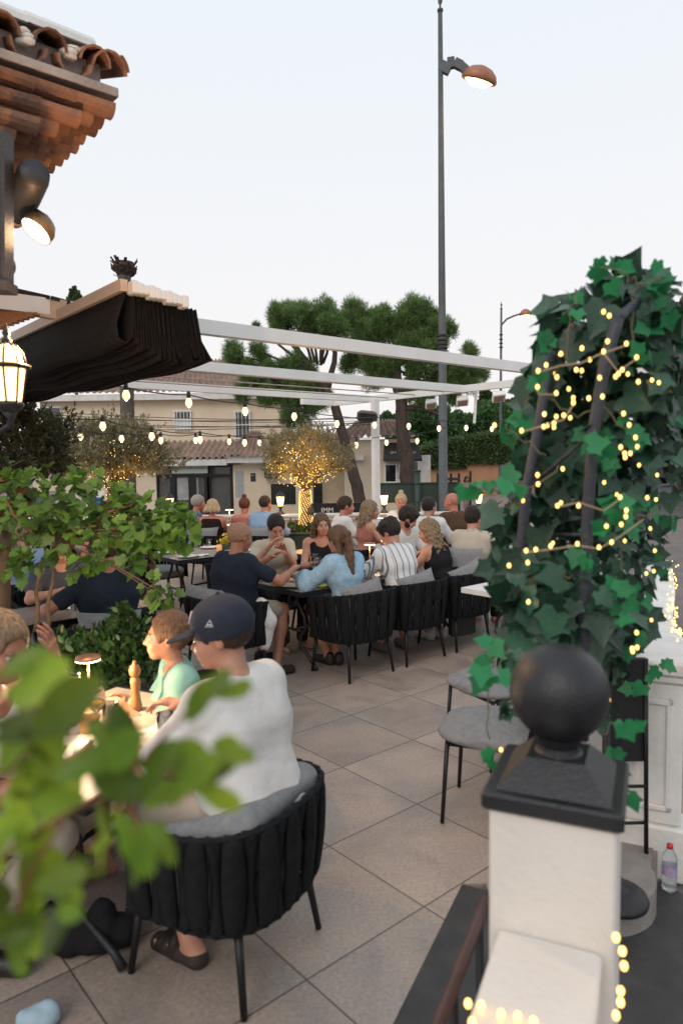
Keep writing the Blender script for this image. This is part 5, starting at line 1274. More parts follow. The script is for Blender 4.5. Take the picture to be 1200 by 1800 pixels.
def mushroom_lamp(label, c, h=.29, r=.055, power=3.5, glow=True):
    power = power * 2.2
    t = small('table_lamp', label, 'table lamp', c, 0, 'cordless mushroom lamps on the tables')
    mb = MB(); mb.lathe([(.042, 0), (.044, .008), (.040, .014), (.006, .016)], n=20); mb.build('base', M['copper'], t, True)
    mb = MB(); mb.tube([(0, 0, .01), (0, 0, h - .01)], .0055, 10); mb.build('stem', M['copper'], t, True)
    mb = MB(); mb.lathe([(r, h - .010), (r, h - .002), (r * .93, h + .004), (.001, h + .007)], n=28, cap=False); mb.build('lamp_shade', M['copper'], t, True)
    mb = MB(); mb.lathe([(.007, h - .016), (r * .97, h - .014), (r * .985, h - .008)], n=28, cap=False); mb.build('led_ring', M['led'], t, True)
    ld = bpy.data.lights.new('table_lamp_light', 'POINT'); ld.energy = power; ld.color = (1, .66, .36); ld.shadow_soft_size = .04
    lo_ = bpy.data.objects.new('table_lamp_light', ld); link(lo_); lo_.parent = t; lo_.location = (0, 0, h - .045)
    return t
def mill(label, c, m_, h=.24):
    t = small('pepper_mill', label, 'pepper mill', c); s = h / .24
    mb = MB(); mb.lathe([(r * s, z * s) for r, z in ((.028, 0), (.029, .02), (.022, .06), (.019, .10), (.024, .135), (.022, .155), (.014, .160))], n=18); mb.build('body', m_, t, True)
    mb = MB(); mb.lathe([(r * s, z * s) for r, z in ((.014, .161), (.025, .175), (.027, .195), (.021, .215), (.008, .222), (.010, .230), (.007, .24), (.001, .242))], n=18); mb.build('knob', m_, t, True)
def posy(label, c, col, s=1.0):
    t = small('flower_pot', label, 'flower pot', c, 0, None, s)
    mb = MB(); mb.box((0, 0, .03), (.15, .07, .06), bev=.008); mb.build('pot', mat('green_pot', (.06, .09, .06), .6), t)
    n = 260; P_ = np.stack([rng.normal(0, .045, n), rng.normal(0, .022, n), .06 + np.abs(rng.normal(0, .035, n))], 1); V, F = place(LEAF4, F4, P_, sph(n) + (0, 0, .6), sph(n), rng.uniform(.015, .03, n)); fastmesh('blossom', V, F, col, t)
M['yellow_bloom'] = mat('yellow_green_flowers', (.50, .42, .05), .7, island=.35, translucent=.3)

# middle table
pz = plate('large oval platter of pizza on the middle table by the bald man', T3(3.86, 5.16), .19, mat('pewter', (.3, .3, .29), .35, metal=.6))
for k, (du, dv, a) in enumerate(((-.02, -.02, .4), (.06, .09, 2.2), (-.05, .10, 3.9))):
    o = T3(3.86 + du, 5.16 + dv, .768); mb = MB(); n_ = 9; rr = .13; pts = [(0, 0, .012)] + [(rr * math.cos(q), rr * math.sin(q), .012) for q in np.linspace(-.38, .38, n_)]; bt = [(x, y, 0) for x, y, z in pts]; m_ = n_ + 1
    mb.add([*pts, *bt], [tuple(range(m_)), tuple(range(2 * m_ - 1, m_ - 1, -1))] + [(i, m_ + i, m_ + (i + 1) % m_, (i + 1) % m_) for i in range(m_)]); mb.tube([(rr * math.cos(q), rr * math.sin(q), .010) for q in np.linspace(-.38, .38, n_)], .011, 6)
    p_ = mb.build('pizza_slice', M['pizza']); p_.location = o; p_.rotation_euler = (0, 0, a); tag(p_, ['pizza slice lying nearest the platter rim', 'pizza slice at the back of the platter', 'pizza slice overlapping the others on the left of the platter'][k], 'pizza slice', 'pizza slices on the platter')
pb2 = small('serving_bowl', 'oval grey bowl behind the pizza platter', 'bowl', T3(4.15, 5.42)); mb = MB(); mb.lathe([(.07, 0), (.10, .02), (.13, .055), (.125, .056), (.09, .02), (.001, .012)], n=24); mb.build('dish', mat('grey_bowl', (.25, .23, .2), .5), pb2, True); mb = MB(); mb.ball((0, 0, .03), .09, 14, (1, 1, .35)); mb.build('food', M['pizza'], pb2, True)
ph = MB(); ph.box((0, 0, .006), (.155, .078, .011), bev=.004); p_ = ph.build('phone', mat('yellow_phone_case', (.62, .66, .03), .45)); p_.location = T3(4.02, 4.93, .753); p_.rotation_euler = (0, 0, YU + .25); tag(p_, 'bright yellow phone lying at the corner of the middle table', 'phone')
for i, (u, v, L_, a, lab) in enumerate(((3.93, 5.02, .21, 2.2, 'fork resting on the pizza platter'), (4.35, 4.98, .2, .9, 'knife on the plate in front of the blue blouse'))):
    mb = MB(); mb.bar((-L_ / 2, 0, .0), (L_ / 2, 0, .012), .010, .003); mb.box((L_ / 2 + .015, 0, .012), (.04, .022, .003)); o = mb.build('fork' if i == 0 else 'knife', M['steel']); o.location = T3(u, v, .776 if i == 0 else .77); o.rotation_euler = (0, 0, a); tag(o, lab, 'cutlery')
plate('small white plate beside the wine bottle', T3(4.38, 5.0), .10)
napkin('crumpled white napkin beside the yellow phone', T3(4.22, 4.92), .8)
bottle('green wine bottle with a black label on the middle table', T3(4.42, 5.19), M['green_glass'])
mill('tall black pepper mill beside the green bottle', T3(4.26, 5.12), M['black'], .26)
wine_glass('empty wine glass left of the pepper mill', T3(4.10, 5.13), None, 1.1); wine_glass('wine glass with a drop of red left by the platter', T3(4.06, 5.0), M['red_wine'], 1.1); wine_glass('wine glass behind the pepper mill', T3(4.22, 5.33), None, 1.1)
wine_glass('glass of red wine in front of the woman in black', T3(4.75, 5.40), M['red_wine'], 1.0)
tumbler('tumbler near the black pepper mill', T3(4.18, 5.02)); tumbler('tumbler of golden beer behind the pink jar', T3(4.60, 5.18), M['white_wine']); tumbler('tumbler beside the man in stripes', T3(5.2, 5.3))
carafe('clear water carafe between the blue blouse and the man in stripes', T3(5.02, 5.22)); carafe('clear carafe by the bearded man', T3(5.35, 5.15))
mushroom_lamp('copper mushroom lamp in front of the woman in black', T3(4.86, 5.22), .30, .055, 2.5)
posy('yellow flowers in a low pot at the middle of the long table', T3(4.98, 5.06), M['yellow_bloom'])
jr = small('vase', 'round pale pink jar with a white stopper', 'vase', T3(4.48, 5.02)); mb = MB(); mb.lathe([(.03, 0), (.045, .03), (.048, .06), (.036, .09), (.02, .105)], n=20); mb.build('body', mat('pink_glaze', (.58, .38, .33), .4), jr, True); mb = MB(); mb.lathe([(.018, .10), (.022, .12), (.012, .14), (.001, .15)], n=14); mb.build('stopper', M['ceramic'], jr, True)
plate('plate with food in front of the man in stripes', T3(5.05, 4.98), .12, M['ceramic'])
plate('plate with leftovers before the woman in the black top', T3(4.72, 5.32), .12, M['ceramic']); plate('plate before the bearded man', T3(5.6, 5.40), .12); wine_glass('half empty wine glass before the bearded man', T3(5.45, 5.30), M['white_wine'], 1.05)
wine_glass('empty wine glass between the two women at the long table', T3(4.62, 5.32), None, 1.05); tumbler('tumbler close to the blue blouse', T3(4.48, 4.93)); plate('plate of food near the yellow phone', T3(4.2, 5.18), .10, M['ceramic'])
napkin('napkin before the man in stripes', T3(4.78, 4.95), .3)
# laid table on the left
for i, (u, v) in enumerate(((4.1, 7.65), (4.75, 7.65), (4.1, 8.2), (4.75, 8.25), (5.3, 7.7))):
    plate(['place plate at the near corner of the empty table', 'place plate at the right side of the empty table', 'place plate at the left side of the empty table', 'place plate at the far side of the empty table', 'place plate at the far right end of the empty table'][i], T3(u, v), .13)
    napkin(['napkin at the near corner of the empty table', 'napkin at the right side of the empty table', 'napkin at the left side of the empty table', 'napkin at the far side of the empty table', 'napkin at the right end of the empty table'][i], T3(u + .2, v, .752), YU + .2 * i)
    tumbler(['upturned glass near the close corner of the empty table', 'glass near the right side of the empty table', 'glass near the left side of the empty table', 'glass near the far side of the empty table', 'glass near the right end of the empty table'][i], T3(u + .1, v + .18))
mushroom_lamp('mushroom lamp over the yellow flowers on the empty table', T3(4.95, 8.0), .33, .06, 2.5); posy('yellow flowers beside a candle on the empty table', T3(4.83, 7.9), M['yellow_bloom'], 1.3)
cj = small('candle', 'lit pink candle beside the yellow flowers', 'candle', T3(4.68, 7.88)); mb = MB(); mb.lathe([(.035, 0), (.035, .08), (.03, .082), (.001, .078)], n=16); mb.build('wax', M['candle'], cj, True)
mushroom_lamp('mushroom lamp on the far table by the red-haired woman', (-1.95, 12.2, .752), .33, .07, 3); bottle('dark bottle on the far table beside the red-haired woman', (-1.7, 12.1, .752), M['green_glass'])
mushroom_lamp('mushroom lamp beside the white pergola post', (.62, 10.4, .752), .30, .08, 3)
bw = small('bottle', 'white frosted bottle in front of the brown polo man', 'bottle', (1.55, 7.95, .76)); mb = MB(); mb.lathe([(.045, 0), (.05, .02), (.05, .17), (.03, .23), (.02, .27), (.022, .31), (.001, .312)], n=18); mb.build('body', mat('frosted', (.8, .74, .6), .5, trans=.3), bw, True); mb = MB(); mb.lathe([(.023, .30), (.023, .33), (.001, .331)], n=14); mb.build('cap', M['ceramic'], bw, True)
# left middle table
cf = carafe('tall carafe between the two men on the left', T3(2.06, 5.42)); tumbler('tumbler between the two men on the left', T3(1.95, 5.5)); plate('plate in front of the man in the grey tee', T3(1.9, 5.75), .12); napkin('folded napkin under the phone of the man in the grey tee', T3(2.0, 5.6), .4)
mushroom_lamp('unlit looking lamp in front of the navy shirted man', T3(2.25, 5.75), .26, .05, 2)
# near table
def N3(a, b_, z=.752): p = tcn + ta * a + tb * b_; return np.array([p[0], p[1], z])
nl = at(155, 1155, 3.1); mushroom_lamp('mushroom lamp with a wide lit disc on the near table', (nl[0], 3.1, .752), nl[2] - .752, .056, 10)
def N4(px, d, z=.752): p = at(px, 1200, d); return np.array([p[0], d, z])
wine_glass('large empty wine glass in front of the lamp on the near table', N4(168, 2.92), M['white_wine'], 1.0); wine_glass('wine glass with a dark rim at the left of the near table', N4(127, 3.05), None, 1.02)
carafe('milky carafe left of the glasses on the near table', N4(96, 3.08), None, .99); tumbler('tumbler with ice behind the wine glass on the near table', N4(192, 3.02))
mill('turned wooden pepper mill beside the girl', N4(238, 3.2), M['wood'], .235)
cj = small('candle', 'amber candle jar glowing under the near lamp', 'candle', N4(152, 2.96)); mb = MB(); mb.lathe([(.038, 0), (.040, .01), (.040, .085), (.036, .088), (.034, .07), (.001, .07)], n=20, cap=False); mb.build('jar', M['candle'], cj, True)
for i, (px, d) in enumerate(((118, 2.92), (128, 2.88))): 
    t = small('shaker', ['salt shaker with a wooden top', 'pepper shaker with a wooden top'][i], 'shaker', N4(px, d)); mb = MB(); mb.lathe([(.020, 0), (.021, .05), (.017, .055)], n=14); mb.build('jar', M['ceramic'], t, True); mb = MB(); mb.ball((0, 0, .062), .017, 12); mb.build('lid', M['wood'], t, True)
plate('white plate at the front of the near table', N4(120, 2.72), .14); plate('white plate before the man in the cap', N4(270, 2.75), .12); napkin('napkin on the near table beside the candle', N4(165, 2.78), .3)
napkin('napkin by the girl on the near table', N4(285, 2.95), 1.1); tumbler('tumbler near the cap man on the near table', N4(288, 2.88)); tumbler('second tumbler near the cap man, closer to the lamp', N4(215, 2.8))
# white table on the right
plate('bowl plate on the white table behind the ivy', (1.62, 6.05, .752), .14); tumbler('glass on the white table behind the ivy', (1.45, 6.1, .752)); 
# ---------------------------------------------------------------- chairs, cushions and people
navy = cloth('navy_jersey', (.018, .027, .045), (.012, .018, .032)); navy2 = cloth('dark_navy_jersey', (.013, .019, .03), (.02, .028, .042)); greyt = cloth('slate_grey_jersey', (.075, .08, .105), (.05, .055, .075))
cream = cloth('cream_linen', (.58, .50, .40), (.50, .43, .34)); white = cloth('white_cotton', (.70, .69, .67), (.62, .61, .60)); skyb = cloth('pale_blue_linen', (.30, .42, .58), (.24, .35, .50)); black = cloth('black_cotton', (.010, .010, .012), (.016, .015, .017))
denim = cloth('light_denim', (.25, .42, .56), (.36, .52, .66), nscale=22); brown = cloth('brown_knit', (.11, .062, .035), (.08, .046, .028)); beige = cloth('beige_linen', (.50, .44, .36), (.43, .38, .31)); aqua = cloth('aqua_jersey', (.24, .48, .42), (.20, .40, .36)); dkb = cloth('dark_brown_top', (.022, .013, .011))
khaki = cloth('khaki_twill', (.36, .32, .26)); dkpants = cloth('dark_trousers', (.02, .02, .024)); pinkp = cloth('pink_patterned', (.36, .20, .22), (.52, .38, .38), nscale=18); plaid = cloth('navy_patterned', (.03, .045, .09), (.30, .32, .38), nscale=26); rust = cloth('pink_strap_top', (.45, .18, .14))
def stripes():
    m_ = bpy.data.materials.new('striped_shirt'); m_.use_nodes = True; t = m_.node_tree; b = t.nodes['Principled BSDF']; N = t.nodes.new; L = t.links.new
    tc_ = N('ShaderNodeTexCoord'); wv = N('ShaderNodeTexWave'); wv.wave_type = 'BANDS'; wv.bands_direction = 'X'; wv.inputs['Scale'].default_value = 13; L(tc_.outputs['Object'], wv.inputs['Vector'])
    w2 = N('ShaderNodeTexWave'); w2.bands_direction = 'X'; w2.inputs['Scale'].default_value = 4.2; L(tc_.outputs['Object'], w2.inputs['Vector'])
    mu = N('ShaderNodeMath'); mu.operation = 'MULTIPLY'; L(wv.outputs['Fac'], mu.inputs[0]); L(w2.outputs['Fac'], mu.inputs[1])
    rp = N('ShaderNodeValToRGB'); rp.color_ramp.elements[0].position = .34; rp.color_ramp.elements[0].color = (.66, .66, .66, 1); rp.color_ramp.elements[1].position = .46; rp.color_ramp.elements[1].color = (.17, .19, .21, 1); L(mu.outputs[0], rp.inputs[0]); L(rp.outputs[0], b.inputs['Base Color']); b.inputs['Roughness'].default_value = .9; return m_
strp = stripes()
sandal = mat('black_sandal', (.022, .015, .012), .7); blacks = mat('black_shoe', (.015, .014, .015), .5); greys = mat('grey_canvas_shoe', (.16, .165, .15), .9, noise=(.13, .13, .12))

def cpos(x, y, z=0): return (x, y, z)
# --- long middle table
put_chair('woven tub chair of the woman in the blue blouse', .09, 6.20, FV)
put_chair('woven tub chair of the man in the striped shirt', .62, 6.66, FV)
put_chair('woven tub chair of the curly-haired woman in black', 1.15, 7.11, FV)
put_chair('woven tub chair of the bald man in navy', -1.03, 6.02, FU - .0)
put_chair('woven tub chair hidden behind the man in the cream shirt', *uv(4.2, 6.1), FMV)
put_chair('woven tub chair of the woman in the black top', *uv(4.95, 6.1), FMV)
put_chair('woven tub chair of the bearded man', *uv(6.0, 6.1), FMV)
person('bald man in a navy tee reaching over the pizza', cpos(-.98, 6.10), FU + .12, 'skin_tan', ('horseshoe', 'stubble'), ('tee', navy, .62), ('shorts', khaki), .20, 0, (-.15, .15, 0),
       hl=(.06, .40, .98), hr=(.27, .46, .88), girth=1.22, sc=1.05, h=.013, curl=1.0, legs=((-.13, .45, .07, -.12, .42), (.15, .44, .07, .28, .24)), shoes=sandal, seed=1, pole=(.9, -.2, -.7), face=True)
person('woman in a puffy pale blue blouse with a long brown ponytail', cpos(.06, 6.28), FV + .05, 'skin', ('halfpony', 'h_brown'), ('puff', denim, 1.75), ('skirt', dkpants), .24, 0, (-.1, .1, 0),
       hl=(-.15, .44, .82), hr=(.12, .46, .80), fem=True, face=False, seed=2, legs=((-.1, .42, .07, -.04, .26), (.1, .42, .07, .02, .20)), shoes=blacks, curl=.9, pole=(1.0, -.3, -.6))
person('dark-haired man in a white and grey striped shirt', cpos(.60, 6.74), FV - .10, 'skin', ('thick', 'h_black'), ('shirt', strp, .75), ('shorts', cloth('taupe_shorts', (.2, .17, .14))), .40, 0, (.45, .35, 0),
       hl=(-.16, .50, .82), hr=(.12, .50, .80), face=False, seed=3, shoes=greys, curl=.9, sc=1.03, legs=((-.13, .40, .07, -.10, .18), (.15, .42, .07, .14, .16)))
person('woman with long curly dark blond hair in a black dress', cpos(1.08, 7.20), FV + .12, 'skin', ('curly', 'h_dkblond'), ('tank', black, .0), ('skirt', black), .42, 0, (.6, .2, 0),
       hl=(-.20, .48, .80), hr=(.05, .46, .80), fem=True, face=False, seed=4, shoes=mat('white_sandal', (.55, .52, .48), .6), curl=.9, legs=((-.08, .40, .07, -.05, .20), (.10, .40, .07, .08, .14)))
person('man in a cream shirt with slicked black hair looking down', cpos(*uv(4.22, 6.08)), FMV - .1, 'skin', ('short', 'h_black'), ('polo', cream, .6), ('trousers', dkpants), .26, 0, (-.35, .38, .12),
       hl=(.06, .40, .98), hr=(.20, .36, 1.02), seed=5, curl=1.1, sc=1.04, girth=1.04)
person('woman in a black top with straight brown hair and sunglasses on her head', cpos(*uv(4.92, 6.08)), FMV - .55, 'skin', ('long', 'h_brown'), ('tank', black, .15), ('trousers', dkpants), .10, 0, (.12, .0, .05),
       hl=(-.18, .36, .80), hr=(.10, .40, .80), fem=True, seed=6, curl=.8)
person('bearded man with dark curly hair leaning in', cpos(*uv(6.02, 5.98)), FMV + .1, 'skin', ('messy', 'h_black'), ('tee', white, .6), ('trousers', dkpants), .30, 0, (.7, .42, .1),
       hl=(-.18, .42, .80), hr=(.10, .42, .80), seed=7, curl=.8, sc=1.03, extra='h_black')
# cushions
pillow('grey cushion behind the woman in the blue blouse', (.20, 6.10, .68), (math.pi / 2 - .45, -.22, YU - .30), .92)
pillow('grey cushion behind the man in the striped shirt', (.73, 6.56, .68), (math.pi / 2 - .45, -.2, YU - .25), .92)
pillow('grey cushion behind the curly-haired woman', (1.30, 7.02, .70), (math.pi / 2 - .45, -.35, YU - .3), .9)
pillow('grey cushion behind the bald man', (-1.18, 5.92, .69), (math.pi / 2 - .45, .2, FU - .05 + .9), .9)
cl = thing('draped_shirt', 'white cloth draped over the arm of the bald man\'s chair', 'cloth', (-.70, 5.98, .55)); V, F = sdf([cap((0, 0, .12), (.05, -.02, -.02), .05, .07), cap((.05, -.02, -.02), (.02, -.03, -.22), .07, .05), cap((0, 0, .12), (-.03, .02, .0), .04)], .012, .03, wr=.012, wf=30); fastmesh('cloth', V, F, white, cl, True)
bag = thing('handbag', 'black leather handbag hanging behind the curly-haired woman', 'handbag', (1.20, 6.98, .14))
mb = MB(); mb.box((0, 0, .11), (.30, .10, .25), bev=.02); mb.build('body', mat('black_leather', (.012, .012, .013), .4, bump=.2), bag); mb = MB(); mb.tube([(-.08, -.03, .23), (-.07, -.03, .33), (0, -.03, .38), (.07, -.03, .33), (.08, -.03, .23)], .007, 6); mb.build('handle', M['black'], bag, True)
bag.rotation_euler = (0, 0, .5)
# --- chairs round the empty table
put_chair('empty woven chair at the near side of the laid table', *uv(4.45, 7.02), FV)
put_chair('empty woven chair at the left end of the laid table', *uv(3.42, 7.95), FU)
put_chair('empty woven chair at the far side of the laid table', *uv(4.3, 8.85), FMV)
# --- left pair
put_chair('woven chair of the navy shirted man on the left', -1.74, 5.12, FV)
put_chair('woven chair of the man in the grey tee', -2.55, 6.15, FMV)
person('man in a dark navy tee seen from behind beside the leafy shrub', cpos(-1.74, 5.20), FV + .05, 'skin_tan', ('short', 'h_dark'), ('tee', navy2, .6), ('shorts', khaki), .18, 0, (.35, .2, 0), hl=(-.36, .30, .80), hr=(.25, .42, .80), girth=1.14, sc=1.04, seed=8, face=False, curl=.9, pole=(1.2, -.2, -.6))
pm = person('man in a slate grey tee looking down at a phone', cpos(-2.50, 6.12), FMV - .12, 'skin', ('short', 'h_brown'), ('tee', greyt, .62), ('shorts', khaki), .34, 0, (.10, .55, 0), hl=(-.06, .44, .84), hr=(.08, .44, .84), girth=1.08, sc=1.03, seed=9, curl=1.3, pole=(1.1, -.1, -.7))
mb = MB(); mb.box((0, 0, 0), (.075, .15, .009), bev=.003); mb.cur = 1; mb.box((0, 0, .0050), (.068, .14, .001)); o = mb.build('phone', [M['black'], mat('phone_screen', (.3, .35, .4), .2, emit=(.5, .6, .7), es=.6)]); o.location = tuple(pm[0].matrix_basis @ Vector((.01, .50, .875))); o.rotation_euler = (.6, 0, FMV); tag(o, 'black phone held by the man in the grey tee', 'phone')
pillow('grey cushion behind the navy shirted man on the left', (-1.66, 4.97, .66), (math.pi / 2 - .4, .1, YU), 1.1)
put_chair('woven chair cut off by the left edge of the photo', -3.15, 6.9, FV)
person('person in a light blue shirt at the far left edge behind the leaves', cpos(-3.12, 6.95), FV, 'skin', ('short', 'h_dkblond'), ('tee', skyb, .6), ('shorts', khaki), .2, 0, (0, .1, 0), seed=10, face=False)
put_chair('woven chair of the grey-haired guest behind the leaves', -4.75, 11.6, FU)
person('grey-haired guest in pink seen through the leaves on the left', cpos(-4.72, 11.6), -1.4, 'skin_pink', ('short', 'h_grey'), ('tee', pinkp, .6), ('shorts', khaki), .15, 0, (-.2, .1, 0), seed=11, h=.018, face=False)
# --- far row at the parapet
far = [('grey-haired man in a navy patterned shirt facing right, far left of the row', -2.42, 11.5, FU - .35, 'skin_pink', ('short', 'h_grey'), ('tee', plaid, .6), 1.12, False, (0, 0, 0)),
       ('woman with short blond hair in a dark sleeveless top, far row', -2.05, 11.05, -.15, 'skin_pink', ('bob', 'h_blond'), ('tank', dkb, 0), 1.08, True, (0, .0, 0)),
       ('woman with red hair and sunglasses pushed up, far row', -1.58, 11.3, -.1, 'skin_pink', ('bun', 'h_red'), ('tank', rust, 0), 1.0, True, (.0, .25, 0)),
       ('man in a pale blue shirt seen from behind, far row', -1.22, 10.95, -.35, 'skin', ('crop', 'h_dark'), ('shirt', skyb, 1.2), 1.1, False, (-.25, .0, 0))]
for i, (lab, x, y, yw, sk_, hr_, tp_, gi, fm, hd_) in enumerate(far):
    put_chair('woven chair of the ' + lab.split(' with')[0].split(' in a')[0] + ', far row', x, y - .05, yw)
    person(lab, cpos(x, y), yw, sk_, hr_, tp_, ('trousers', dkpants), .12, 0, hd_, girth=gi, fem=fm, seed=20 + i, h=.016, face=False, sc=1.04 if not fm else 1.0)
    if i in (1, 3): pillow('grey cushion behind the ' + lab.split(' with')[0].split(' in a')[0] + ' of the far row', (x - .1, y - .28, .72), (math.pi / 2 - .3, 0, yw), 1.1)
wt = person('man in a white tee in profile facing right', cpos(-.02, 9.9), -1.25, 'skin_pink', ('short', 'h_dark'), ('tee', white, .62), ('trousers', dkpants), .14, 0, (-.2, .0, 0), girth=1.12, sc=1.06, seed=30, h=.015)
put_chair('woven chair of the man in the white tee', -.08, 9.9, -1.25)
person('woman with long wavy blond hair in profile facing right', cpos(.30, 9.25), -1.2, 'skin', ('wavy', 'h_dkblond'), ('tank', rust, 0), ('trousers', dkpants), .14, 0, (-.25, .0, 0), fem=True, sc=1.04, seed=31, h=.015)
put_chair('woven chair of the woman with wavy blond hair', .25, 9.25, -1.2)
person('blond woman with her hair in a bun facing the camera behind the others', cpos(.95, 11.0), math.pi - .3, 'skin_pink', ('bun', 'h_blond'), ('tee', white, .6), ('trousers', dkpants), .1, 0, (.2, .0, 0), fem=True, sc=1.04, seed=32, h=.016)
person('man with neat black hair in a white shirt seen from behind', cpos(1.16, 9.55), -.45, 'skin', ('short', 'h_black'), ('shirt', white, 1.2), ('trousers', dkpants), .14, 0, (-.2, .0, 0), sc=1.05, girth=1.06, seed=33, h=.015, face=False)
person('bald man in a brown polo shirt turned left', cpos(1.62, 10.0), .55, 'skin_pink', ('bald', 'h_dark'), ('polo', brown, .6), ('trousers', dkpants), .10, 0, (.35, .05, 0), sc=1.08, girth=1.14, seed=34, h=.015)
put_chair('woven chair of the man with neat black hair', 1.15, 9.5, -.45); put_chair('woven chair of the bald man in the brown polo', 1.63, 9.95, .5)
person('man in a beige shirt seen from behind near the ivy', cpos(1.42, 7.75), -.62, 'skin', ('thick', 'h_black'), ('shirt', beige, .9), ('trousers', dkpants), .20, 0, (-.35, .15, 0), sc=1.04, girth=1.06, seed=35, face=False, hr=(.3, .42, .80), hl=(-.1, .42, .8))
put_chair('woven chair of the man in the beige shirt', 1.46, 7.68, -.62)
pillow('grey cushion beside the man in the beige shirt', (1.30, 7.45, .80), (math.pi / 2 - .3, 0, -.4), .9)
# --- near table
nch = put_chair('near woven tub chair of the man in the navy cap', -.45, 2.60, NA); nch.scale = (1, 1, .87)
cu = thing('seat_pad', 'thick grey pad curving round the near chair back', 'cushion', (-.45, 2.6, .585), NA); 
V, F = sdf([cap((-.20, -.205, .055), (.20, -.205, .055), .06, .06, .05), cap((.20, -.205, .055), (.265, .10, .045), .06, .05, .05), cap((-.20, -.205, .055), (-.265, .05, .0), .06, .045, .05), cap((-.18, -.19, -.06), (.18, -.19, -.06), .07)], .012, .05); fastmesh('pad', V, F, M['cushion'], cu, True)
cm, hc, Hm, at_ = person('man in a navy baseball cap and white shirt, seen from behind on the near chair', cpos(-.35, 2.585), NA - .12, 'skin', ('short', 'h_dark'), ('tee', white, .80), ('shorts', cloth('stone_shorts', (.38, .34, .29))), .24, 0, (.55, .05, 0),
       hl=(-.20, .46, .80), hr=(.15, .50, .80), seed=40, h=.010, sc=1.05, girth=1.10, shoes=None, curl=.9, legs=((-.15, .42, .07, -.16, .18), (.13, .42, .07, .10, .30)))
T = lambda x, y, z: hc + Hm @ np.array([x, y, z])
caps = mat('navy_cap', (.014, .018, .034), .85, noise=(.02, .026, .045), nscale=40, bump=.4, bscale=300)
V, F = sdf([ell(T(0, -.014, .050), (.099, .120, .104), Hm, .01), sub(ell(T(0, -.01, -.045), (.135, .17, .055), Hm), .006)], .007, .01)
V2, F2 = sdf([ell(T(0, .125, .022), (.080, .085, .007), Hm @ rotm(-.20, 0, 0), .005), sub(ell(T(0, .02, -.005), (.08, .095, .08), Hm), .004)], .006, .004)
V, F = joinm([(V, F), (V2, F2)]); co = fastmesh('cap', V, F, caps, cm, True)
mb = MB(); mb.ball(T(0, -.014, .156), .008, 10); 
b_ = mb.build('button', caps, None, True); b_.parent = co
def on_cap(az, el, dx=0, dz=0, r=1.012):
    a = az + dx / .1; e_ = el + dz / .1; return T(math.sin(a) * math.cos(e_) * .099 * r, -.014 + math.cos(a) * math.cos(e_) * .120 * r, .050 + math.sin(e_) * .104 * r)
wm = mat('white_embroidery', (.7, .7, .7), .8)
mb = MB()
for pth in (((-.016, -.02), (-.016, .02), (.012, -.02), (.012, .02)), ((-.022, .024), (.0, .0), (.022, .024)), ((0, 0), (0, -.026))): mb.tube([on_cap(0, .33, x, z) for x, z in pth], .0032, 6)
lo1 = mb.build('embroidered_monogram', wm, None, True); lo1.parent = co
for sg_ in (1, -1):
    mb = MB(); mb.tube([on_cap(sg_ * 1.35, .16, x, z) for x, z in ((-.012, -.010), (-.005, .013), (.012, -.008), (-.012, -.010))], .0018, 6); mb.tube([on_cap(sg_ * 1.35, .16, x, z) for x, z in ((-.008, -.003), (.006, -.002))], .0022, 6)
    lo1 = mb.build('side_emblem', wm, None, True); lo1.parent = co
# sandal straps
for s_, (ax_, ay_) in ((-1, (-.16, .18)), (1, (.10, .30))):
    mb = MB(); so_ = MB(); f_ = _nrm(np.array([s_ * .02, .42, 0]))
    base = np.array([ax_, ay_, 0]); V, F = sdf([cap(base + (0, -.035, .018), base + (0, .05, .018), .042, .042), cap(base + (0, .05, .018), base + f_ * .15 + (0, 0, .018), .042, .038), ell(base + (0, .05, .055), (.052, .022, .046)), ell(base + f_ * .115 + (0, 0, .045), (.052, .020, .032))], .008, .012, planes=[((0, 0, .004), (0, 0, -1))])
    fastmesh('sandal', V, F, sandal, cm, True)
person('blond woman at the left edge rubbing her eye with her hand', cpos(-1.45, 2.60), -1.62, 'skin_tan', ('pony', 'h_dkblond'), ('tank', white, .1), ('trousers', khaki), .28, 0, (-.42, .16, 0), hl=(-.02, .35, 1.11), hr=(.15, .40, .78), fem=True, sc=1.04, seed=41, h=.010, curl=.5, shoes=blacks, legs=((-.11, .38, .07, -.09, .12), (.11, .38, .07, .09, .08)), pole=(.3, .3, -1.0), palm=(0, -1, 0))
put_chair('woven chair of the woman at the left edge', -1.62, 2.64, -1.45)
person('girl in an aqua tee looking up to the left', cpos(-.79, 3.36), 1.95, 'skin', ('pony', 'h_brown'), ('tee', aqua, .65), ('shorts', khaki), .10, 0, (-.15, -.12, 0), hl=(-.14, .26, .79), hr=(.12, .28, .79), fem=True, sc=.95, seed=42, h=.010, seat=.40)
put_chair('woven chair of the girl in aqua', -.76, 3.46, 1.95)
pb_ = MB(); pb_.tube([(0, 0, 0), (.0, 0, .001)], .01); 
bgx = at(62, 1690, 2.25); o = thing('paper_bag', 'crumpled pale blue paper bag on the floor under the leaves', 'bag', (bgx[0], bgx[1], .0)); V, F = sdf([ell((0, 0, .025), (.07, .045, .035)), ell((.03, .02, .04), (.035, .02, .035))], .010, .02, wr=.007, wf=40, planes=[((0, 0, .004), (0, 0, -1))]); fastmesh('bag', V, F, cloth('pale_blue_paper', (.35, .48, .55)), o, True)
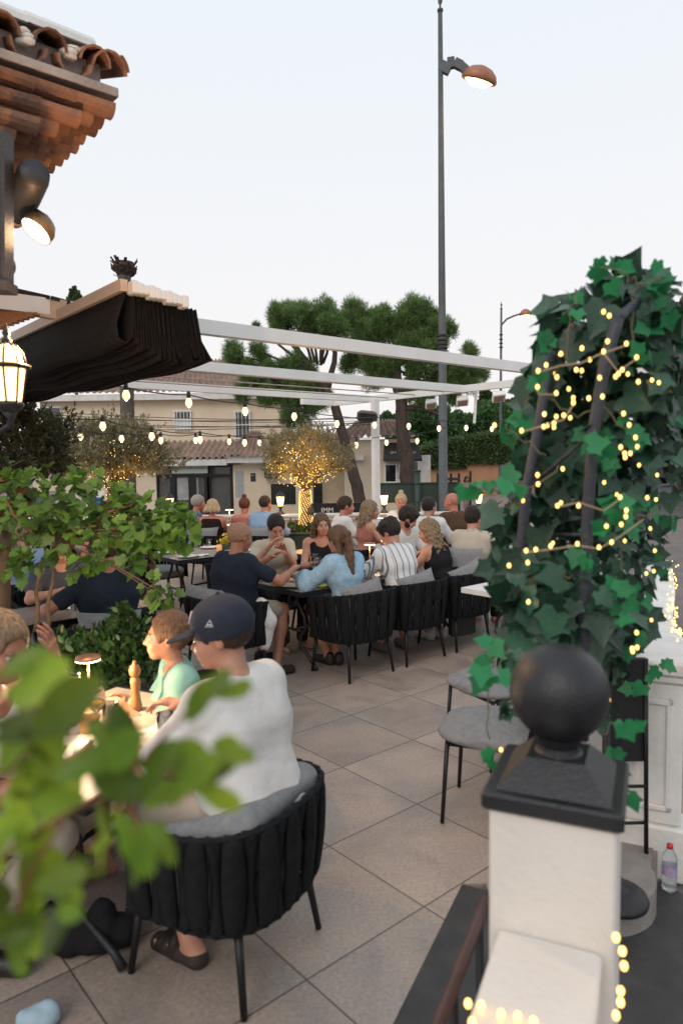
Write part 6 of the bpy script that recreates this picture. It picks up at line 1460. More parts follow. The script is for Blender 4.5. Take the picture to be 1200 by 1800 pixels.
bk = thing('backpack', 'black bag lying under the near table', 'bag', (-.98, 2.62, 0)); V, F = sdf([cap((-.10, 0, .06), (.10, .02, .07), .07, .06), cap((0, -.02, .08), (.03, 0, .16), .06, .04)], .014, .03, wr=.015, wf=25, planes=[((0, 0, .004), (0, 0, -1))]); fastmesh('body', V, F, black, bk, True); mb = MB(); mb.tube([(-.1, 0, .13), (-.2, .05, .16), (-.28, .03, .1), (-.3, 0, .02)], .012, 6); mb.build('strap', M['black'], bk, True)

# --- side chairs on the right
def side_chair(label, x, y, f, grp='side chairs with grey seats by the pillar'):
    yaw = math.atan2(-f[0], f[1]); t = thing('side_chair', label, 'chair', (x, y, 0), yaw, grp)
    V, F = sdf([ell((sx, sy, .465), (.17, .17, .038), None, .08) for sx in (-.10, .10) for sy in (-.09, .10)], .012, .05, planes=[((0, 0, .435), (0, 0, -1))]); fastmesh('seat', V, F, M['cushion'], t, True)
    mb = MB(); mb.tube([(-.20, .2, .425), (.20, .2, .425), (.20, -.2, .425), (-.20, -.2, .425), (-.2, .2, .425)], .011, 8); mb.build('seat_frame', M['black'], t, True)
    for sx in (-1, 1):
        mb = MB(); mb.tube([(sx * .20, .2, .425), (sx * .215, .225, .003)], [.0125, .011], 8); mb.build('leg', M['black'], t, True)
        mb = MB(); mb.tube([(sx * .20, -.2, .43), (sx * .215, -.235, .003)], [.0125, .011], 8); mb.build('leg', M['black'], t, True)
        mb = MB(); mb.tube([(sx * .20, -.2, .42), (sx * .205, -.24, .62), (sx * .20, -.26, .80)], .012, 8); mb.build('back_post', M['black'], t, True)
    b_ = MB()
    for i in range(9): b_.box((-.172 + i * .043, -.246, .66), (.038, .018, .30), rx=.08, bev=.006)
    b_.build('woven_back', M['strap'], t); mb = MB(); mb.tube([(-.2, -.26, .80), (-.17, -.262, .82), (.17, -.262, .82), (.2, -.26, .80)], .013, 8); mb.tube([(-.2, -.238, .52), (.2, -.238, .52)], .009, 6); mb.build('back_rail', M['black'], t, True)
    return t
side_chair('side chair with its woven back behind the ivy, the farther of two', .97, 4.42, (-.86, -.5))
side_chair('side chair half hidden by the black ball, the nearer of two', .79, 3.66, (-.93, .36))

# --- walking woman in the street
wl_ = at(819, 900, 30.5); g_ = float(gh(np.float64(wl_[0]), np.float64(30.5)))
wk, hc, Hm, at_ = person('woman in a long pink patterned outfit walking in the street', (wl_[0], 30.5, g_), math.pi + .2, 'skin', ('long', 'h_dark'), ('tee', pinkp, .5), ('trousers', pinkp), .02, 0, (0, 0, 0), hl=(-.28, .05, .92), hr=(.26, .12, .90), fem=True, seed=50, h=.02, legs='stand', shoes=white, sc=1.0)
hb = thing('shoulder_bag', 'white shoulder bag of the walking woman', 'handbag', (wl_[0] - .22, 30.35, g_ + .75)); V, F = sdf([cap((-.06, 0, .08), (.06, 0, .08), .09)], .02, .02); fastmesh('body', V, F, white, hb, True); mb = MB(); mb.tube([(0, 0, .1), (.1, .05, .4), (.25, .1, .62)], .008, 5); mb.build('strap', M['ceramic'], hb, True)

# --- street signs, the green advertising board
sgn = thing('sign_board', 'large dark green board seen from behind on a green post', 'sign', tuple(at(735, 905, 17.2) * (1, 1, 0)))
M['green_paint'] = mat('dark_green_paint', (.022, .040, .030), .55, noise=(.03, .05, .036), nscale=4, bump=.2)
c0_, c1_ = at(668, 849, 17.4), at(805, 882, 17.4); mb = MB(); mb.box(((c0_[0] + c1_[0]) / 2, 17.4, (c0_[2] + c1_[2]) / 2), (c1_[0] - c0_[0], .06, c0_[2] - c1_[2]), bev=.025); mb.build('board', M['green_paint'], sgn, world=True)
mb = MB()
for zz in (c0_[2] - .02, c1_[2] + .02): mb.box(((c0_[0] + c1_[0]) / 2, 17.355, zz), (c1_[0] - c0_[0] + .02, .03, .025))
mb.build('frame', M['green_paint'], sgn, world=True)
pc = at(733.5, 900, 17.2); ptp = at(733.5, 829, 17.2); mb = MB(); mb.tube([(pc[0], 17.2, -.4), (pc[0], 17.2, ptp[2])], .075, 14); mb.lathe([(.085, 0), (.10, .01), (.10, .03), (.03, .05)], (pc[0], 17.2, ptp[2]), 14)
for py in (850, 882): z_ = at(733, py, 17.2)[2]; mb.lathe([(.078, -.02), (.09, -.015), (.09, .015), (.078, .02)], (pc[0], 17.2, z_), 14)
mb.build('post', M['green_paint'], sgn, True, True)
im = thing('banner', 'black street banner with white capital letters behind the parapet', 'sign', tuple(at(570, 900, 17))); a, b_ = at(548, 885, 17), at(640, 905, 17); mb = MB(); mb.box(((a[0] + b_[0]) / 2, 17, (a[2] + b_[2]) / 2), (b_[0] - a[0], .04, a[2] - b_[2])); mb.build('panel', M['black'], im, world=True)
text('IMM', (at(575, 895, 16.96)[0], 16.97, at(575, 897, 17)[2]), .17, M['ceramic'], im, name='lettering')
rl = thing('railing', 'dark railing posts beside the lane past the lamp post', 'railing', tuple(at(800, 870, 27)))
for px in (769, 792, 806, 826):
    d_ = 27 + (px - 769) * .05; a = at(px, 832 if px != 826 else 828, d_); mb = MB(); mb.box((a[0], d_, (a[2] - .6) / 2), (.09, .09, a[2] + .6)); mb.build('post', M['iron'], rl, world=True)
mb = MB(); mb.bar(at(769, 842, 27), at(806, 842, 28.8), .05, .12); mb.build('rail', M['iron'], rl, world=True)
# blue sign by the left olive
bs = thing('traffic_sign', 'small blue and white road sign on a thin pole behind the left olive tree', 'sign', tuple(at(168, 905, 19))); a = at(168, 878, 19); mb = MB(); mb.box(tuple(a), (.5, .02, .5)); mb.build('plate', M['ceramic'], bs, world=True); mb = MB(); mb.box((a[0] + .03, 18.98, a[2] - .05), (.34, .01, .22)); mb.build('symbol', mat('sign_blue', (.02, .12, .35), .5), bs, world=True); mb = MB(); mb.tube([(a[0], 19.03, -.4), (a[0], 19.03, a[2] + .3)], .03, 8); mb.build('pole', M['white_metal'], bs, world=True)

# --- car at the right edge
def car(label, x, y, z, rz, col):
    t = thing('parked_car', label, 'car', (x, y, z), rz, None)
    pr = [(-2.1, .35), (-2.12, .62), (-2.0, .80), (-1.15, .93), (-.55, 1.36), (.75, 1.42), (1.55, 1.02), (2.05, .88), (2.12, .6), (2.08, .32)]
    V = []; F = []; n = len(pr)
    for s, k in ((-1, 0), (-.93, 1), (.93, 1), (1, 0)):
        for xx, zz in pr: V.append((xx * (.985 if not k else 1), s * .86 * (1 - (.16 if zz > 1.0 else 0)), zz if k else zz * .985))
    for a in range(3):
        for i in range(n): j = (i + 1) % n; F.append((a * n + i, a * n + j, (a + 1) * n + j, (a + 1) * n + i))
    mb = MB(); mb.add(V, F + [tuple(range(n)), tuple(range(4 * n - 1, 3 * n - 1, -1))]); mb.build('body', col, t)
    mb = MB()
    for s in (-1, 1): mb.add([(-1.0, s * .80, .96), (-.5, s * .745, 1.30), (.72, s * .745, 1.35), (1.35, s * .80, 1.03)], [(0, 1, 2, 3) if s < 0 else (3, 2, 1, 0)])
    mb.add([(-1.12, -.68, .97), (-1.12, .68, .97), (-.60, .62, 1.33), (-.60, -.62, 1.33)], [(0, 3, 2, 1)]); mb.build('window', M['dark_glass'], t)
    for sx in (-1.3, 1.3):
        for sy in (-1, 1):
            mb = MB(); mb.lathe([(.18, -.1), (.31, -.1), (.33, -.07), (.33, .07), (.31, .1), (.18, .1)], (sx, sy * .79, .33), 20, rotm(math.pi / 2, 0, 0)); w_ = mb.build('wheel', M['wire'], t, True)
            mb = MB(); mb.lathe([(.02, -.105), (.19, -.105), (.2, .0), (.19, .105), (.02, .105)], (sx, sy * .79, .33), 14, rotm(math.pi / 2, 0, 0)); r_ = mb.build('rim', M['steel'], None, True); r_.parent = w_
    for s in (-1, 1): mb = MB(); mb.ball((-2.06, s * .6, .70), .12, 10, (.3, 1.3, .6)); mb.build('headlight', M['ceramic'], t, True)
    return t
carx = 17.2; cary = 34; car('dark blue car on the road at the right edge beyond the ivy', carx, cary, float(gh(np.float64(carx), np.float64(cary))) + .03, .5, mat('dark_blue_paint', (.012, .02, .07), .25, metal=.3, coat=.8))
car('dark car parked across the road behind the left olive tree', -10.6, 24, float(gh(np.float64(-10.6), np.float64(24.))), 0, mat('black_paint', (.02, .02, .022), .3, coat=.8))
# ---------------------------------------------------------------- trees and plants on the terrace
def fairy_string(label, pts, name='fairy_lights', n_ind=100, r=.007, wire=True, group=None, cat='fairy lights', glow=None):
    """tiny lights: the first hundred are parts of their own"""
    pts = np.asarray(pts, float); t = thing(name, label, cat, tuple(pts[0]), group=group)
    base = MB(); base.ball((0, 0, 0), r, 8, (1, 1, 1.3)); b0 = base.build('bulb', glow or M['fairy'], t, True); b0.location = Vector(pts[0]) - t.location
    for p in pts[1:n_ind]:
        c = b0.copy(); link(c); c.parent = t; c.location = Vector(p) - t.location
    if len(pts) > n_ind:
        V = []; F = []; o = np.array([(1, 0, 0), (-1, 0, 0), (0, 1, 0), (0, -1, 0), (0, 0, 1.3), (0, 0, -1.3)]) * r; f = np.array([(0, 2, 4), (2, 1, 4), (1, 3, 4), (3, 0, 4), (2, 0, 5), (1, 2, 5), (3, 1, 5), (0, 3, 5)])
        q = pts[n_ind:]; V = (q[:, None] + o[None]).reshape(-1, 3); F = (f[None] + (np.arange(len(q)) * 6)[:, None, None]).reshape(-1, 3)
        ob = fastmesh('bulbs', V, F, glow or M['fairy'], t, False, True); ob['kind'] = 'stuff'
    return t
def olive(label, px, d, base_z, trunk_top_z, crown_c, crown_r, lights=0, mt='olive', r0=.09, seed=1, dens_=1.0, trunk_wrap=0, tl=.055, name='olive_tree', lean=0):
    b = at(px, 900, d); t = thing(name, label, 'tree', (b[0], d, base_z), group='olive trees wound with fairy lights')
    g = np.random.default_rng(seed); cc = np.array([crown_c[0], d, crown_c[1]]); R3 = np.asarray(crown_r, float)
    mb = MB(); tt = np.array([b[0] + lean, d, trunk_top_z]); limb(mb, [(b[0], d, base_z), tuple((np.array([b[0], d, base_z]) + tt) / 2 + (.03, 0, 0)), tuple(tt)], r0, r0 * .7, 14, .022)
    twigs = []
    for i in range(16):
        dd = sph(1)[0]; dd[2] = abs(dd[2]) * .8 + .05; e_ = cc + dd * R3 * g.uniform(.6, .95); m_ = tt + (e_ - tt) * .5 + g.normal(0, .05, 3); limb(mb, [tuple(tt), tuple(m_), tuple(e_)], r0 * .32, .006, 6, .015); twigs.append((tt, m_, e_))
    mb.build('trunk', M['bark_grey'], t, True, True)
    # leafy sprays: twigs radiating, leaves along them
    ns = int(420 * dens_); P_, A_, N_, S_ = [], [], [], []
    for i in range(ns):
        dd = sph(1)[0]; 
        if dd[2] < -.45: dd[2] *= .4
        rad = g.uniform(.35, 1.0) ** .5; lump = 1 + .26 * math.sin(dd[0] * 6 + seed) * math.cos(dd[2] * 5 + seed * 2) + .14 * math.sin(dd[1] * 9 + dd[0] * 7)
        o_ = cc + dd * R3 * rad * lump; ax_ = _nrm(dd * .8 + g.normal(0, .45, 3) + (0, 0, .5)); Lt = g.uniform(.10, .24); k = 22
        q = g.uniform(0, 1, k); P_.append(o_ + ax_ * (q * Lt)[:, None]); A_.append(ax_ + g.normal(0, .55, (k, 3))); N_.append(g.normal(0, 1, (k, 3))); S_.append(g.uniform(.7, 1.2, k) * tl)
    V, F = place([(0, 0, 0), (.16, .5, .03), (0, 1, 0), (-.16, .5, .03)], F4, np.concatenate(P_), np.concatenate(A_), np.concatenate(N_), np.concatenate(S_)); fastmesh('crown', V, F, M[mt], t, False, True)
    if lights:
        pts = []
        for _ in range(lights):
            a, m_, e_ = twigs[g.integers(len(twigs))]; q = g.uniform(.1, 1.0); p = (a + (m_ - a) * q * 2 if q < .5 else m_ + (e_ - m_) * (q * 2 - 1)); pts.append(p + g.normal(0, .05, 3) + (0, -.06, 0))
        for _ in range(lights):
            dd = sph(1)[0]; dd[1] = -abs(dd[1]); dd[2] = dd[2] * .7 - .2; pts.append(cc + dd * R3 * g.uniform(.7, 1.0))
        for i in range(trunk_wrap):
            q = i / trunk_wrap; a = i * .83; z_ = base_z + (trunk_top_z - base_z) * q; rr = r0 * (1 - .3 * q) + .012; pts.append(np.array([b[0] + (tt[0] - b[0]) * q + rr * math.cos(a), d + rr * math.sin(a), z_]))
        pts = np.array(pts); pts = pts[g.permutation(len(pts))]
        fairy_string('tiny warm lights wound through the ' + label.split(' with')[0].split(',')[0], pts, r=.006)
    return t
z_ = lambda px, py, d: float(at(px, py, d)[2]); x_ = lambda px, d: float(at(px, 900, d)[0])
olive('olive tree with a glowing orange trunk in the green planter', 537, 11.6, .72, z_(537, 862, 11.6), (x_(538, 11.6), z_(538, 812, 11.6)), (.64, .55, .50), 190, 'olive', .115, 3, 1.9, 420, .055)
olive('left olive tree behind the leaves, wide pale crown with lights', 198, 12.4, .0, z_(198, 866, 12.4), (x_(202, 12.4), z_(202, 805, 12.4)), (.92, .7, .62), 130, 'olive', .12, 5, 4.2, 160, .06)
for px, py, d, e_ in ((505, 820, 11.2, 13), (565, 815, 11.25, 13), (538, 838, 11.5, 14), (540, 785, 11.2, 7), (165, 830, 12.0, 9), (230, 835, 12.0, 9)):
    ld = bpy.data.lights.new('crown_glow', 'POINT'); ld.energy = e_; ld.color = (1, .55, .16); ld.shadow_soft_size = .25; lo_ = bpy.data.objects.new('crown_glow', ld); link(lo_); lo_.location = at(px, py, d)  # unseen point lights added in the crowns for the fairy lights' joint glow
for px, d, e_, zc in ((535, 11.6, 9, 870), (198, 12.4, 4, 880)):
    ld = bpy.data.lights.new('trunk_glow', 'POINT'); ld.energy = e_ * .7; ld.color = (1, .48, .10); ld.shadow_soft_size = .15; lo_ = bpy.data.objects.new('trunk_glow', ld); link(lo_); lo_.location = (x_(px, d), d - .42, z_(px, zc, d))  # unseen point light added before each trunk to light the bark warmly
olive('dark bushy olive tree at the left edge above the leafy shrub', 30, 8.2, .0, z_(30, 870, 8.2), (x_(15, 8.2), z_(20, 800, 8.2)), (.72, .6, .62), 0, 'olive_dark', .10, 8, 4.0, 0, .06)
pl_ = thing('planter', 'dark green box planter holding the glowing olive tree', 'planter', (x_(537, 11.6), 11.6, 0)); mb = MB(); mb.box((0, 0, .36), (.66, .6, .72), bev=.02); mb.build('box', M['green_paint'], pl_); mb = MB(); mb.box((0, 0, .725), (.7, .64, .04), bev=.01); mb.build('rim', M['green_paint'], pl_); mb = MB(); mb.box((0, 0, .748), (.6, .54, .01)); mb.build('soil', M['bark'], pl_)
n = 500; P_ = np.stack([rng.uniform(-.3, .3, n), rng.uniform(-.27, .27, n), .75 + np.abs(rng.normal(0, .05, n))], 1); V, F = place(LEAF4, F4, P_, sph(n) + (0, 0, .9), sph(n), rng.uniform(.04, .09, n)); fastmesh('ground_cover', V, F, M['hedge'], pl_)
n = 1500
for k_, (lab, xa_, xb_, yy, zz_, hh, m_) in enumerate((('low dark hedge in a trough against the parapet on the left', -6.5, -2.9, 13.7, .35, .42, 'hedge'), ('low hedge in a trough against the parapet on the right', .8, 3.2, 13.7, .4, .3, 'hedge'))):
    t = thing('box_hedge', lab, 'hedge', ((xa_ + xb_) / 2, yy, 0)); P_ = np.stack([rng.uniform(xa_, xb_, n * 3), rng.uniform(yy - .25, yy + .2, n * 3), zz_ + rng.uniform(-.1, hh, n * 3)], 1); V, F = place(LEAF4, F4, P_, sph(n * 3) + (0, 0, .5), sph(n * 3), rng.uniform(.04, .08, n * 3)); fastmesh('foliage', V, F, M[m_], t, False, True)
    mb = MB(); mb.box(((xa_ + xb_) / 2, yy, .16), (xb_ - xa_, .4, .32)); mb.build('trough', M['green_paint'], t, world=True)

# broad-leaved shrub, left middle distance
def leafT(pts, nrow):
    return pts
def lobed(n=5, fold=.12):
    """vine-like leaf: outline fan of quads about the midrib"""
    o = [(0, 0), (.34, -.10), (.52, .18), (.40, .34), (.56, .52), (.30, .62), (.20, .82), (0, 1.05)]
    V = []
    for x, y in o: V.append((x, y, abs(x) * fold))
    k = len(V)
    for x, y in o: V.append((-x, y, abs(x) * fold))
    mid = [(0, .0, 0), (0, .25, -.02), (0, .5, -.02), (0, .8, 0)]
    b_ = len(V); V += mid
    F = [(b_, 1, 2, b_ + 1), (b_ + 1, 2, 3, b_ + 1), (b_ + 1, 3, 4, b_ + 2), (b_ + 2, 4, 5, b_ + 2), (b_ + 2, 5, 6, b_ + 3), (b_ + 3, 6, 7, b_ + 3)]
    T_ = []
    for f in F:
        f = list(dict.fromkeys(f)); T_ += [tuple(f[:3])] + ([(f[0], f[2], f[3])] if len(f) == 4 else [])
        g = [(q + k if q < k else q) for q in f]; T_ += [tuple(g[:3][::-1])] + ([(g[3], g[2], g[0])] if len(g) == 4 else [])
    return V, T_
VL, FL = lobed()
M['vine'] = mat('fresh_green_leaves', (.12, .25, .035), .5, noise=(.05, .12, .02), nscale=4, island=.5, translucent=.35)
M['vine2'] = mat('rust_leaves', (.28, .12, .03), .6, island=.3, translucent=.3)
sh_ = thing('shrub', 'tall shrub with fresh green vine-like leaves and thin stems on the left', 'shrub', (*at(80, 1100, 4.2)[:2], .3))
cl_ = [(10, 865, 4.6, .26), (45, 880, 4.4, .26), (20, 925, 4.4, .2), (85, 870, 4.3, .26), (110, 895, 4.2, .22), (75, 915, 4.2, .22), (140, 850, 4.4, .16), (150, 885, 4.3, .17), (110, 945, 4.2, .17), (60, 965, 4.2, .16), (170, 925, 4.1, .15), (190, 945, 4.1, .16), (160, 965, 4.2, .14), (205, 965, 4.1, .13), (205, 870, 4.3, .13), (225, 880, 4.3, .11),
       (240, 900, 4.2, .14), (255, 930, 4.1, .18), (280, 940, 4.1, .18), (305, 925, 4.1, .17), (320, 935, 4.1, .12), (270, 905, 4.2, .14), (235, 945, 4.1, .13), (312, 900, 4.2, .10), (232, 990, 4.1, .06), (262, 1035, 3.95, .07), (290, 1045, 3.9, .07), (5, 985, 4.3, .16), (35, 1000, 4.2, .10), (140, 1000, 4.2, .07)]
P_, A_, N_, S_ = [], [], [], []
for x, y, d, r in cl_:
    k = int(10 + r * r * (800 if y < 900 else 470)); c = at(x, y - 2, d); dd = sph(k); p = c + dd * r * rng.uniform(.3, 1, k)[:, None] ** .6 * (1, .9, .8)
    P_.append(p); A_.append(dd * .7 + rng.normal(0, .4, (k, 3)) + (0, -.2, -.55)); N_.append(rng.normal(0, .5, (k, 3)) + (0, -.7, .9)); S_.append(rng.uniform(.035, .088, k))
V, F = place(VL, FL, np.concatenate(P_), np.concatenate(A_), np.concatenate(N_), np.concatenate(S_)); fastmesh('foliage', V, F, M['vine'], sh_, False, True)
mb = MB()
for path in (((62, 1110), (68, 1020), (78, 960), (60, 900)), ((85, 1110), (90, 1030), (98, 960), (110, 900)), ((98, 960), (150, 940), (230, 935), (310, 930)), ((78, 960), (40, 920), (10, 880)), ((150, 940), (190, 900), (240, 885)), ((225, 937), (262, 970), (275, 1005)), ((262, 990), (280, 1015), (262, 1035))):
    limb(mb, [tuple(at(x, y, 4.2)) for x, y in path], .014, .006, 7, .006)
mb.tube([tuple(at(5, 1120, 4.4)), tuple(at(8, 1000, 4.4)), tuple(at(12, 900, 4.5))], [.045, .04, .03], 10)
for x, y, d, r in cl_: mb.tube([tuple(at(98, 950, 4.2)) if x > 60 else tuple(at(60, 930, 4.3)), tuple(at(x, y, d) * .5 + (at(98, 950, 4.2) if x > 60 else at(60, 930, 4.3)) * .5 + (0, 0, .03)), tuple(at(x, y, d))], [.006, .004, .003], 5)
mb.build('stems', M['stem'], sh_, True, True)
n = 60; c = at(12, 880, 4.5); P_ = c + sph(n) * .13 * (1, 1, 1.1); V, F = place(VL, FL, P_, sph(n) + (0, 0, -.5), sph(n) + (0, -1, .5), rng.uniform(.03, .06, n)); fastmesh('rusty_foliage', V, F, M['vine2'], sh_, False, True)
# trough with glossy dark shrub
tr = thing('shrub', 'dense dark glossy shrub between the near table and the left pair', 'shrub', (*at(170, 1190, 3.9)[:2], .2))
M['glossy'] = mat('glossy_dark_leaves', (.022, .060, .016), .38, noise=(.035, .085, .02), nscale=8, island=.45, translucent=.15)
LG = [(0, 0, 0), (.20, .25, .05), (.24, .55, .05), (0, 1, -.03), (-.24, .55, .05), (-.20, .25, .05)]; FG = [(0, 1, 2, 3), (0, 3, 4, 5)]
P_, A_, N_, S_ = [], [], [], []
for x, y, d, r in ((120, 1150, 4.0, .15), (165, 1150, 4.0, .15), (210, 1140, 4.0, .16), (245, 1130, 4.0, .14), (225, 1105, 4.0, .08), (140, 1180, 3.9, .2), (190, 1180, 3.9, .2), (240, 1175, 3.9, .2), (100, 1185, 3.9, .17), (280, 1165, 4.1, .15), (60, 1180, 4.1, .15), (215, 1080, 4.0, .04)):
    k = int(90 + r * r * 5200); c = at(x, y, d); dd = sph(k); P_.append(c + dd * r * rng.uniform(.3, 1, k)[:, None] ** .5); A_.append(dd + rng.normal(0, .5, (k, 3)) + (0, 0, .5)); N_.append(rng.normal(0, .6, (k, 3)) + (0, -.4, .8)); S_.append(rng.uniform(.035, .07, k))
V, F = place(LG, FG, np.concatenate(P_), np.concatenate(A_), np.concatenate(N_), np.concatenate(S_)); fastmesh('foliage', V, F, M['glossy'], tr, False, True)
tb_ = at(175, 1200, 4.0); mb = MB()
for i in range(9): x = tb_[0] - .5 + i * .11; mb.tube([(x, 4.05, .35), (x + rng.normal(0, .05), 4.0, .6), (x + rng.normal(0, .08), 4.0, .85)], [.012, .009, .005], 6)
mb.build('stems', M['stem'], tr, True, True)
pt2 = thing('planter', 'long dark trough under the glossy shrub', 'planter', (tb_[0], 4.08, 0), .1); mb = MB(); mb.box((0, 0, .2), (1.5, .34, .4), bev=.02); mb.build('box', M['green_paint'], pt2)
mb = MB(); mb.box((0, 0, .405), (1.42, .28, .02)); mb.build('soil', M['bark'], pt2)

# ---------------------------------------------------------------- ivy arch on the right
IV = [(0, 0), (.20, -.16), (.42, -.10), (.45, .13), (.60, .38), (.36, .46), (.20, .68), (0, 1.0)]
def ivy_tmpl(fold=.10):
    V = [(x, y, abs(x) * fold - .10 * y * y) for x, y in IV] + [(-x, y, abs(x) * fold - .10 * y * y) for x, y in IV] + [(0, .12, -.01), (0, .42, -.04)]
    k = 8; b_ = 16; T_ = [(b_, 0, 1), (b_, 1, 2), (b_, 2, 3), (b_, 3, b_ + 1), (b_ + 1, 3, 4), (b_ + 1, 4, 5), (b_ + 1, 5, 6), (b_ + 1, 6, 7)]
    return V, T_ + [tuple((q + k if q < k else q) for q in f)[::-1] for f in T_]
VI, FI = ivy_tmpl()
M['ivy'] = mat('dark_ivy', (.016, .060, .034), .42, noise=(.038, .105, .062), nscale=9, island=.55, translucent=.12, bump=.3)
M['ivy_new'] = mat('bright_ivy', (.020, .20, .075), .5, noise=(.03, .26, .09), nscale=9, island=.3, translucent=.3)
arch = thing('ivy_arch', 'tall iron arch thick with dark ivy on the right', 'plant arch', tuple(gz(1010, 1500) * (1, 1, 0)))
M['iron_grey'] = mat('grey_iron_bar', (.055, .06, .075), .5, metal=.3, noise=(.04, .044, .055), nscale=20, bump=.3)
for path, r in ((((1085, 560, 1.95), (1062, 640, 1.95), (1042, 760, 1.96), (1032, 900, 1.97), (1026, 1100, 1.98), (1024, 1300, 2.0)), .0165), (((965, 640, 2.2), (948, 740, 2.2), (925, 860, 2.2), (912, 1000, 2.2), (905, 1200, 2.2)), .0165), (((990, 600, 2.55), (972, 720, 2.55), (958, 860, 2.55), (950, 1000, 2.55), (946, 1150, 2.55)), .0165),
                (((1085, 560, 1.95), (1120, 530, 2.2), (1150, 540, 2.6), (1165, 620, 3.0), (1120, 1000, 3.3), (1118, 1150, 3.4)), .0150), (((965, 640, 2.2), (990, 570, 2.4), (1050, 530, 2.7), (1110, 560, 3.1)), .015)):
    mb = MB(); q = np.array([at(x, y, d) for x, y, d in path]); limb(mb, q, r, r, 10); mb.build('bar', M['iron_grey'], arch, True, True)
for a, b_ in (((1042, 760, 1.96), (925, 860, 2.2)), ((1026, 1080, 1.98), (908, 1080, 2.2)), ((1030, 940, 1.97), (955, 940, 2.55))):
    mb = MB(); mb.tube([at(*a), at(*b_)], .006, 6); mb.build('cross_bar', M['iron_grey'], arch, True, True)
# outline of the leafy mass (photo pixels with depth); leaves fill its volume
blobs = [(1005, 600, 2.3, .13), (985, 620, 2.3, .08), (1050, 560, 2.2, .16), (1100, 560, 2.3, .17), (1150, 560, 2.4, .15), (1130, 520, 2.3, .10), (1180, 640, 2.6, .18), (1150, 640, 2.3, .18), (1140, 700, 2.3, .17), (1100, 650, 2.2, .13),
         (960, 660, 2.3, .10), (1000, 650, 2.5, .15), (1040, 700, 2.5, .16), (985, 730, 2.5, .14), (1080, 740, 2.4, .15), (1150, 760, 2.5, .18), (1175, 830, 2.8, .2), (1120, 820, 2.4, .18), (1060, 810, 2.4, .17), (1000, 800, 2.4, .16), (950, 810, 2.3, .10), (920, 840, 2.3, .10),
         (900, 880, 2.4, .11), (940, 890, 2.5, .13), (990, 880, 2.6, .14), (1050, 890, 2.5, .16), (1110, 900, 2.6, .17), (1160, 900, 3.0, .14), (1150, 960, 3.0, .16), (1100, 980, 2.6, .16), (1040, 970, 2.4, .15), (985, 960, 2.7, .13), (925, 950, 2.4, .11), (890, 960, 2.4, .10),
         (880, 1010, 2.3, .09), (920, 1030, 2.3, .10), (980, 1040, 2.6, .10), (1040, 1050, 2.3, .14), (1090, 1060, 2.5, .13), (1135, 1040, 3.0, .12), (1140, 1110, 3.1, .10), (1075, 1110, 2.2, .11), (1020, 1100, 2.1, .12), (950, 1085, 2.1, .13), (1000, 1060, 2.0, .12), (905, 1050, 2.1, .09), (930, 990, 2.2, .11), (905, 1080, 2.2, .06), (1120, 1140, 3.1, .07), (1130, 1180, 3.2, .04), (1068, 1180, 2.2, .06), (1060, 1250, 2.2, .04), (880, 1245, 1.9, .02), (880, 1165, 1.9, .02)]
P_, A_, N_, S_, KN = [], [], [], [], []
for x, y, d, r in blobs:
    if x > 1100 and y > 690: r *= .75; x -= 34
    r *= .93; x = x + max(0, 1010 - x) * .13; k = int(6 + r * r * (1750 if y < 840 or y > 1010 else 1250)); c = at(x, y, d); dd = sph(k); P_.append(c + dd * r * rng.uniform(.35, 1, k)[:, None] ** .5); A_.append(dd * .6 + rng.normal(0, .5, (k, 3)) + (-.1, 0, -.55)); N_.append(rng.normal(0, .55, (k, 3)) + dd * .6 + (0, -.75, .35)); S_.append((.035 + .08 * rng.uniform(0, 1, k) ** 1.6) * (1 if y < 1120 else .7))
P_, A_, N_, S_ = map(np.concatenate, (P_, A_, N_, S_)); V, F = place(VI, FI, P_, A_, N_, S_); fastmesh('foliage', V, F, M['ivy'], arch, False, True)
sel = [(955, 600, 2.1), (945, 660, 2.05), (1095, 470, 2.1), (1162, 488, 2.1), (1055, 463, 2.1), (1056, 487, 2.1), (1140, 505, 2.1), (1165, 540, 2.1), (1010, 525, 2.1), (1000, 545, 2.1), (1125, 625, 2.0), (1070, 765, 2.0), (1020, 760, 2.0), (1045, 790, 1.95), (1105, 760, 2.1), (1115, 770, 2.1), (1180, 740, 2.6), (1160, 790, 2.7),
       (860, 860, 2.0), (835, 862, 2.0), (898, 845, 2.0), (905, 740, 2.3), (893, 752, 2.3), (915, 735, 2.3), (1065, 890, 1.95), (1090, 905, 1.95), (1050, 930, 1.95), (1105, 925, 2.2), (1140, 880, 2.4), (1175, 910, 2.8), (1020, 965, 1.95), (1035, 990, 1.95), (955, 1000, 2.1), (1085, 1040, 1.9), (1080, 1075, 1.9), (1130, 1050, 2.2), (1120, 1115, 2.3),
       (1110, 1395, 1.9), (1165, 1170, 3.0), (1135, 1190, 3.0), (865, 1135, 1.8), (850, 1170, 1.8), (857, 1195, 1.8), (860, 1320, 1.75), (1095, 1275, 1.8), (1085, 1330, 1.8), (1080, 1350, 1.8), (1150, 890, 2.4), (1110, 1135, 2.2), (1160, 1000, 2.9), (1190, 590, 2.4), (1140, 560, 2.1), (945, 1160, 2.0), (1060, 800, 2.0)]
P_, A_, N_, S_ = [], [], [], []
for x, y, d in sel:
    for _ in range(3): P_.append(at(x + rng.normal(0, 9), y + rng.normal(0, 9), d + rng.uniform(-.05, .08))); A_.append(rng.normal(0, .6, 3) + (0, 0, -.35)); N_.append(rng.normal(0, .4, 3) + (0, -1, .3)); S_.append(rng.uniform(.032, .065) * (1 if d < 2.6 else 1.2))
V, F = place(VI, FI, np.array(P_), np.array(A_), np.array(N_), np.array(S_)); fastmesh('young_foliage', V, F, M['ivy_new'], arch, False, True)
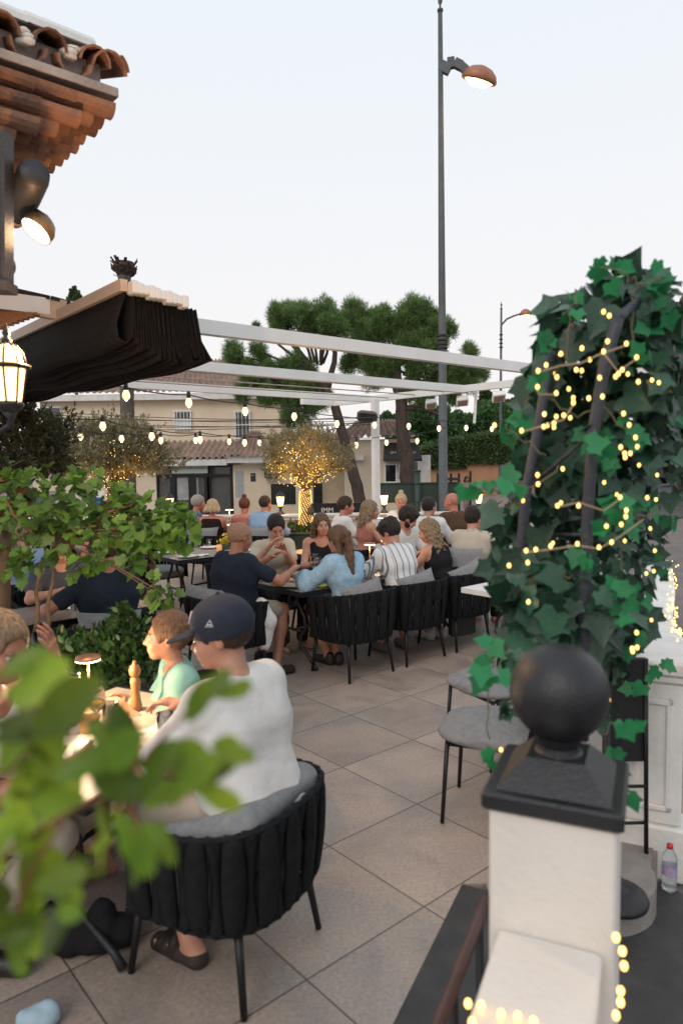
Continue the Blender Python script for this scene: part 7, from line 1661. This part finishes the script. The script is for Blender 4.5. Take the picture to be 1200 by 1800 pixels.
M['ivy_stem'] = mat('pale_ivy_stem', (.16, .13, .08), .8)
mb = MB()
for path in (((1105, 760), (1060, 720), (1010, 735), (960, 700), (940, 660)), ((1110, 620), (1108, 540), (1115, 500), (1090, 480), (1055, 470)), ((1115, 500), (1150, 495), (1165, 485)), ((1060, 920), (1110, 910), (1160, 900)), ((1060, 930), (1090, 960), (1095, 1010)), ((1000, 800), (940, 860), (870, 865), (830, 862)),
             ((880, 1120), (862, 1160), (855, 1200), (860, 1300)), ((1060, 1290), (1080, 1270), (1095, 1300)), ((1000, 640), (1000, 560), (1010, 520)), ((960, 800), (910, 770), (890, 745))):
    mb = MB(); limb(mb, [tuple(at(x, y, 2.08)) for x, y in path], .0030, .002, 6, .006); mb.build('stem', M['ivy_stem'], arch, True, True)
# its warm lights
lp = [(1060, 548), (1070, 555), (1022, 612), (1060, 618), (1100, 604), (985, 622), (1118, 628), (1012, 650), (945, 652), (978, 663), (1093, 650), (1086, 657), (1081, 662), (1053, 664), (944, 680), (1121, 671), (977, 691), (1058, 697), (1007, 708), (956, 728), (990, 730), (973, 744), (955, 750), (916, 757), (1095, 727), (1105, 747), (1116, 769), (1090, 786), (1097, 797), (1098, 804),
      (944, 835), (945, 851), (979, 889), (1016, 889), (1089, 874), (1100, 897), (1099, 908), (1091, 922), (1065, 925), (1142, 929), (1014, 956), (967, 960), (941, 966), (924, 968), (1052, 962), (1074, 953), (927, 989), (894, 994), (1154, 835), (1152, 878), (928, 1058), (1150, 968), (1135, 1008), (1148, 1004), (1144, 1090), (1118, 1112), (1111, 1145), (1110, 1140), (1119, 1138), (1070, 1230), (1061, 1248), (880, 1318), (1067, 600), (1034, 700)]
fairy_string('warm fairy lights strung through the ivy arch', np.array([at(x, y, 1.86 if x < 1130 else 2.3) for x, y in lp] + [at(x + rng.normal(0, 22), y + rng.normal(0, 26), rng.uniform(1.9, 2.3)) for x, y in lp[:38]]), r=.0052)
mb = MB()
wl2 = thing('light_cable', 'pale cable of the fairy lights looping over the ivy', 'cable', tuple(at(1000, 700, 1.9)))
for path in (((944, 652), (985, 640), (1022, 635), (1053, 620), (1100, 604)), ((1060, 618), (1085, 650), (1118, 628)), ((916, 757), (955, 745), (990, 735), (1007, 708)), ((924, 968), (967, 963), (1014, 956), (1052, 962), (1089, 940), (1130, 910)), ((979, 889), (1016, 880), (1060, 895), (1089, 874)), ((977, 691), (945, 690), (944, 680))):
    mb = MB(); mb.tube([tuple(at(x, y + 3, 1.885)) for x, y in path], .0025, 5); mb.build('wire', M['clearwire'], wl2, True, True)

# ---------------------------------------------------------------- pillar with the ball, low wall and rail
M['pillar_white'] = mat('warm_white_render', (.72, .68, .63), .8, noise=(.66, .62, .57), nscale=3, bump=.3, bscale=50)
M['ball'] = mat('graphite_paint', (.010, .011, .014), .38, noise=(.014, .0155, .019), nscale=30, bump=.25, bscale=160)
def zat(px, py, d): return float(at(px, py, d)[2])
dP = 1.40; wP = .262; rzP = -.42
cornr = at(1083, 1462, 1.385)            # nearest corner of the shaft
ex_ = np.array([math.cos(rzP), math.sin(rzP)]); ey_ = np.array([-math.sin(rzP), math.cos(rzP)])
pcc = cornr[:2] - ex_ * wP / 2 + ey_ * wP / 2; cx0, cyc = float(pcc[0]), float(pcc[1])
ztp = float(cornr[2])
pil = thing('gate_pillar', 'white pillar with a black stepped cap and a large black ball', 'pillar', (cx0, cyc, -.3))
def pb(name, mt, f, smooth=False):
    mb = MB(); f(mb); return mb.build(name, mt, pil, smooth, world=True)
pb('shaft', M['pillar_white'], lambda m: m.box((cx0, cyc, (ztp - .3) / 2), (wP, wP, ztp + .3), rz=rzP, bev=.006))
zc = ztp
def capf(m):
    m.box((cx0, cyc, zc + .020), (wP + .03, wP + .03, .040), rz=rzP, bev=.006)
    a = wP / 2 - .012; b_ = .062; rr = rotm(0, 0, rzP)
    V = [(-a, -a, 0), (a, -a, 0), (a, a, 0), (-a, a, 0), (-b_, -b_, .06), (b_, -b_, .06), (b_, b_, .06), (-b_, b_, .06)]
    m.add(np.array(V) @ rr.T + (cx0, cyc, zc + .040), [(0, 1, 5, 4), (1, 2, 6, 5), (2, 3, 7, 6), (3, 0, 4, 7), (4, 5, 6, 7)])
    m.lathe([(.058, .055), (.048, .066), (.046, .075), (.055, .10)], (cx0, cyc, zc + .040), 24)
pb('cap', M['ball'], capf)
bc = at(975, 1216, cyc); rb = 87 / FPX * cyc
pb('ball', M['ball'], lambda m: m.ball((cx0, cyc, bc[2]), rb, 40), True)
# low wall coming towards the camera from the pillar
lw = thing('low_wall', 'low white rendered wall with lights on top running towards the camera', 'wall', (cx0 - .3, cyc - .9, -.3))
zl = .865; wl0 = pcc - ey_ * (wP / 2 + .002); Lw = 2.2; wlc = wl0 - ey_ * Lw / 2
mb = MB(); mb.box((wlc[0], wlc[1], (zl - .35) / 2), (.215, Lw, zl + .35), rz=rzP, bev=.006); mb.build('wall', M['pillar_white'], lw, world=True)
lws = [(822, 1764), (845, 1768), (880, 1783), (909, 1787), (829, 1797), (937, 1796), (1082, 1648), (1093, 1672), (1096, 1698), (1090, 1742), (1090, 1762), (1082, 1785)]
fairy_string('warm fairy lights lying on the low wall beside the pillar', np.array([gz(x, y, zl + .012) if i < 6 else at(x, y, 1.26) for i, (x, y) in enumerate(lws)]), r=.0072)
hr_ = thing('handrail', 'brown steel handrail beside the low wall', 'handrail', tuple(at(800, 1700, 1.6)))
mb = MB(); q = [at(851, 1585, 1.95), at(838, 1625, 1.85), at(800, 1725, 1.62), at(765, 1815, 1.48), at(740, 1900, 1.36)]; mb.tube(q, .017, 10); mb.build('rail', mat('rusty_brown', (.085, .040, .032), .5, noise=(.06, .03, .026), nscale=20), hr_, True, True)
for i, (x, y, d) in enumerate(((842, 1614, 1.87), (796, 1735, 1.60))):
    a = at(x, y, d); mb = MB(); mb.tube([a, (a[0] + .01, a[1], -.1)], .012, 8); mb.build('baluster', M['iron'], hr_, True, True)

# white fence wall running away on the right
fw_ = thing('fence_wall', 'white garden wall with a wavy coping running away along the pavement', 'wall', (1.6, 3.5, -.2))
P0 = np.array([1.52, 3.42]); P1 = np.array([3.55, 7.9]); dW = _nrm(P1 - P0); nW = np.array([dW[1], -dW[0]])
segs = 40; V = []; 
for i in range(segs + 1):
    s_ = i / segs; L_ = np.linalg.norm(P1 - P0) * s_; c = P0 + dW * L_; zt = .80 + .10 * math.cos(min(1, L_ / 1.6) * math.pi) + .05 * math.sin(L_ * 1.6)
    bul = .02 * math.sin(L_ * 2.2) + (.05 * max(0, 1 - L_ / .5))
    for off, z__ in ((-.09, -.2), (-.09, zt - .09), (-.14, zt - .07), (-.14, zt - .02), (-.05, zt), (.09 + bul, zt - .005), (.16 + bul, zt - .03), (.16 + bul, zt - .09), (.10, zt - .12), (.10, -.2)):
        V.append((*(c + nW * off), z__))
V = np.array(V); k = 10; I, J = np.meshgrid(np.arange(segs), np.arange(k - 1), indexing='ij'); a = (I * k + J).ravel(); mbw = MB(); mbw.add(V, np.stack([a, a + k, a + k + 1, a + 1], 1)); mbw.f.append(tuple(range(k - 1, -1, -1))); mbw.mi.append(0); mbw.build('wall', M['white_wall'], fw_, world=True)
# moulded end pier
mb = MB(); e_ = P0 - dW * .06; rz_ = math.atan2(dW[1], dW[0])
for sz, zz0, zz1 in (((.16, .30), .12, .82), ((.20, .36), -.15, .12), ((.19, .34), .82, .86), ((.22, .38), .86, .93)): mb.box((*e_, (zz0 + zz1) / 2), (sz[0], sz[1], zz1 - zz0), rz=rz_, bev=.012)
for q in (-.09, .09): mb.box((*(e_ - dW * .085 + nW * q), .47), (.02, .03, .55), rz=rz_, bev=.006)
for zz in (.21, .73): mb.box((*(e_ - dW * .085), zz), (.02, .21, .03), rz=rz_, bev=.006)
mb.build('pier', M['white_wall'], fw_, world=True)
g = np.random.default_rng(4); ls = []
for i in range(95):
    L_ = g.uniform(.3, 4.6); c = P0 + dW * L_; ls.append((*(c + nW * (.14 + g.normal(0, .03))), .80 + .10 * math.cos(min(1, L_ / 1.6) * math.pi) + .05 * math.sin(L_ * 1.6) + g.uniform(-.06, .02)))
fairy_string('warm fairy lights hanging over the white garden wall', np.array(ls), r=.0075)
# parasol base, menu easel and bottle
ub = thing('parasol_stand', 'round black cast base with a slim pole behind the white pillar', 'parasol base', (1.02, 2.52, .012))
bc2 = gz(1103, 1590, .03); ub.location = (bc2[0] - .03, bc2[1] + .06, .012)
mb = MB(); mb.lathe([(.132, 0), (.135, .015), (.128, .03), (.06, .05), (.03, .055), (.028, .10)], n=32); mb.build('base', M['iron'], ub, True); mb = MB(); mb.tube([(-.055, -.02, .05), (-.055, -.02, .85)], .014, 10); mb.build('pole', M['black'], ub, True)
es = thing('menu_stand', 'black easel menu stand beside the white wall', 'menu stand', (1.34, 3.22, 0))
mb = MB()
for sx in (-.11, .09): mb.tube([(sx, 0, .0), (sx * .9, .02, .95)], .011, 8)
mb.tube([(-.10, 0, .34), (.085, 0, .34)], .008, 6); mb.tube([(-.10, 0, .16), (.085, 0, .16)], .008, 6); mb.build('frame', M['black'], es, True); mb = MB(); mb.box((-.01, .035, .70), (.20, .03, .50), bev=.004); mb.build('panel', M['iron'], es)
wbp = gz(1193, 1590, -.11); wbt = thing('water_bottle', 'clear plastic water bottle with a red cap standing on the pavement', 'bottle', (wbp[0] + .01, wbp[1] + .12, float(-.115)))
mb = MB(); mb.lathe([(.028, 0), (.033, .01), (.031, .05), (.033, .06), (.033, .14), (.030, .165), (.014, .195), (.012, .205)], n=20); mb.build('body', mat('clear_plastic', (.9, .95, .97), .1, trans=.9, ior=1.2), wbt, True); mb = MB(); mb.lathe([(.0145, .20), (.0145, .218), (.001, .22)], n=16); mb.build('cap', mat('red_cap', (.5, .02, .03), .4), wbt, True); mb = MB(); mb.lathe([(.0338, .075), (.0338, .12)], n=20, cap=False); mb.build('paper_label', mat('pink_label', (.55, .35, .42), .5, noise=(.2, .25, .5), nscale=60), wbt, True)

# ---------------------------------------------------------------- blurred twigs right in front of the lens
LV = []; LF = []
for i in range(9):
    y = i / 8; w_ = .25 * math.sin(math.pi * min(1, y * .95 + .03)) ** .55 * (.62 + .55 * y)
    for s in (-1, -.5, 0, .5, 1): LV.append((w_ * s, y, .10 * abs(s) * w_ * 3 - .16 * (y - .3) ** 2 + (.012 if s == 0 else 0)))
for i in range(8):
    for j in range(4): a = i * 5 + j; LF.append((a, a + 1, a + 6, a + 5))
M['near_leaf'] = mat('glossy_green_leaf', (.07, .17, .02), .4, noise=(.26, .36, .03), nscale=5, island=.65, translucent=.55)
nb = thing('shrub', 'out-of-focus leafy twigs close to the camera at lower left', 'shrub', tuple(at(100, 1500, .9) * (1, 1, 0)))
lv = [  # px, py, heading (deg, 0 = right, 90 = up), length px, depth
    (0, 1190, 30, 130, .70), (20, 1235, 35, 150, .72), (-10, 1300, 20, 170, .68), (60, 1290, 40, 190, .66), (150, 1270, 38, 120, .72), (95, 1370, 25, 170, .66), (20, 1400, 5, 120, .7), (-20, 1450, 0, 110, .7), (60, 1560, 15, 120, .66), (-10, 1530, 70, 110, .68), (50, 1590, 80, 100, .7), (30, 1700, 75, 150, .68), (80, 1690, 70, 160, .64), (100, 1600, -10, 55, .66),
    (180, 1290, 60, 120, .68), (215, 1330, 95, 130, .7), (240, 1350, 110, 150, .72), (235, 1270, 130, 110, .70), (300, 1290, 80, 130, .66), (330, 1270, 65, 110, .66), (290, 1250, 100, 120, .68), (350, 1240, 50, 110, .7), (380, 1225, 20, 90, .70), (250, 1400, 60, 150, .66), (300, 1390, 35, 130, .66), (330, 1370, 20, 110, .68), (370, 1330, 2, 105, .64), (340, 1370, -32, 130, .64), (200, 1420, -50, 120, .68), (215, 1430, -70, 130, .66), (190, 1450, -100, 110, .66),
    (250, 1450, -88, 130, .62), (280, 1440, -75, 110, .66), (150, 1400, 190, 130, .68), (120, 1340, 150, 140, .7), (60, 1480, -60, 120, .7), (130, 1500, -40, 90, .7), (10, 1620, -70, 120, .68), (-10, 1600, -20, 100, .66), (160, 1360, -20, 130, .70), (220, 1380, -10, 120, .68), (110, 1440, 70, 110, .72), (40, 1340, -30, 130, .70), (20, 1500, 30, 120, .68), (130, 1240, 120, 90, .72), (185, 1350, 45, 110, .66), (270, 1350, 20, 120, .70), (95, 1260, 70, 90, .74), (45, 1450, 100, 110, .72), (0, 1360, 60, 120, .7), (-20, 1650, 20, 110, .68), (300, 1330, -15, 90, .7), (235, 1500, -95, 60, .64)]
lv += [(x + rng.uniform(-50, 30), y + rng.uniform(-40, 40), hd_ + rng.uniform(-50, 50), L_ * .72, d + rng.uniform(0, .1)) for x, y, hd_, L_, d in lv if x < 150] + [(x + rng.uniform(-30, 10), y + rng.uniform(-20, 40), hd_ + rng.uniform(-40, 40), L_ * .6, d + .05) for x, y, hd_, L_, d in lv if x >= 180 and y > 1320]
P_, A_, N_, S_ = [], [], [], []
for x, y, hd_, L_, d in lv:
    d = d * .72; L_ = L_ * .76
    if 90 < x < 345 and 1225 < y < 1300 and hd_ not in (60, 65): continue
    a = at(x, y, d); h_ = R(hd_); e_ = at(x + L_ * math.cos(h_), y - L_ * math.sin(h_), d + rng.uniform(-.03, .03)); v = e_ - a
    P_.append(a); A_.append(v); S_.append(np.linalg.norm(v)); N_.append(np.array([rng.normal(0, .45), -.8, rng.uniform(.1, .9)]))
V, F = place(LV, LF, np.array(P_), np.array(A_), np.array(N_), np.array(S_)); fastmesh('foliage', V, F, M['near_leaf'], nb, True, True)
mb = MB()
for path in (((-60, 1560, .72), (40, 1480, .70), (130, 1420, .70), (200, 1400, .69), (270, 1370, .67), (350, 1340, .66)), ((-60, 1430, .72), (40, 1330, .71), (120, 1290, .72), (200, 1240, .72)), ((200, 1400, .69), (240, 1350, .69), (290, 1290, .68), (330, 1250, .68)), ((-40, 1700, .70), (30, 1600, .69), (60, 1520, .69), (110, 1440, .70)), ((200, 1400, .69), (225, 1440, .67), (250, 1470, .65))):
    limb(mb, [tuple(at(x, y, d * .72)) for x, y, d in path], .0026, .0016, 6, .001)
mb.build('stems', mat('reddish_stem', (.18, .07, .03), .6), nb, True, True)

ld = bpy.data.lights.new('lamp_light', 'POINT'); ld.energy = 2.2; ld.color = (1, .6, .3); ld.shadow_soft_size = .06; lo_ = bpy.data.objects.new('lamp_light', ld); link(lo_); lo_.location = at(52, 418, 3.5); lo_.parent = gl_; lo_.matrix_parent_inverse = Matrix.Translation(-Vector(gl_.location))
